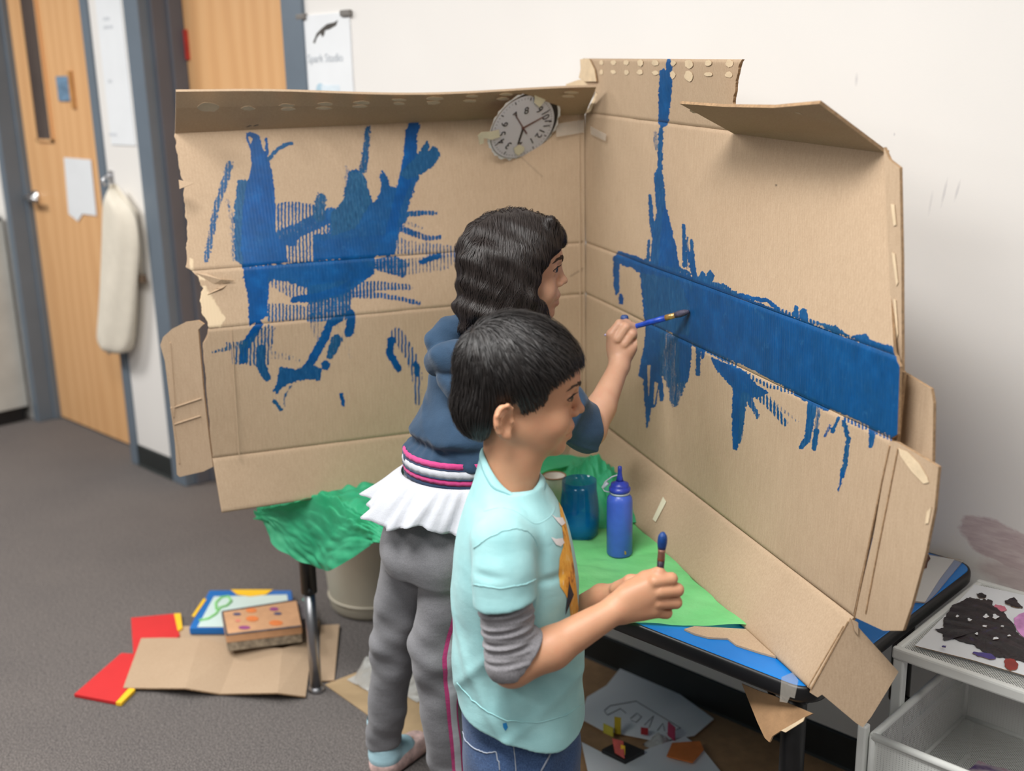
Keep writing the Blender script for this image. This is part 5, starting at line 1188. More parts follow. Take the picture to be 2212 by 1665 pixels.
        # x edges
        for ax in range(3):
            sl0 = [slice(None)]*3; sl1 = [slice(None)]*3; sl0[ax] = slice(0, -1); sl1[ax] = slice(1, None)
            o1, o2 = [q for q in range(3) if q != ax]
            for q in (o1, o2): sl0[q] = slice(1, -1); sl1[q] = slice(1, -1)
            b0, b1 = B[tuple(sl0)], B[tuple(sl1)]; e = np.argwhere(b0 != b1); pos = b0[tuple(e.T)]
            base = e.copy(); base[:, o1] += 1; base[:, o2] += 1
            def g(d1, d2):
                q = base.copy(); q[:, o1] -= d1; q[:, o2] -= d2; return vid[tuple(q.T)]
            q4 = np.stack([g(1, 1), g(0, 1), g(0, 0), g(1, 0)], 1); fl = pos if ax != 1 else ~pos
            q4[~fl] = q4[~fl][:, ::-1]; quads.append(q4)
        Q = np.concatenate(quads); Q = Q[(Q >= 0).all(1)]
        return V, Q
    def sample(s, P):
        """trilinear value and gradient"""
        P = np.asarray(P, float)
        def val(p):
            g = np.stack([np.interp(p[:, k], c, np.arange(len(c))) for k, c in enumerate((s.x, s.y, s.z))], 1)
            g = np.clip(g, 0, np.array(s.F.shape)-1.001); i = g.astype(int); f = g-i; r = 0
            for a in (0, 1):
                for b in (0, 1):
                    for c in (0, 1):
                        w = (f[:, 0] if a else 1-f[:, 0])*(f[:, 1] if b else 1-f[:, 1])*(f[:, 2] if c else 1-f[:, 2]); r = r+w*s.F[i[:, 0]+a, i[:, 1]+b, i[:, 2]+c]
            return r
        v = val(P); e = .0018; gr = np.stack([(val(P+np.eye(3)[a]*e)-val(P-np.eye(3)[a]*e))/(2*e) for a in range(3)], 1); gr /= np.linalg.norm(gr, axis=1)[:, None]+1e-9
        return v, gr
    def push(s, P, off, it=3):
        P = np.atleast_2d(np.asarray(P, float))
        for _ in range(it): v, g = s.sample(P); P = P-g*(v-off)[:, None]
        return P
def relax(V, Q, it=2):
    for _ in range(it):
        A = np.zeros_like(V); c = np.zeros(len(V))
        for i in range(4):
            j = (i+1) % 4; np.add.at(A, Q[:, i], V[Q[:, j]]); np.add.at(A, Q[:, j], V[Q[:, i]]); np.add.at(c, Q[:, i], 1); np.add.at(c, Q[:, j], 1)
        V = V*.5+.5*A/np.maximum(c, 1)[:, None]
    return V
def sdfobj(name, S, mat, parent, it=1, world=True):
    V, Q = S.mesh(); V = relax(V, Q, it)
    return obj(name, tow(V) if world else V, Q, mat, parent, True)
def rotm(yaw=0, pitch=0, roll=0):
    """columns: forward, left, up of the head in person space (X right in view, Y away, Z up)"""
    cy, sy, cp, sp, cr, sr = math.cos(yaw), math.sin(yaw), math.cos(pitch), math.sin(pitch), math.cos(roll), math.sin(roll)
    Rz = np.array([[cy, -sy, 0], [sy, cy, 0], [0, 0, 1]]); Ry = np.array([[cp, 0, -sp], [0, 1, 0], [sp, 0, cp]]); Rx = np.array([[1, 0, 0], [0, cr, -sr], [0, sr, cr]])
    return Rz @ Ry @ Rx
class Head:
    def __init__(s, O, R, sc): s.O = np.asarray(O, float); s.R = R; s.s = sc
    def p(s, x, y, z): return s.O+s.s*(s.R @ np.array([x, y, z]))
    def P(s, A): return s.O+s.s*(np.asarray(A) @ s.R.T)
    def e(s, S, c, r, k, mode='u', rot=None): S.ell(s.p(*c), np.array(r)*s.s, k*s.s, s.R if rot is None else s.R @ rot, mode)
    def c(s, S, a, b, r1, r2, k, mode='u'): S.cap(s.p(*a), s.p(*b), r1*s.s, r2*s.s, k*s.s, mode)
def build_head(S, h, boy=True):
    e, c = h.e, h.c
    e(S, (.020, 0, .062 if boy else .054), (.088, .070, .072 if boy else .066), .02)
    e(S, (.054, 0, .052 if boy else .047), (.054, .058, .050), .02)
    e(S, (.052, 0, .0), (.050, .055, .060), .02)
    e(S, (.052, 0, -.038), (.044, .046, .037), .02)
    e(S, (.020, 0, -.02), (.045, .056, .04), .02)
    for y in (-1, 1): e(S, (.074, y*.032, -.012), (.024, .023, .026), .012)
    e(S, (.086, 0, -.0585), (.0155, .019, .0150), .014)
    c(S, (.0975, -.026, .044), (.0975, .026, .044), .0095, .0095, .014)
    for y in (-1, 1): e(S, (.1085, y*.031, .030), (.0115, .017, .0115), .010, 's')
    e(S, (.094, 0, -.026), (.0165, .025, .020), .010)
    c(S, (.1035, 0, .033), (.1150, 0, .006), .0062, .0070, .010)
    e(S, (.1175, 0, .002), (.0082, .0078, .0070), .006)
    for y in (-1, 1): e(S, (.1080, y*.0090, -.0025), (.0082, .0056, .0060), .004)
    for y in (-1, 1): e(S, (.1135, y*.0052, -.0095), (.0042, .0026, .0030), .002, 's')
    e(S, (.1035, 0, -.0235), (.0085, .017, .0060), .004)
    e(S, (.1015, 0, -.0405), (.0085, .014, .0062), .004)
    c(S, (.112, -.004, -.0322), (.097, -.023, -.0330), .0016, .0012, .004, 's'); c(S, (.112, .004, -.0322), (.097, .023, -.0330), .0016, .0012, .004, 's')
    e(S, (.098, 0, -.0485), (.010, .014, .004), .006, 's') if False else None
    for y in (-1, 1):
        e(S, (.0890, y*.0315, .0290), (.0128, .0135, .0122), .005)
        e(S, (.1040, y*.0370, .0285), (.0100, .0105, .0040), .0015, 's')
    for y in (-1, 1):                                       # ears
        th = y*.42; Re = np.array([[math.cos(th), -math.sin(th), 0], [math.sin(th), math.cos(th), 0], [0, 0, 1]]); tl = .16; Rt = np.array([[math.cos(tl), 0, -math.sin(tl)], [0, 1, 0], [math.sin(tl), 0, math.cos(tl)]]); Re = Re.T @ Rt
        o = np.array([-.004, y*.0695, -.002])
        def q(a, b, cc): return tuple(o+Re @ np.array([a, y*b, cc]))
        e(S, q(-.002, .003, 0), (.0165, .0065, .0265), .004, rot=Re)
        e(S, q(.001, .010, -.002), (.0105, .0070, .0165), .003, 's', rot=Re)
        hel = [q(.010, .004, .008), q(.010, .008, .018), q(.003, .011, .0255), q(-.008, .012, .024), q(-.0155, .012, .014), q(-.0165, .0115, .000), q(-.013, .010, -.014), q(-.006, .007, -.023), q(.003, .005, -.0265)]
        for i in range(len(hel)-1): c(S, hel[i], hel[i+1], .0033, .0033, .0025)
        anti = [q(.000, .008, .014), q(-.007, .0085, .008), q(-.0095, .008, -.002), q(-.006, .007, -.012)]
        for i in range(len(anti)-1): c(S, anti[i], anti[i+1], .0024, .0024, .003)
        e(S, q(.0105, .006, -.003), (.0035, .003, .005), .003)
        e(S, q(.001, .005, -.0225), (.0075, .0045, .0075), .004)
def eyes(h, parent, M_SC, M_IRIS, M_PUP, M_LASH, M_BROW, gaze=(1, 0, 0), browthick=1.0, skin_sdf=None):
    for y in (-1, 1):
        cc = np.array([.0890, y*.0315, .0290]); r = .0121
        g = G().lathe([(r*math.sin(a), -r*math.cos(a)) for a in np.linspace(0, PI, 17)], (0, 0, 0), 24); V = h.P(np.array(g.v)+cc); ey = obj('eyeball', tow(V), g.f, M_SC, parent, True)
        gz = np.array(gaze, float); gz[1] += -.12*y*0; gz /= np.linalg.norm(gz); b = np.cross((0, 0, 1), gz); b /= np.linalg.norm(b); w = np.cross(gz, b)
        for nm, a1, m, off in (('iris', .62, M_IRIS, .00025), ('pupil', .22, M_PUP, .0005)):
            prof = [(r+off)*np.array([math.sin(a), math.cos(a)]) for a in np.linspace(a1, 0, 7)]; vv = []; ff = []; sg = 20
            for i, (rr, zz) in enumerate(prof):
                for j in range(sg): t_ = 2*PI*j/sg; vv.append(cc+gz*zz+(b*math.cos(t_)+w*math.sin(t_))*rr)
            for i in range(len(prof)-1):
                for j in range(sg): ff.append((i*sg+j, i*sg+(j+1) % sg, (i+1)*sg+(j+1) % sg, (i+1)*sg+j))
            obj(nm, tow(h.P(np.array(vv))), ff, m, ey, True)
        lid = [(.1028, y*.0225, .0300), (.1020, y*.0300, .0335), (.0990, y*.0380, .0338), (.0935, y*.0445, .0305), (.090, y*.0470, .0280)]
        g = G().tube([tuple(h.p(*q)) for q in lid], .0011, 6, r_list=[.0007*h.s, .0013*h.s, .0014*h.s, .0013*h.s, .0005*h.s])
        for i in range(9):
            f = .1+.8*i/8; k = int(f*4); q = np.array(lid[k])*(1-(f*4-k))+np.array(lid[min(k+1, 4)])*(f*4-k); d = q-cc; d /= np.linalg.norm(d); q2 = q+d*.0045+np.array([.0025, 0, .003])
            g.tube([tuple(h.p(*q)), tuple(h.p(*((q+q2)/2+d*.0006))), tuple(h.p(*q2))], .0003, 4, r_list=[.00055, .0004, .0001])
        obj('eyelashes', tow(np.array(g.v)), g.f, M_LASH, parent, True)
        low = [(.1020, y*.0240, .0265), (.1000, y*.0330, .0240), (.0950, y*.0420, .0250), (.0905, y*.0465, .0275)]
        g = G().tube([tuple(h.p(*q)) for q in low], .0006, 6, r_list=[.0004, .0007, .0007, .0004]); obj('lower_lashes', tow(np.array(g.v)), g.f, M_LASH, parent, True)
        br = [(.1078, y*.0100, .0440), (.1075, y*.0180, .0480), (.1030, y*.0290, .0505), (.0965, y*.0390, .0490), (.090, y*.0450, .0450)]
        rnd = random.Random(3); g = G(); B3 = []
        for i in range(190):
            f = rnd.random()**.9; x = f*4; k = min(int(x), 3); q = np.array(br[k])*(1-(x-k))+np.array(br[k+1])*(x-k); tg = np.array(br[k+1])-np.array(br[k]); tg /= np.linalg.norm(tg)
            wd = .0038*browthick*(1-.65*f); q = q+np.array([0, 0, rnd.uniform(-wd, wd)]); L_ = rnd.uniform(.005, .008); q2 = q+tg*L_+np.array([0, 0, .002*(1-f)])
            B3 += [h.p(*q), h.p(*((q+q2)/2)), h.p(*q2)]
        B3 = skin_sdf.push(np.array(B3), 0.0); _, g3 = skin_sdf.sample(B3); B3 = (B3+g3*np.tile([-.0003, .0011, .0005], 190)[:, None]).reshape(-1, 3, 3)
        for q3 in B3: g.tube([tuple(p_) for p_ in q3], .0004, 4, r_list=[.00042, .00045, .00015])
        obj('eyebrow', tow(np.array(g.v)), g.f, M_BROW, parent)
def ribbons(P, N, W):
    """P (n, m, 3) polylines, N (n, m, 3) normals, W (n, m) widths -> ribbon verts, quads"""
    n, m = P.shape[:2]; T = np.gradient(P, axis=1); B = np.cross(T, N); B /= np.linalg.norm(B, axis=2)[..., None]+1e-9
    A = P+B*W[..., None]*.5; C = P-B*W[..., None]*.5; M_ = P+N*(W[..., None]*.28)
    V = np.stack([A, M_, C], 2).reshape(-1, 3); base = (np.arange(n)[:, None]*m+np.arange(m-1)[None])*3
    q1 = np.stack([base, base+3, base+4, base+1], -1).reshape(-1, 4); q2 = np.stack([base+1, base+4, base+5, base+2], -1).reshape(-1, 4)
    return V, np.concatenate([q1, q2])
# ---------------------------------------------------------------- shared people materials
def skin(name, c0, c1, red):
    t = NT(name); v = t.coords(); n = t.noise(v, 16, 4); n2 = t.noise(v, 260, 3)
    c = t.ramp(n, [(.3, c0), (.7, c1)]); c = t.mix(t.math('MULTIPLY', t.ramp(t.noise(v, 34, 3), [(.5, (0, 0, 0)), (.75, (1, 1, 1))]), .25), c, red)
    lp_ = t.attr('lip'); c = t.mix(t.math('MULTIPLY', lp_, .75), c, mul(red, .72))
    t.base(c); t.setp(Roughness=.48, Specular_IOR_Level=.4); t.p.inputs['Subsurface Weight'].default_value = .18; t.p.inputs['Subsurface Radius'].default_value = (1.0, .4, .2); t.p.inputs['Subsurface Scale'].default_value = .006
    t.bump(n2, .12, .001); return t.m
def cloth(name, c0, c1, weave=700, bump=.25, rough=.85, mix2=None):
    t = NT(name); v = t.coords(); n = t.noise(v, 22, 4); c = t.ramp(n, [(.3, c0), (.7, c1)])
    if mix2: c = t.mix(.5, c, t.ramp(t.noise(v, 420, 2, .7), [(.3, mix2[0]), (.7, mix2[1])]))
    t.base(c); t.setp(Roughness=rough, Specular_IOR_Level=.2); t.p.inputs['Sheen Weight'].default_value = .15
    t.bump(t.math('ADD', t.math('ADD', t.noise(v, weave, 2), t.math('MULTIPLY', t.noise(v, 60, 3), .6)), t.math('MULTIPLY', t.noise(t.coords('Object', (1, 1, 1.8)), 19, 3, .45), 5.0)), bump, .0022); return t.m
def hairmat(name, c, c2, rough=.36):
    t = NT(name); v = t.coords('Object', (1, 1, .3)); n = t.noise(v, 120, 3); t.base(t.ramp(n, [(.3, c), (.7, c2)])); t.setp(Roughness=rough, Specular_IOR_Level=.42); return t.m
M_SKB = skin('warm_brown_skin', lin(194, 143, 111), lin(206, 155, 122), lin(200, 128, 102)); M_SKG = skin('light_brown_skin', lin(196, 150, 122), lin(207, 162, 134), lin(202, 136, 114))
M_HAIR = hairmat('black_hair', (.006, .005, .005, 1), (.016, .013, .012, 1), .42); M_HAIRG = hairmat('dark_brown_hair', (.012, .008, .007, 1), (.026, .019, .017, 1), .46)
M_SC = pm('eye_white', lin(150, 136, 128), .3, .03, 30); M_IRIS = pm('brown_iris', (.03, .015, .008, 1), .15, .3, 200); M_PUP = pm('pupil', (.003, .003, .003, 1), .08); M_LASH = pm('eyelash', (.012, .009, .008, 1), .6); M_BROW = pm('brow_hair', (.07, .042, .028, 1), .8)
M_TEE = cloth('aqua_jersey', lin(146, 196, 199), lin(159, 206, 208), 900, .25); M_GREYS = cloth('grey_marl', lin(126, 124, 128), lin(140, 138, 142), 600, .3, .9, (lin(108, 106, 110), lin(158, 156, 160)))
M_DENIM = cloth('blue_denim', lin(44, 66, 104), lin(62, 88, 130), 800, .35, .85, (lin(34, 52, 84), lin(84, 110, 150)))
def lipmask(o, h, amt=1.0):
    """marks the lips on the skin mesh so that the material can redden them"""
    me = o.data; n = len(me.vertices); co = np.empty(n*3, np.float32); me.vertices.foreach_get('co', co); co = co.reshape(-1, 3).astype(float)
    off = np.zeros(3); p = o.parent
    while p is not None: off = off+np.array(p.location[:]); p = p.parent
    W = co+off; Lc = np.stack([W @ RX, W @ AX, W[:, 2]], 1); q = ((Lc-h.O) @ h.R)/h.s
    a = np.exp(-(((q[:, 2]+.0240)/.0042)**2+(q[:, 1]/.020)**4))+np.exp(-(((q[:, 2]+.0405)/.0050)**2+(q[:, 1]/.017)**4)); a *= np.clip((q[:, 0]-.092)/.006, 0, 1)
    at = me.attributes.new('lip', 'FLOAT', 'POINT'); at.data.foreach_set('value', np.clip(a*amt, 0, 1).astype(np.float32))
def finger(S, pts, r, k=.004):
    S.chain([np.asarray(p) for p in pts], r, k)

# ================================================================ the boy
YB = 1.64
def B(px, py, dy=0.0): return loc(px, py, YB+dy)
ear = B(1088, 908, -.0660); psi = math.radians(4)
RH = rotm(psi, math.radians(-6), 0)
HB = Head(ear-(RH @ np.array([0, -.0695, 0]))*1.0+np.array([.004, 0, .002]), RH, 1.0)
fx = B(1115, 1600)[0]
boy = thing('person', tow(np.array([fx, YB, 0.0])), 'boy with short black hair in an aqua T-shirt holding an upright paintbrush', 'person')
S = SDF((-.17, YB-.21, -.0), (.30, YB+.2, 1.2), .0021, [(.02, .004), (.58, .008), (.66, .003), (.86, .0024), (.93, .003), (1.3, .0019)])
build_head(S, HB)
nk = B(1108, 985); nk0 = B(1095, 1060)
S.cap(HB.p(.010, 0, -.03), nk, .040, .040, .02); S.cap(nk, nk0, .040, .050, .02)
# torso under the shirt
tor = [(B(1108, 1075), .045, .055), (B(1108, 1130), .065, .095), (B(1112, 1250), .072, .09), (B(1118, 1400), .070, .085), (B(1122, 1520), .070, .085), (B(1122, 1620), .068, .085)]
S.loft([(p[2], p[0], YB, rx, ry) for p, rx, ry in tor], .02)
legz = B(1122, 1600)[2]
for s_, dx in ((-1, .0), (1, -.03)):
    S.cap((fx+.005, YB+s_*.055, legz), (fx+.01+dx*.5, YB+s_*.06, .30), .048, .042, .02); S.cap((fx+.01+dx*.5, YB+s_*.06, .30), (fx-.005+dx, YB+s_*.062, .07), .043, .03, .01); S.ell((fx+.04+dx, YB+s_*.062, .03), (.085, .034, .028), .02)
# near arm and fist
sh, el, wr = B(1085, 1170, -.118), B(1106, 1436, -.140), B(1328, 1318, -.105)
S.cap(sh, el, .036, .031, .015); S.cap(el, B(1190, 1400, -.132), .032, .0305, .012); S.cap(B(1190, 1400, -.132), wr, .0305, .0205, .012)
def H(px, py, dy): return B(px, py, -.100+dy)
S.cap(H(1334, 1312, 0), H(1385, 1292, .002), .0215, .0235, .010, flat=((0, 1, 0), .72))
S.chain([H(1350, 1318, .002), H(1408, 1312, .004)], [.020, .0165], .010); S.chain([H(1350, 1298, .002), H(1410, 1280, .002)], [.020, .0155], .010); S.chain([H(1356, 1284, .004), H(1408, 1260, .002)], [.016, .0130], .010)
S.ell(H(1380, 1298, .008), (.034, .016, .028), .010)
MCP = [H(1414, 1256, -.004), H(1424, 1278, -.006), H(1420, 1302, -.004), H(1408, 1322, .000)]; PIP = [H(1450, 1250, .002), H(1463, 1274, .002), H(1460, 1301, .004), H(1440, 1324, .008)]
DIP = [H(1443, 1254, .026), H(1455, 1278, .028), H(1452, 1303, .028), H(1434, 1325, .028)]; TIP = [H(1420, 1260, .034), H(1430, 1282, .036), H(1428, 1304, .036), H(1412, 1324, .034)]
for i, r in enumerate((.0098, .0102, .0096, .0086)): finger(S, [MCP[i], PIP[i], DIP[i], TIP[i]], [r*1.02, r, r*.92, r*.82], .0022)
finger(S, [H(1362, 1272, .012), H(1394, 1250, .014), H(1424, 1235, .006)], [.0145, .0115, .0090], .006)
# far arm and hand behind the fist
sh2, el2, wr2 = B(1090, 1165, .118), B(1130, 1400, .125), B(1300, 1290, .005)
S.cap(sh2, el2, .036, .031, .015); S.cap(el2, wr2, .031, .0215, .012)
wr2h = B(1316, 1284, -.012); S.cap(wr2, B(1356, 1282, -.030), .0205, .021, .008, flat=((0, 1, 0), .8))
for i, (dz_, r) in enumerate(((0, .0088), (14, .009), (28, .0088), (41, .0078))): finger(S, [B(1350, 1268+dz_, -.034), B(1386, 1262+dz_, -.030), B(1404, 1268+dz_, -.046), B(1392, 1274+dz_, -.058)], [r*1.05, r, r*.92, r*.85], .0025)
finger(S, [B(1334, 1272, -.030), B(1362, 1256, -.052), B(1388, 1250, -.060)], [.0125, .0105, .0085], .006)
body = sdfobj('body', S, M_SKB, boy, 2); lipmask(body, HB, .8)
eyes(HB, boy, M_SC, M_IRIS, M_PUP, M_LASH, M_BROW, (1, -.32, -.06), .5, S)
# thumb nail and finger nails
M_NAIL = pm('finger_nail', lin(214, 168, 150), .3, .05, 60)

# T-shirt
def Trow(py, back, front, ry): 
    a, b = B(back, py), B(front, py); return ((a[2]+b[2])/2, (a[0]+b[0])/2, YB, (b[0]-a[0])/2, ry)
trows = [Trow(1035, 1028, 1168, .062), Trow(1060, 1013, 1190, .092), Trow(1090, 1003, 1208, .114), Trow(1130, 990, 1227, .124), Trow(1200, 979, 1244, .124), Trow(1300, 974, 1251, .118), Trow(1400, 980, 1255, .114), Trow(1470, 983, 1259, .118), Trow(1518, 984, 1263, .123), Trow(1540, 982, 1265, .125)]
zs_ = [r[0] for r in trows]
T = SDF((-.16, YB-.2, trows[-1][0]-.03), (.17, YB+.2, trows[0][0]+.05), .0024)
T.loft(trows, .01, p=2.25)
slA, slB = B(1083, 1172, -.112), B(1092, 1298, -.137)
T.cap(slA, B(1088, 1235, -.126), .046, .048, .022); T.cap(B(1088, 1235, -.126), slB, .048, .0475, .01)
slA2, slB2 = B(1090, 1165, .112), B(1118, 1298, .128); T.cap(slA2, slB2, .045, .047, .02)
# openings: neck, sleeves, hem
ax_ = (slB-slA)/np.linalg.norm(slB-slA); 
def planecut(T, c, n, lo, hi, k=.003):
    n = np.asarray(n)/np.linalg.norm(n); T.op(lo, hi, lambda X, Y, Z: -((X-c[0])*n[0]+(Y-c[1])*n[1]+(Z-c[2])*n[2]), k, 's')
sn = np.array([.12, -.05, -1.0]); planecut(T, slB, sn, slB-np.array([.08, .08, .08]), slB+np.array([.08, .016, .03]))
T.cap(slB-ax_*.022, slB+ax_*.03, .0415, .0425, .002, 's')
T.cap(B(1108, 985), B(1100, 1046), .050, .054, .004, 's')
hemc = trows[-1]
T.loft([(hemc[0]-.03, hemc[1], YB, hemc[3]-.011, hemc[4]-.011), (trows[-3][0], trows[-3][1], YB, trows[-3][3]-.02, trows[-3][4]-.02)], .003, 's', p=2.25)
rs = np.random.RandomState(4)
def folds(X, Y, Z):
    f = .0016*np.sin(38*(Z*1.0+X*.9)+9*Y)+.0012*np.sin(70*(Z*.8-X*.6)+20*Y+1.3)+.0010*np.sin(52*X+31*Z-18*Y)
    f = f-.0030*np.exp(-(np.sin(21*X+13*Z-9*Y+.5)/.30)**2)*np.clip((trows[3][0]-Z)/.08, 0, 1)-.0022*np.exp(-(np.sin(-17*X+19*Z+8*Y+1.9)/.25)**2)*np.clip((trows[4][0]-Z)/.1, 0, 1)
    low = np.clip((trows[4][0]-Z)/.12, 0, 1); return f*(.35+.9*low)
T.disp((-1, 0, -1), (1, 3, 2), folds)
hb_, hf_ = B(985, 1492), B(1262, 1556); hn_ = np.array([-(hf_[2]-hb_[2]), 0, hf_[0]-hb_[0]]); planecut(T, hb_, -hn_, (-1, 0, 0), (1, 3, .75), .002)
def dent(px, py, dy, R_, amp, stretch=(1, 1, 1)):
    c = B(px, py, dy)
    T.disp(c-.1, c+.1, lambda X, Y, Z: amp*np.exp(-(((X-c[0])/stretch[0])**2+((Y-c[1])/stretch[1])**2+((Z-c[2])/stretch[2])**2)/R_**2))
for a in ((1172, 1215, -.12, .012, .006, (1, 2, 3)), (1015, 1235, -.12, .010, .005, (.8, 2, 3)), (1040, 1248, -.17, .010, .004, (3, 2, .6)), (1180, 1250, -.1, .012, .004, (3, 2, .6)), (1225, 1390, -.09, .012, .003, (3, 2, .7)), (1060, 1500, -.11, .012, .003, (.7, 2, 3)), (1150, 1500, -.12, .014, .003, (.8, 2, 3.5))): dent(*a)
tee = sdfobj('t_shirt', T, M_TEE, boy, 2)
# collar ribbing, sleeve and hem stitching as raised bands
def ring_on(c, ex, ey, rx, ry, n=48): return [c+ex*rx*math.cos(2*PI*i/n)+ey*ry*math.sin(2*PI*i/n) for i in range(n+1)]
def lt_tube(name, pts, r, mat, parent, seg=8): g = G().tube(pts, r, seg); return obj(name, tow(np.array(g.v)), g.f, mat, parent, True)
cb, cf = B(1038, 968), B(1172, 1032); cc = (cb+cf)/2; ex = (cf-cb); L_ = np.linalg.norm(ex)/2; ex /= 2*L_
NK = 64; ringA = []; ringB = []
for i in range(NK+1):
    a = 2*PI*i/NK; ca, sa = math.cos(a), math.sin(a)
    p = cc+ex*(L_-.004)*ca+np.array([0, 1.0, 0])*.056*sa-np.array([0, 0, .028*sa*sa]); ringA.append(p)
    ringB.append(p+np.array([ca*.030-.0, sa*.044, -.034-.012*max(0, -ca)]))
ringA = np.array(ringA); ringB = T.push(np.array(ringB), .0004, 6); rows = [ringA-np.array([0, 0, .012]), ringA+np.array([0, 0, -.002])]
for w in np.linspace(0, 1, 12): rows.append(ringA*(1-w)+ringB*w+np.array([0, 0, 1.0])*(.006*math.sin(PI*w))*(1-w))
rows = np.array(rows); g = G().grid(rows); obj('shirt_yoke', tow(np.array(g.v)), g.f, M_TEE, boy, True)
out_ = ringA-cc; out_[:, 2] = 0; out_ /= np.linalg.norm(out_, axis=1)[:, None]; nrm_ = out_*.6+np.array([0, 0, .8])
def yk(w): return ringA*(1-w)+ringB*w+np.array([0, 0, 1.0])*(.006*math.sin(PI*w))*(1-w)
rows = [ringA-out_*.001-np.array([0, 0, .008]), ringA-out_*.001+np.array([0, 0, .0005])]+[yk(w)+nrm_*o_ for w, o_ in ((0.0, .0014), (.08, .0024), (.18, .0026), (.27, .0024), (.31, .0014), (.325, -.0006))]
g = G().grid(np.array(rows)); obj('collar_rib', tow(np.array(g.v)), g.f, M_TEE, boy, True)
lt_tube('collar_seam', [tuple(p_) for p_ in yk(.34)+nrm_*.0004], .0009, cloth('aqua_seam', lin(118, 166, 170), lin(128, 176, 180)), boy, 6)
# printed patch: plain ochre and white streaks on the chest edge
pr_pts = [(1208, 1100), (1218, 1118), (1228, 1160), (1236, 1200), (1243, 1250), (1249, 1300), (1252, 1335)]
Vt, Qt = T.mesh(); Vt = relax(Vt, Qt, 2)
def shirt_patch(name, outline, mat, off=.0008, nsub=14):
    """a decal shaped on the shirt surface: outline in picture pixels, draped on the shirt volume from the front"""
    px = np.array(outline, float); c = px.mean(0); rows = []
    for f in np.linspace(0, 1, nsub):
        ring = []
        for i in range(len(px)):
            for w in np.linspace(0, 1, 4)[:-1]:
                q = (px[i]*(1-w)+px[(i+1) % len(px)]*w)*f+c*(1-f)*1.0; ring.append(q)
        rows.append(ring)
    rows = np.array(rows); n, m = rows.shape[:2]; P = np.zeros((n*m, 3))
    for i, (x, y) in enumerate(rows.reshape(-1, 2)):
        d = ray(x, y); dl = np.array([d @ RX, d @ AX, d[2]]); o_ = np.array([CO @ RX, CO @ AX, CO[2]]); ts = np.linspace(1.40, 1.95, 140); pts = o_+dl*ts[:, None]
        v, _ = T.sample(pts); inside = np.nonzero(v < 0)[0]
        if len(inside): k = inside[0]; t_ = ts[k]-(ts[1]-ts[0])*(v[k]/(v[k]-v[k-1]+1e-9)); P[i] = o_+dl*t_
        else: k = int(np.argmin(v)); P[i] = pts[k]
    v, gr = T.sample(P); P = P-gr*v[:, None]*.9; P = P+gr*off
    P = P.reshape(n, m, 3); P = np.concatenate([P, P[:, :1]], 1); g = G().grid(P); o = obj(name, tow(np.array(g.v)), g.f, mat, boy, True); return o
t = NT('ochre_print'); v = t.coords(); n = t.noise(t.coords('Object', (1, 1, .5)), 60, 4, .7); t.base(t.ramp(n, [(.34, lin(150, 84, 36)), (.42, lin(226, 156, 54)), (.6, lin(240, 184, 76)), (.72, lin(236, 216, 190))])); t.setp(Roughness=.6); M_PRINT = t.m
M_PWHITE = pm('print_white', lin(226, 222, 222), .6, .06, 60); M_PDARK = pm('print_dark', lin(40, 44, 56), .6, .3, 60)
shirt_patch('print_patch', [(1206, 1084), (1214, 1098), (1222, 1130), (1232, 1180), (1240, 1230), (1245, 1275), (1249, 1315), (1246, 1334), (1232, 1338), (1232, 1310), (1220, 1282), (1209, 1266), (1206, 1240), (1208, 1205), (1216, 1180), (1216, 1150), (1214, 1120)], M_PRINT)
shirt_patch('print_streak', [(1190, 1111), (1200, 1118), (1214, 1118), (1220, 1130), (1212, 1136), (1204, 1128)], M_PWHITE, .0012); shirt_patch('print_streak', [(1189, 1160), (1200, 1164), (1214, 1162), (1218, 1172), (1210, 1180), (1200, 1176)], M_PWHITE, .0012)
shirt_patch('print_streak', [(1228, 1256), (1238, 1284), (1220, 1328), (1222, 1310)], M_PDARK, .0014)
# paint speck on the hem
shirt_patch('paint_speck', [(1086, 1562), (1094, 1560), (1097, 1570), (1092, 1578), (1087, 1570)], pm('blue_speck', lin(20, 120, 180), .5), .0008, 6)

# grey undersleeve with gathered rings
U = SDF(np.minimum(slB, el)-.075, np.maximum(slB, el)+np.array([.12, .06, .08]), .0021)
s0 = B(1089, 1268, -.133); e1 = B(1104, 1424, -.141); f1 = B(1150, 1405, -.138)
def gath(X, Y, Z, t): 
    return .0018*np.sin(t*44+9*X*8+30*Y)+.0012*np.sin(t*71+50*X-40*Y+1)
U.cap(s0, e1, .041, .037, .008, wob=gath); U.cap(e1, f1, .037, .0335, .010, wob=lambda X, Y, Z, t: .0009*np.sin(t*16+60*Z))
fd = (wr-el)/np.linalg.norm(wr-el)
cutp = B(1130, 1430, -.14); planecut(U, cutp, np.array([.83, .05, -.56]), np.minimum(s0, f1)-.3, np.maximum(s0, f1)+.3)
U.cap(cutp-fd*.02, cutp+fd*.05, .0312, .0305, .002, 's')
sdfobj('grey_undersleeve', U, M_GREYS, boy, 1)
U2 = SDF(np.minimum(slB2, el2)-.07, np.maximum(slB2, el2)+.07, .003); U2.cap(slB2+np.array([0, 0, .02]), el2, .040, .036, .01); U2.cap(el2, el2+(wr2-el2)*.15, .036, .033, .01); sdfobj('grey_undersleeve', U2, M_GREYS, boy, 1)

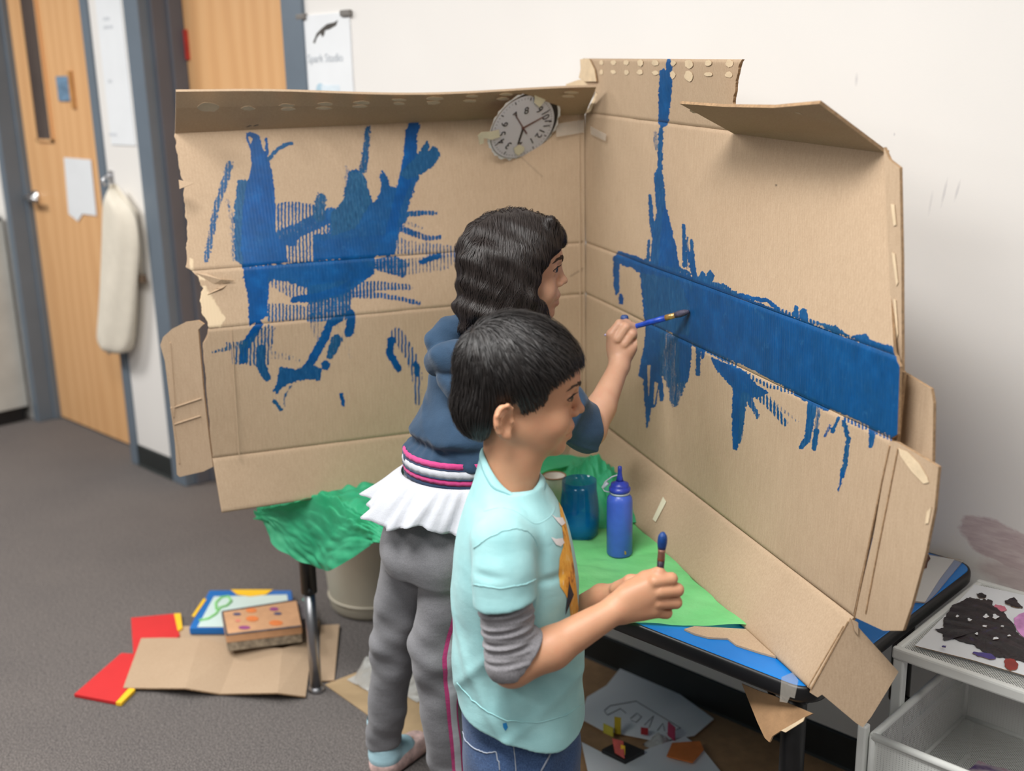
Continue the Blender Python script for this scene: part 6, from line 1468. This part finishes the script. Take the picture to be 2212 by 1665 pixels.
# jeans
jz = B(1122, 1548)[2]; J = SDF((-.15, YB-.16, .02), (.16, YB+.16, jz+.06), .0032)
ja, jb = B(993, 1560), B(1252, 1560); jcx, jrx = (ja[0]+jb[0])/2, (jb[0]-ja[0])/2
J.loft([(jz+.045, jcx, YB, jrx-.012, .104), (jz+.01, jcx, YB, jrx-.004, .108), (jz-.05, jcx+.002, YB, jrx, .114), (jz-.12, jcx+.004, YB, jrx-.002, .116), (jz-.17, jcx+.004, YB, jrx-.02, .11)], .02, p=2.2)
for s_, dx in ((-1, .0), (1, -.03)):
    a, b_, c_ = np.array([fx+.005, YB+s_*.058, jz-.13]), np.array([fx+.012+dx*.5, YB+s_*.062, .30]), np.array([fx-.002+dx, YB+s_*.064, .06])
    J.cap(a, b_, .074, .060, .02); J.cap(b_, c_, .060, .052, .015)
J.disp((-1, 0, -1), (1, 3, 2), lambda X, Y, Z: .0018*np.sin(46*Z+24*X+30*Y)+.0014*np.sin(95*X-40*Z+22*Y))
jeans = sdfobj('jeans', J, M_DENIM, boy, 1)
def drape(Sg, pts, r, name, mat, off=.0003):
    pts = np.array(pts, float); k = np.linspace(0, len(pts)-1, 36); pts = np.stack([np.interp(k, np.arange(len(pts)), pts[:, a]) for a in (0, 1)], 1); P = []
    for x, y in pts:
        d = ray(x, y); dl = np.array([d @ RX, d @ AX, d[2]]); o_ = np.array([CO @ RX, CO @ AX, CO[2]]); ts = np.linspace(1.35, 2.4, 260); q = o_+dl*ts[:, None]; v, _ = Sg.sample(q); ins = np.nonzero(v < 0)[0]
        P.append(q[ins[0]] if len(ins) else q[int(np.argmin(v))])
    P = Sg.push(np.array(P), off); return lt_tube(name, [tuple(p) for p in P], r, mat, boy, 6)
M_STITCH = pm('pale_stitching', lin(150, 158, 172), .8, .2, 90)
drape(J, [(1000, 1580), (1006, 1600), (1030, 1618), (1052, 1626), (1074, 1622), (1078, 1645), (1080, 1664)], .0012, 'back_pocket_seam', M_STITCH)
drape(J, [(1196, 1588), (1194, 1610), (1184, 1635), (1168, 1664)], .0016, 'front_pocket_seam', M_STITCH)
drape(J, [(1108, 1596), (1112, 1630), (1114, 1664)], .0010, 'side_seam', M_STITCH)
# T-shirt seams
drape(T, [(1026, 1184), (1050, 1165), (1085, 1148), (1112, 1142), (1140, 1148), (1156, 1166), (1160, 1180)], .0010, 'armhole_seam', M_TEE)
drape(T, [(1024, 1262), (1080, 1270), (1130, 1262), (1160, 1250)], .0009, 'sleeve_hem', M_TEE); drape(T, [(988, 1474), (1020, 1510), (1060, 1540), (1100, 1556), (1160, 1560), (1220, 1545), (1258, 1520)], .0010, 'hem_stitch', M_TEE)
# shoes
M_SHOE = pm('dark_shoe', lin(50, 52, 60), .6, .2, 30)
for s_, dx in ((-1, .0), (1, -.03)):
    Q_ = SDF((fx-.09+dx, YB+s_*.062-.06, 0), (fx+.17+dx, YB+s_*.062+.06, .1), .0035); Q_.ell((fx+.035+dx, YB+s_*.062, .036), (.098, .04, .034), .01); Q_.ell((fx-.02+dx, YB+s_*.062, .055), (.045, .036, .04), .02); Q_.op((-9, -9, -1), (9, 9, .1), lambda X, Y, Z: Z-.004+0*X+0*Y, .003, 's'); sdfobj('shoe', Q_, M_SHOE, boy, 1)

# ---- hair
HS = SDF(HB.p(0, 0, .03)-.14, HB.p(0, 0, .05)+np.array([.15, .14, .14]), .0024)
HB.e(HS, (.014, 0, .065), (.092, .077, .079), .01); HB.e(HS, (.047, 0, .068), (.063, .066, .048), .02); HB.e(HS, (-.030, 0, .005), (.047, .060, .056), .02)
hx = [-.14, -.06, -.03, -.022, -.016, .006, .018, .024, .034, .048, .056, .062, .074, .088, .100, .14]; hz = [-.044, -.044, -.042, -.03, .020, .034, .034, .014, .004, .000, .026, .054, .066, .076, .084, .090]
def hairline(X, Y, Z):
    qx, qy, qz = X-HB.O[0], Y-HB.O[1], Z-HB.O[2]; u = qx*RH[0, 0]+qy*RH[1, 0]+qz*RH[2, 0]; w = qx*RH[0, 2]+qy*RH[1, 2]+qz*RH[2, 2]; v_ = qx*RH[0, 1]+qy*RH[1, 1]+qz*RH[2, 1]
    zl = np.interp(u, hx, hz); front = np.clip((u-.085)/.02, 0, 1); zl = zl+.0*front
    zl = zl+.004*np.sin(v_*260+u*150)*(u > .05)+.003*np.sin(u*420)
    return (w-zl)*.8
HS.op((-9, -9, -9), (9, 9, 9), lambda X, Y, Z: hairline(X, Y, Z), .006, 's') if False else None
S_all = HS.sl((-9, -9, -9), (9, 9, 9)); X_, Y_, Z_ = HS.xyz(S_all); HFULL = HS.F.copy(); HS.F = np.maximum(HS.F, (-hairline(X_, Y_, Z_)).astype(np.float32))
Vh, Qh = HS.mesh(); Vh = relax(Vh, Qh, 1)
HS.F = HFULL
rs = np.random.RandomState(11)
def strands(HSg, h, V, n, steps, step, flow, w0, lift, rsd, keep=None):
    sel = V[rsd.randint(0, len(V), n*2)]; q = ((sel-h.O) @ h.R)/h.s
    if keep is not None: sel = sel[keep(q)]
    P = sel[:n]+rsd.normal(0, .0012, (min(n, len(sel)), 3)); n = len(P); pts = [P]; nrm = []; jit = rsd.normal(0, 1, (n, 3)); lf = rsd.uniform(.4, 1.0, n)*lift
    for i in range(steps+1):
        v, g = HSg.sample(P); P = P-g*(v-lf*(.4+1.2*math.sin(PI*min(i/steps, .7)))*1.0)[:, None]; pts[-1] = P; nrm.append(g)
        if i == steps: break
        ql = ((P-h.O) @ h.R)/h.s; d = flow(ql, jit, i) @ h.R.T; d = d-g*(d*g).sum(1)[:, None]; d /= np.linalg.norm(d, axis=1)[:, None]+1e-9
        P = P+d*step*h.s; pts.append(P)
    PP = np.stack(pts, 1); NN = np.stack(nrm, 1); tt = np.linspace(0, 1, steps+1)[None]; Wd = w0*rsd.uniform(.6, 1.2, (n, 1))*np.clip(1.15-tt**2.2*1.1, .06, 1); return PP, NN, Wd
WH = np.array([-.062, -.012, .118])
def flowB(q, jit, i):
    d = q-WH; dn = d/np.linalg.norm(d, axis=1)[:, None]; tw = np.cross(dn, (0, 0, 1)); g = np.zeros_like(q); g[:, 2] = -.35-1.2*np.clip((.07-q[:, 2])/.06, 0, 1); g[:, 0] = .25*np.clip(q[:, 0]/.05, -1, 1)
    return dn+.25*tw+g+.17*jit
def trim(PP, Wd, h, zl):
    ql = ((PP-h.O) @ h.R)/h.s; bad = ql[..., 2] < zl(ql); first = np.where(bad.any(1), bad.argmax(1), 99)
    for i in range(PP.shape[0]):
        if first[i] < PP.shape[1]: PP[i, first[i]:] = PP[i, max(first[i]-1, 0)]; Wd[i, max(first[i]-1, 0):] = .0002
def zlB(ql): return np.interp(ql[..., 0], hx, hz)-.004-rs.uniform(0, .012, (ql.shape[0], 1))
sets = []
for n_, w_, lf_a, st_, nst in ((9000, .0010, .0020, .0052, 9), (2600, .0024, .0036, .0060, 9), (1200, .0011, .0055, .0060, 8)):
    PP, NN, Wd = strands(HS, HB, Vh, n_, nst, st_, flowB, w_, lf_a, rs); trim(PP, Wd, HB, zlB); sets.append(ribbons(PP, NN, Wd))
# fringe locks over the forehead and temple
PP, NN, Wd = strands(HS, HB, Vh, 420, 9, .0050, flowB, .0034, .0030, rs, keep=lambda q: (q[:, 0] > .045) & (q[:, 2] < .125) & (q[:, 2] > .07)); trim(PP, Wd, HB, lambda ql: np.interp(ql[..., 0], hx, hz)-.012-rs.uniform(-.006, .012, (ql.shape[0], 1))); sets.append(ribbons(PP, NN, Wd))
Vr = np.concatenate([a for a, b in sets]); offs = np.cumsum([0]+[len(a) for a, b in sets[:-1]]); Qr = np.concatenate([b+o_ for (a, b), o_ in zip(sets, offs)])
Vall = np.concatenate([Vh, Vr]); Qall = np.concatenate([Qh, Qr+len(Vh)])
obj('hair', tow(Vall), Qall, M_HAIR, boy, True)

# brush in the fist
bq0, bq1 = B(1420, 1322, -.088), B(1432, 1150, -.094)
bax = (bq1-bq0)/np.linalg.norm(bq1-bq0); Lb = np.linalg.norm(bq1-bq0)
br = thing('paintbrush', tow(bq0), 'dark handled paintbrush with blue bristles held upright in the fist of the boy', 'paintbrush')
def along(a): return bq0+bax*Lb*a
def taper(name, a0, a1, rs_, mat, par): 
    k = len(rs_); g = G().tube([tuple(along(a0+(a1-a0)*i/(k-1))) for i in range(k)], 0.004, 14, r_list=rs_); return obj(name, tow(np.array(g.v)), g.f, mat, par, True)
taper('handle', 0, .66, [.0025, .0040, .0046, .0052, .0056], pm('dark_handle', lin(36, 26, 40), .35, .3, 40), br); taper('ferrule', .66, .80, [.0058, .0056, .0054, .0060], pm('copper_ferrule', lin(150, 108, 92), .35, .2, 60, metal=.6), br); taper('bristles', .80, 1.0, [.0060, .0068, .0073, .0072, .0064, .0030], pm('blue_bristles', lin(8, 62, 130), .5, .3, 90, .4, 400), br)
# ================================================================ the girl
M_NAVY = cloth('navy_cotton', lin(40, 61, 83), lin(50, 73, 97), 500, .3); M_PINK = cloth('pink_rib', lin(190, 62, 122), lin(204, 76, 136), 300, .3); M_WHITEC = cloth('white_cotton', lin(190, 193, 200), lin(200, 203, 210), 500, .25); M_NAVYD = cloth('navy_rib', lin(40, 56, 82), lin(48, 66, 94), 300, .3)
M_GREYP = cloth('grey_jersey', lin(122, 122, 126), lin(134, 134, 138), 600, .25, .9, (lin(112, 112, 116), lin(146, 146, 150))); M_SOCK = cloth('pale_blue_sock', lin(168, 208, 220), lin(180, 218, 230), 500, .3)
YG = 2.15
fdir = np.array([.64, .77, 0.0]); rdir = np.array([.77, -.64, 0.0])     # her facing and her right-hand side, in view space
hO = loc(1083, 609, YG+.03); RG = rotm(math.radians(6), math.radians(-2), 0); HG = Head(hO, RG, 1.05)
lfoot = tol(at_z(838, 1668, .0)); rfoot = tol(at_z(985, 1765, .0))
girl = thing('person', tow(np.array([(lfoot[0]+rfoot[0])/2, (lfoot[1]+rfoot[1])/2, 0])), 'girl with shoulder-length dark wavy hair in a navy hooded top painting the cardboard', 'person')
hipc = loc(945, 1135, 2.10); wst = loc(972, 970, 2.115); chs = loc(1022, 870, 2.14); nkb = loc(1055, 760, 2.155)
S = SDF((-.36, 1.86, 0), (.26, 2.5, 1.34), .0028, [(.6, .006), (.85, .0045), (1.4, .0022)])
build_head(S, HG, False)
S.cap(HG.p(.004, 0, -.03), nkb, .040, .043, .02)
ang = math.atan2(rdir[1], rdir[0])
S.loft([(nkb[2]-.03, nkb[0], nkb[1], .06, .045), (chs[2]+.04, chs[0]+.012, chs[1], .088, .058), (chs[2]-.04, chs[0]+.012, chs[1], .085, .06), (wst[2], wst[0]+.012, wst[1], .075, .055), (hipc[2]+.03, hipc[0]+.008, hipc[1], .08, .06), (hipc[2]-.06, hipc[0], hipc[1], .085, .065)], .02, rot=ang)
rsh, rel, rwr = loc(1150, 838, 2.055), loc(1276, 930, 2.13), loc(1338, 790, 2.255)
S.cap(rsh, rel, .036, .030, .015); S.cap(rel, rel+(rwr-rel)*.35, .031, .0295, .01); S.cap(rel+(rwr-rel)*.35, rwr, .0295, .0205, .01)
lsh = chs-rdir*.072+np.array([.012, 0, .035]); lel = lsh+fdir*.10+np.array([.02, 0, -.16]); lwr = lel+fdir*.14+rdir*.05+np.array([0, 0, .02])
S.cap(lsh, lel, .036, .030, .015); S.cap(lel, lwr, .029, .02, .01); S.ell(lwr+fdir*.04, (.035, .03, .02), .01)
for i in range(4): a = lwr+fdir*.06+rdir*(-.021+.014*i); S.cap(a, a+fdir*.035+np.array([0, 0, -.006]), .008, .007, .003)
S.cap(lwr+fdir*.02+rdir*.02, lwr+fdir*.045+rdir*.045, .0095, .0075, .004)
# painting hand
YHn = 2.27
def K(px, py, dy=0.0): return loc(px, py, YHn+dy)
S.cap(rwr, K(1340, 765), .021, .023, .01); S.ell(K(1342, 748, .004), (.031, .017, .034), .012, rotm(.0, .0, .0))
S.chain([K(1334, 768, .0), K(1322, 722, -.004)], [.016, .0125], .01); S.chain([K(1344, 768, .0), K(1362, 752, -.004)], [.017, .013], .01)
GM = [K(1320, 722, -.006), K(1334, 732, -.012), K(1348, 744, -.012), K(1362, 756, -.006)]; GP = [K(1338, 699, .000), K(1352, 706, -.008), K(1366, 721, -.010), K(1378, 737, -.004)]; GD = [K(1356, 698, .012), K(1370, 706, .006), K(1382, 722, .006), K(1385, 745, .010)]; GT = [K(1372, 706, .016), K(1378, 714, .016), K(1380, 732, .020), K(1376, 752, .022)]
for i, r in enumerate((.0092, .0096, .0092, .0082)): finger(S, [GM[i], GP[i], GD[i], GT[i]], [r*1.06, r, r*.9, r*.8], .0022)
finger(S, [K(1330, 745, .016), K(1338, 715, .026), K(1349, 690, .026)], [.0125, .0098, .0082], .005)
# legs
lhip = hipc-rdir*.058+np.array([0, 0, -.02]); rhip = hipc+rdir*.058+np.array([0, 0, -.02]); 
lank = lfoot+np.array([-.005, .0, .085]); rank = rfoot+np.array([-.008, 0, .085]); lkn = loc(852, 1372, (lhip[1]+lank[1])/2-.01); rkn = loc(942, 1400, (rhip[1]+rank[1])/2-.015)
print('girl', hipc, lkn, rkn, lank, rank, HG.O, tow(HG.O))
for a, b_, c_ in ((lhip, lkn, lank), (rhip, rkn, rank)):
    S.cap(a, b_, .058, .042, .02); S.cap(b_, c_, .041, .028, .012); ft = c_+fdir*.03-np.array([0, 0, .055]); S.cap(c_-np.array([0, 0, .04]), c_+fdir*.09-np.array([0, 0, .06]), .03, .022, .01)
gb = sdfobj('body', S, M_SKG, girl, 2); lipmask(gb, HG, .9)
eyes(HG, girl, M_SC, M_IRIS, M_PUP, M_LASH, M_BROW, (1, -.22, -.14), .8, S)
gt = [GT[0], K(1349, 686, .026)]
obj('painted_thumb', tow(np.array(G().lathe([(.0086*math.sin(a), -.0086*math.cos(a)) for a in np.linspace(0, PI*.75, 9)], tuple(K(1349, 687, .026)), 14).v)), G().lathe([(.0086*math.sin(a), -.0086*math.cos(a)) for a in np.linspace(0, PI*.75, 9)], (0, 0, 0), 14).f, pm('blue_paint_smear', lin(58, 84, 140), .5, .2, 80), girl, True)

# hooded top
wl = loc(872, 1000, 2.115)
Tg = SDF((-.30, 1.9, wst[2]-.04), (.24, 2.4, nkb[2]+.10), .0026)
shc = chs+np.array([.004, .006, .055])
Tg.loft([(wst[2]-.012, wst[0]+.012, wst[1], .109, .084), (wst[2]+.005, wst[0]+.013, wst[1], .110, .086), (wst[2]+.035, wst[0]+.018, wst[1]+.002, .117, .092), (chs[2]-.07, chs[0]+.0, chs[1]-.008, .114, .090), (chs[2]+.0, chs[0]+.012, chs[1], .113, .086), (shc[2]-.01, shc[0]+.014, shc[1], .110, .078), (shc[2]+.02, shc[0]+.014, shc[1], .088, .064), (nkb[2]-.02, nkb[0]+.004, nkb[1], .056, .05)], .02, rot=ang, p=2.2)
Tg.cap(rsh, rsh+(rel-rsh)*.55, .050, .050, .025); Tg.cap(rsh+(rel-rsh)*.55, rsh+(rel-rsh)*1.0, .050, .049, .01)
cutg = loc(1286, 920, 2.13); ncut = rel-rsh; ncut = ncut/np.linalg.norm(ncut)*.75+np.array([.25, 0, .25]); planecut(Tg, loc(1276, 915, 2.13), ncut, np.array([.1, 1.9, .6]), np.array([.4, 2.5, 1.2]))
sl_e = loc(1284, 916, 2.13); Tg.cap(rsh+(rel-rsh)*.78, rel+(rel-rsh)*.2, .039, .040, .002, 's')
Tg.cap(lsh, lel, .044, .042, .02); Tg.cap(lel, lel+(lwr-lel)*.4, .042, .038, .01)
# hood bunched behind the neck
for pts, rr in (([(948, 742, 2.115), (972, 716, 2.14), (1010, 706, 2.16)], (.026, .030, .03)), ([(944, 782, 2.10), (966, 772, 2.075), (1010, 768, 2.06)], (.026, .031, .034)), ([(968, 812, 2.075), (990, 842, 2.055), (1030, 868, 2.05)], (.022, .026, .02))):
    Tg.chain([loc(*p_) for p_ in pts], rr, .004)
Tg.cap(nkb-rdir*.06-fdir*.01+np.array([0, 0, .005]), nkb+rdir*.06-fdir*.0, .026, .026, .02)
def foldsg(X, Y, Z):
    f = .0020*np.sin(44*Z+26*X-12*Y)+.0016*np.sin(60*X-52*Z+16*Y+.7)+.0012*np.sin(95*Z+40*Y-30*X); f = f-.0036*np.exp(-(np.sin(26*X-17*Z+12*Y+.4)/.28)**2)-.0030*np.exp(-(np.sin(15*X+31*Z-10*Y+1.7)/.24)**2); low = np.clip((wst[2]+.05-Z)/.05, 0, 1); th = np.arctan2(Y-wst[1], X-wst[0]); return f+low*.0022*np.sin(th*17)
Tg.disp((-1, 0, -1), (1, 4, 2), foldsg)
top_o = sdfobj('hooded_top', Tg, M_NAVY, girl, 2)
# striped waistband: one ring per stripe, tilted with the body
wb_l, wb_c = loc(866, 1022, 2.115), loc(968, 1046, 2.02)
def band(name, z0, z1, mat, grow=0.0, amp=.0012, n=96, wave=60):
    g = G(); rows = []
    for zz, dr in ((z0, -.004), (z0, .0), ((z0+z1)/2, .0016), (z1, .0), (z1, -.004)):
        row = []
        for i in range(n+1):
            a = 2*PI*i/n; rr = 1+dr/.11+amp/.11*math.sin(wave*a); u = rdir*(.115+grow)*rr*math.cos(a)+fdir*(.090+grow)*rr*math.sin(a); tiltz = .0
            row.append(np.array([wst[0]+.012, wst[1], 0])+u+np.array([0, 0, wst[2]+zz+.10*(u @ np.array([.25, 0, 0]))*0]))
        rows.append(row)
    P = np.array(rows); g.grid(P[:, ::-1]); return obj(name, tow(np.array(g.v)), g.f, mat, girl, True)
hz_ = -.006
for z0, z1, m, gr_ in ((-.010, .002, M_PINK, .0), (-.013, -.010, M_NAVYD, .001), (-.028, -.013, M_WHITEC, .002), (-.031, -.028, M_NAVYD, .002), (-.042, -.031, M_PINK, .001), (-.054, -.042, M_NAVYD, .0)): band('waistband_stripe', z0, z1, m, gr_)
# white ruffled blouse hem
n = 160; rows = []
for k, f in enumerate(np.linspace(0, 1, 14)):
    row = []
    for i in range(n+1):
        a = 2*PI*i/n; w = f**1.3; out = .006+.046*f**.75+w*(.010*math.sin(9*a+.6)+.007*math.sin(19*a+2*f))+f**.5*(1-.4*f)*.0052*math.sin(34*a+1.5*f); flare = 1.0+.12*max(0, math.cos(a-math.radians(190)))*f
        u = rdir*(.114+out*flare)*math.cos(a)+fdir*(.094+out*flare*1.1)*math.sin(a); dz = -.045-.070*f+w*(.009*math.sin(5*a+1.2)+.006*math.sin(9*a+.6))
        row.append(np.array([wst[0]+.012-.022*f, wst[1], wst[2]+dz])+u)
    rows.append(row)
P = np.array(rows); g = G().grid(P); o = obj('ruffled_blouse_hem', tow(np.array(g.v)), g.f, M_WHITEC, girl, True); md = o.modifiers.new('solid', 'SOLIDIFY'); md.thickness = .0018
# trousers
Pn = SDF((-.42, 1.82, .04), (.14, 2.52, wst[2]-.02), .0034)
Pn.loft([(wst[2]-.03, wst[0]+.01, wst[1], .100, .078), (hipc[2]+.01, hipc[0]-.0, hipc[1], .104, .082), (hipc[2]-.05, hipc[0]+.0, hipc[1]-.002, .112, .092), (hipc[2]-.09, hipc[0], hipc[1], .105, .085)], .02, rot=ang, p=2.2)
for a, b_, c_, rr in ((lhip, lkn, lank-np.array([0, 0, .02]), (.064, .050, .040)), (rhip, rkn, rank, (.066, .053, .043))):
    Pn.cap(a, b_, rr[0], rr[1], .025); Pn.cap(b_, c_+np.array([0, 0, .02]), rr[1], rr[2], .015)
Pn.ell(hipc-fdir*.045+np.array([0, 0, -.045])-rdir*.04, (.052, .052, .055), .03); Pn.ell(hipc-fdir*.045+np.array([0, 0, -.045])+rdir*.04, (.052, .052, .055), .03)
planecut(Pn, lank+np.array([0, 0, -.006]), np.array([.1, .1, -1.0]), lank-.09, lank+np.array([.09, .09, .05])); planecut(Pn, rank+np.array([0, 0, .0]), np.array([.1, .1, -1.0]), rank-.09, rank+np.array([.09, .09, .05]))
def foldsp(X, Y, Z):
    kn = np.exp(-((Z-lkn[2])/.10)**2)+np.exp(-((Z-.13)/.05)**2)*.8; return .0016*np.sin(40*Z+30*X)+.0030*kn*np.sin(62*Z-46*X+14*Y)+.0016*kn*np.sin(110*Z+60*X)+.0012*np.sin(75*X-20*Z+20*Y)
Pn.disp((-1, 0, -1), (1, 4, 2), foldsp)
sdfobj('grey_trousers', Pn, M_GREYP, girl, 2)
# side stripe down the right leg: pink, white, pink
def on_pants(px, py, off):
    d = ray(px, py); dl = np.array([d @ RX, d @ AX, d[2]]); o_ = np.array([CO @ RX, CO @ AX, CO[2]]); ts = np.linspace(1.9, 2.8, 320); q = o_+dl*ts[:, None]; v, _ = Pn.sample(q) if False else (None, None)
    return q
def nets_at(Sg, Pq):
    i = [np.clip(np.searchsorted(c, Pq[:, k])-1, 0, len(c)-2) for k, c in enumerate((Sg.x, Sg.y, Sg.z))]; return Sg.F[i[0], i[1], i[2]]
def legstripe(name, a0, a1, mat, off):
    """a strip along the outside of the right leg between angles a0..a1 around the leg axis"""
    g = G(); rows = []; lev = np.linspace(0, 1, 40)
    for f in lev:
        if f < .5: c0 = rhip+(rkn-rhip)*(f/.5); axd = rkn-rhip; rr = .066+(.053-.066)*f*2
        else: c0 = rkn+(rank-rkn)*((f-.5)/.5); axd = rank-rkn; rr = .053+(.043-.053)*(f-.5)*2
        if f < .12: c0 = c0+rdir*.028*(1-f/.12)
        row = []
        for a in np.linspace(a0, a1, 5):
            dr = rdir*math.cos(a)-fdir*math.sin(a); lo_, hi_ = rr-.03, rr+.04
            for _ in range(18):
                m_ = (lo_+hi_)/2; v, _g = Pn.sample((c0+dr*m_)[None])
                if v[0] < 0: lo_ = m_
                else: hi_ = m_
            row.append(c0+dr*((lo_+hi_)/2+off))
        rows.append(row)
    g.grid(np.array(rows)); return obj(name, tow(np.array(g.v)), g.f, mat, girl, True)
legstripe('side_stripe', .06, .62, M_PINK, .0012); legstripe('side_stripe', .16, .46, M_WHITEC, .0020)
# sock and shoes
Sk = SDF(lank-np.array([.09, .1, .085]), lank+np.array([.12, .14, .06]), .003); Sk.cap(lank+np.array([0, 0, .05]), lank-np.array([0, 0, .03]), .037, .037, .01); Sk.cap(lank-np.array([0, 0, .04]), lank+fdir*.06-np.array([0, 0, .05]), .034, .03, .012); sdfobj('sock', Sk, M_SOCK, girl, 1)
M_SHG = pm('pink_patterned_shoe', lin(206, 176, 170), .6, .35, 50)
for nm, q in (('shoe', lank), ('shoe', rank)):
    Q_ = SDF(q-np.array([.1, .1, .09]), q+np.array([.16, .18, .02]), .0032); Q_.cap(q-np.array([0, 0, .058]), q+fdir*.10-np.array([0, 0, .06]), .038, .032, .01); Q_.op((-9, -9, -9), (9, 9, 9), lambda X, Y, Z: Z-.004+0*X+0*Y, .003, 's'); Q_.op((-9, -9, -9), (9, 9, 9), lambda X, Y, Z: (q[2]-.038)-Z+0*X+0*Y, .003, 's'); sdfobj(nm, Q_, M_SHG, girl, 1)

# ---- wavy hair
HV = SDF(HG.p(-.02, 0, -.02)-np.array([.15, .15, .15]), HG.p(0, 0, .05)+np.array([.17, .16, .15]), .0025)
HG.e(HV, (.020, 0, .058), (.096, .080, .077), .01); HG.e(HV, (.046, 0, .078), (.062, .066, .046), .02)
def Hc(x, y, z): return HG.p(x, y, z)
for y in (-1, 1):
    HV.cap(Hc(-.005, y*.060, .05), Hc(-.005, y*.066, -.06), .038, .036, .02, flat=(RG[:, 0], 1.9)); HV.cap(Hc(.022, y*.066, .04), Hc(.034, y*.064, -.050), .022, .024, .02, flat=(RG[:, 0], 1.3)); None
HV.cap(Hc(-.018, 0, .04), Hc(-.034, 0, -.060), .056, .050, .03); HV.cap(Hc(-.045, -.03, -.05), Hc(-.056, -.04, -.076), .034, .022, .02); HV.cap(Hc(-.045, .03, -.05), Hc(-.052, .04, -.076), .034, .024, .02); HV.cap(Hc(-.01, -.06, -.045), Hc(-.01, -.064, -.070), .032, .022, .02)
HG.e(HV, (.160, 0, -.015), (.118, .18, .102), .010, 's')
HG.e(HV, (.122, 0, .055), (.026, .052, .036), .012, 's')
def wav(X, Y, Z): 
    dn = np.clip((HG.O[2]+.03-Z)/.08, 0, 1); return dn*(.0035*np.sin(120*Z+30*X+20*Y)+.0022*np.sin(170*X-60*Z+80*Y))+.0012*np.sin(90*X+50*Y+140*Z)
HV.disp((-9, -9, -9), (9, 9, 9), wav)
# curl at the fringe
HV.cap(Hc(.058, -.068, -.040), Hc(.074, -.064, -.068), .018, .012, .012)
for i in range(4): HV.cap(Hc(.084+.008*i, -.040+.018*i, .118-.010*i), Hc(.100+.005*i, -.030+.018*i, .090-.006*i), .011, .008, .008)
Vg, Qg = HV.mesh(); Vg = relax(Vg, Qg, 1); rg = np.random.RandomState(21)
def flowG(q, jit, i):
    g = np.zeros_like(q); g[:, 2] = -1.0; top_ = np.clip((q[:, 2]-.08)/.05, 0, 1); g[:, 1] = np.sign(q[:, 1]+.02)*top_*1.2; g[:, 0] = -.25*np.clip((.09-q[:, 0])/.1, 0, 1)*np.clip((.06-q[:, 2])/.06, 0, 1)+.30*np.sin(q[:, 2]*95+jit[:, 0]*2.2)*np.clip((.06-q[:, 2])/.06, .1, 1)
    return g+.14*jit
PP, NN, Wd = strands(HV, HG, Vg, 7500, 14, .0070, flowG, .0016, .0036, rg)
ql = ((PP-HG.O) @ HG.R)/HG.s
bad = ql[..., 2] < -.088-rg.uniform(-.02, .012, (PP.shape[0], 1)); first = np.where(bad.any(1), bad.argmax(1), 99)
for i in range(PP.shape[0]):
    if first[i] < PP.shape[1]: PP[i, first[i]:] = PP[i, max(first[i]-1, 0)]; Wd[i, max(first[i]-1, 0):] = .0002
Vr, Qr = ribbons(PP, NN, Wd)
obj('hair', tow(np.concatenate([Vg, Vr])), np.concatenate([Qg, Qr+len(Vg)]), M_HAIRG, girl, True)

# the brush she paints with
tip = uvhit(C_['c1'], C_['c2'], ER['c1'], ER['c2'], 1492, 672, .004); tl_ = tol(tip); hold = K(1362, 708, .010); bd = (hold-tl_)/np.linalg.norm(hold-tl_)
endp = hold+bd*.068
print('girl brush', tl_, hold, endp)
bg = thing('paintbrush', tow(endp), 'blue smeared paintbrush in the raised hand of the girl touching the cardboard', 'paintbrush')
Lg = np.linalg.norm(tl_-endp)
def tapg(name, a0, a1, rs_, mat):
    k = len(rs_); g = G().tube([tuple(endp+(tl_-endp)*(a0+(a1-a0)*i/(k-1))) for i in range(k)], .004, 14, r_list=rs_); return obj(name, tow(np.array(g.v)), g.f, mat, bg, True)
tapg('handle_end', 0, .03, [.0022, .0026], pm('pale_lilac_end', lin(206, 190, 226), .4)); tapg('handle', .03, .74, [.0026, .0040, .0052, .0060, .0062], pm('blue_smeared_handle', lin(24, 66, 168), .35, .5, 60)); tapg('ferrule', .74, .85, [.0063, .0060, .0058], pm('brass_ferrule', lin(214, 176, 110), .3, .2, 90, metal=.7)); tapg('bristles', .85, 1.0, [.0060, .0072, .0066, .0030], pm('dark_bristles', lin(70, 66, 84), .6, .5, 120, .4, 400))
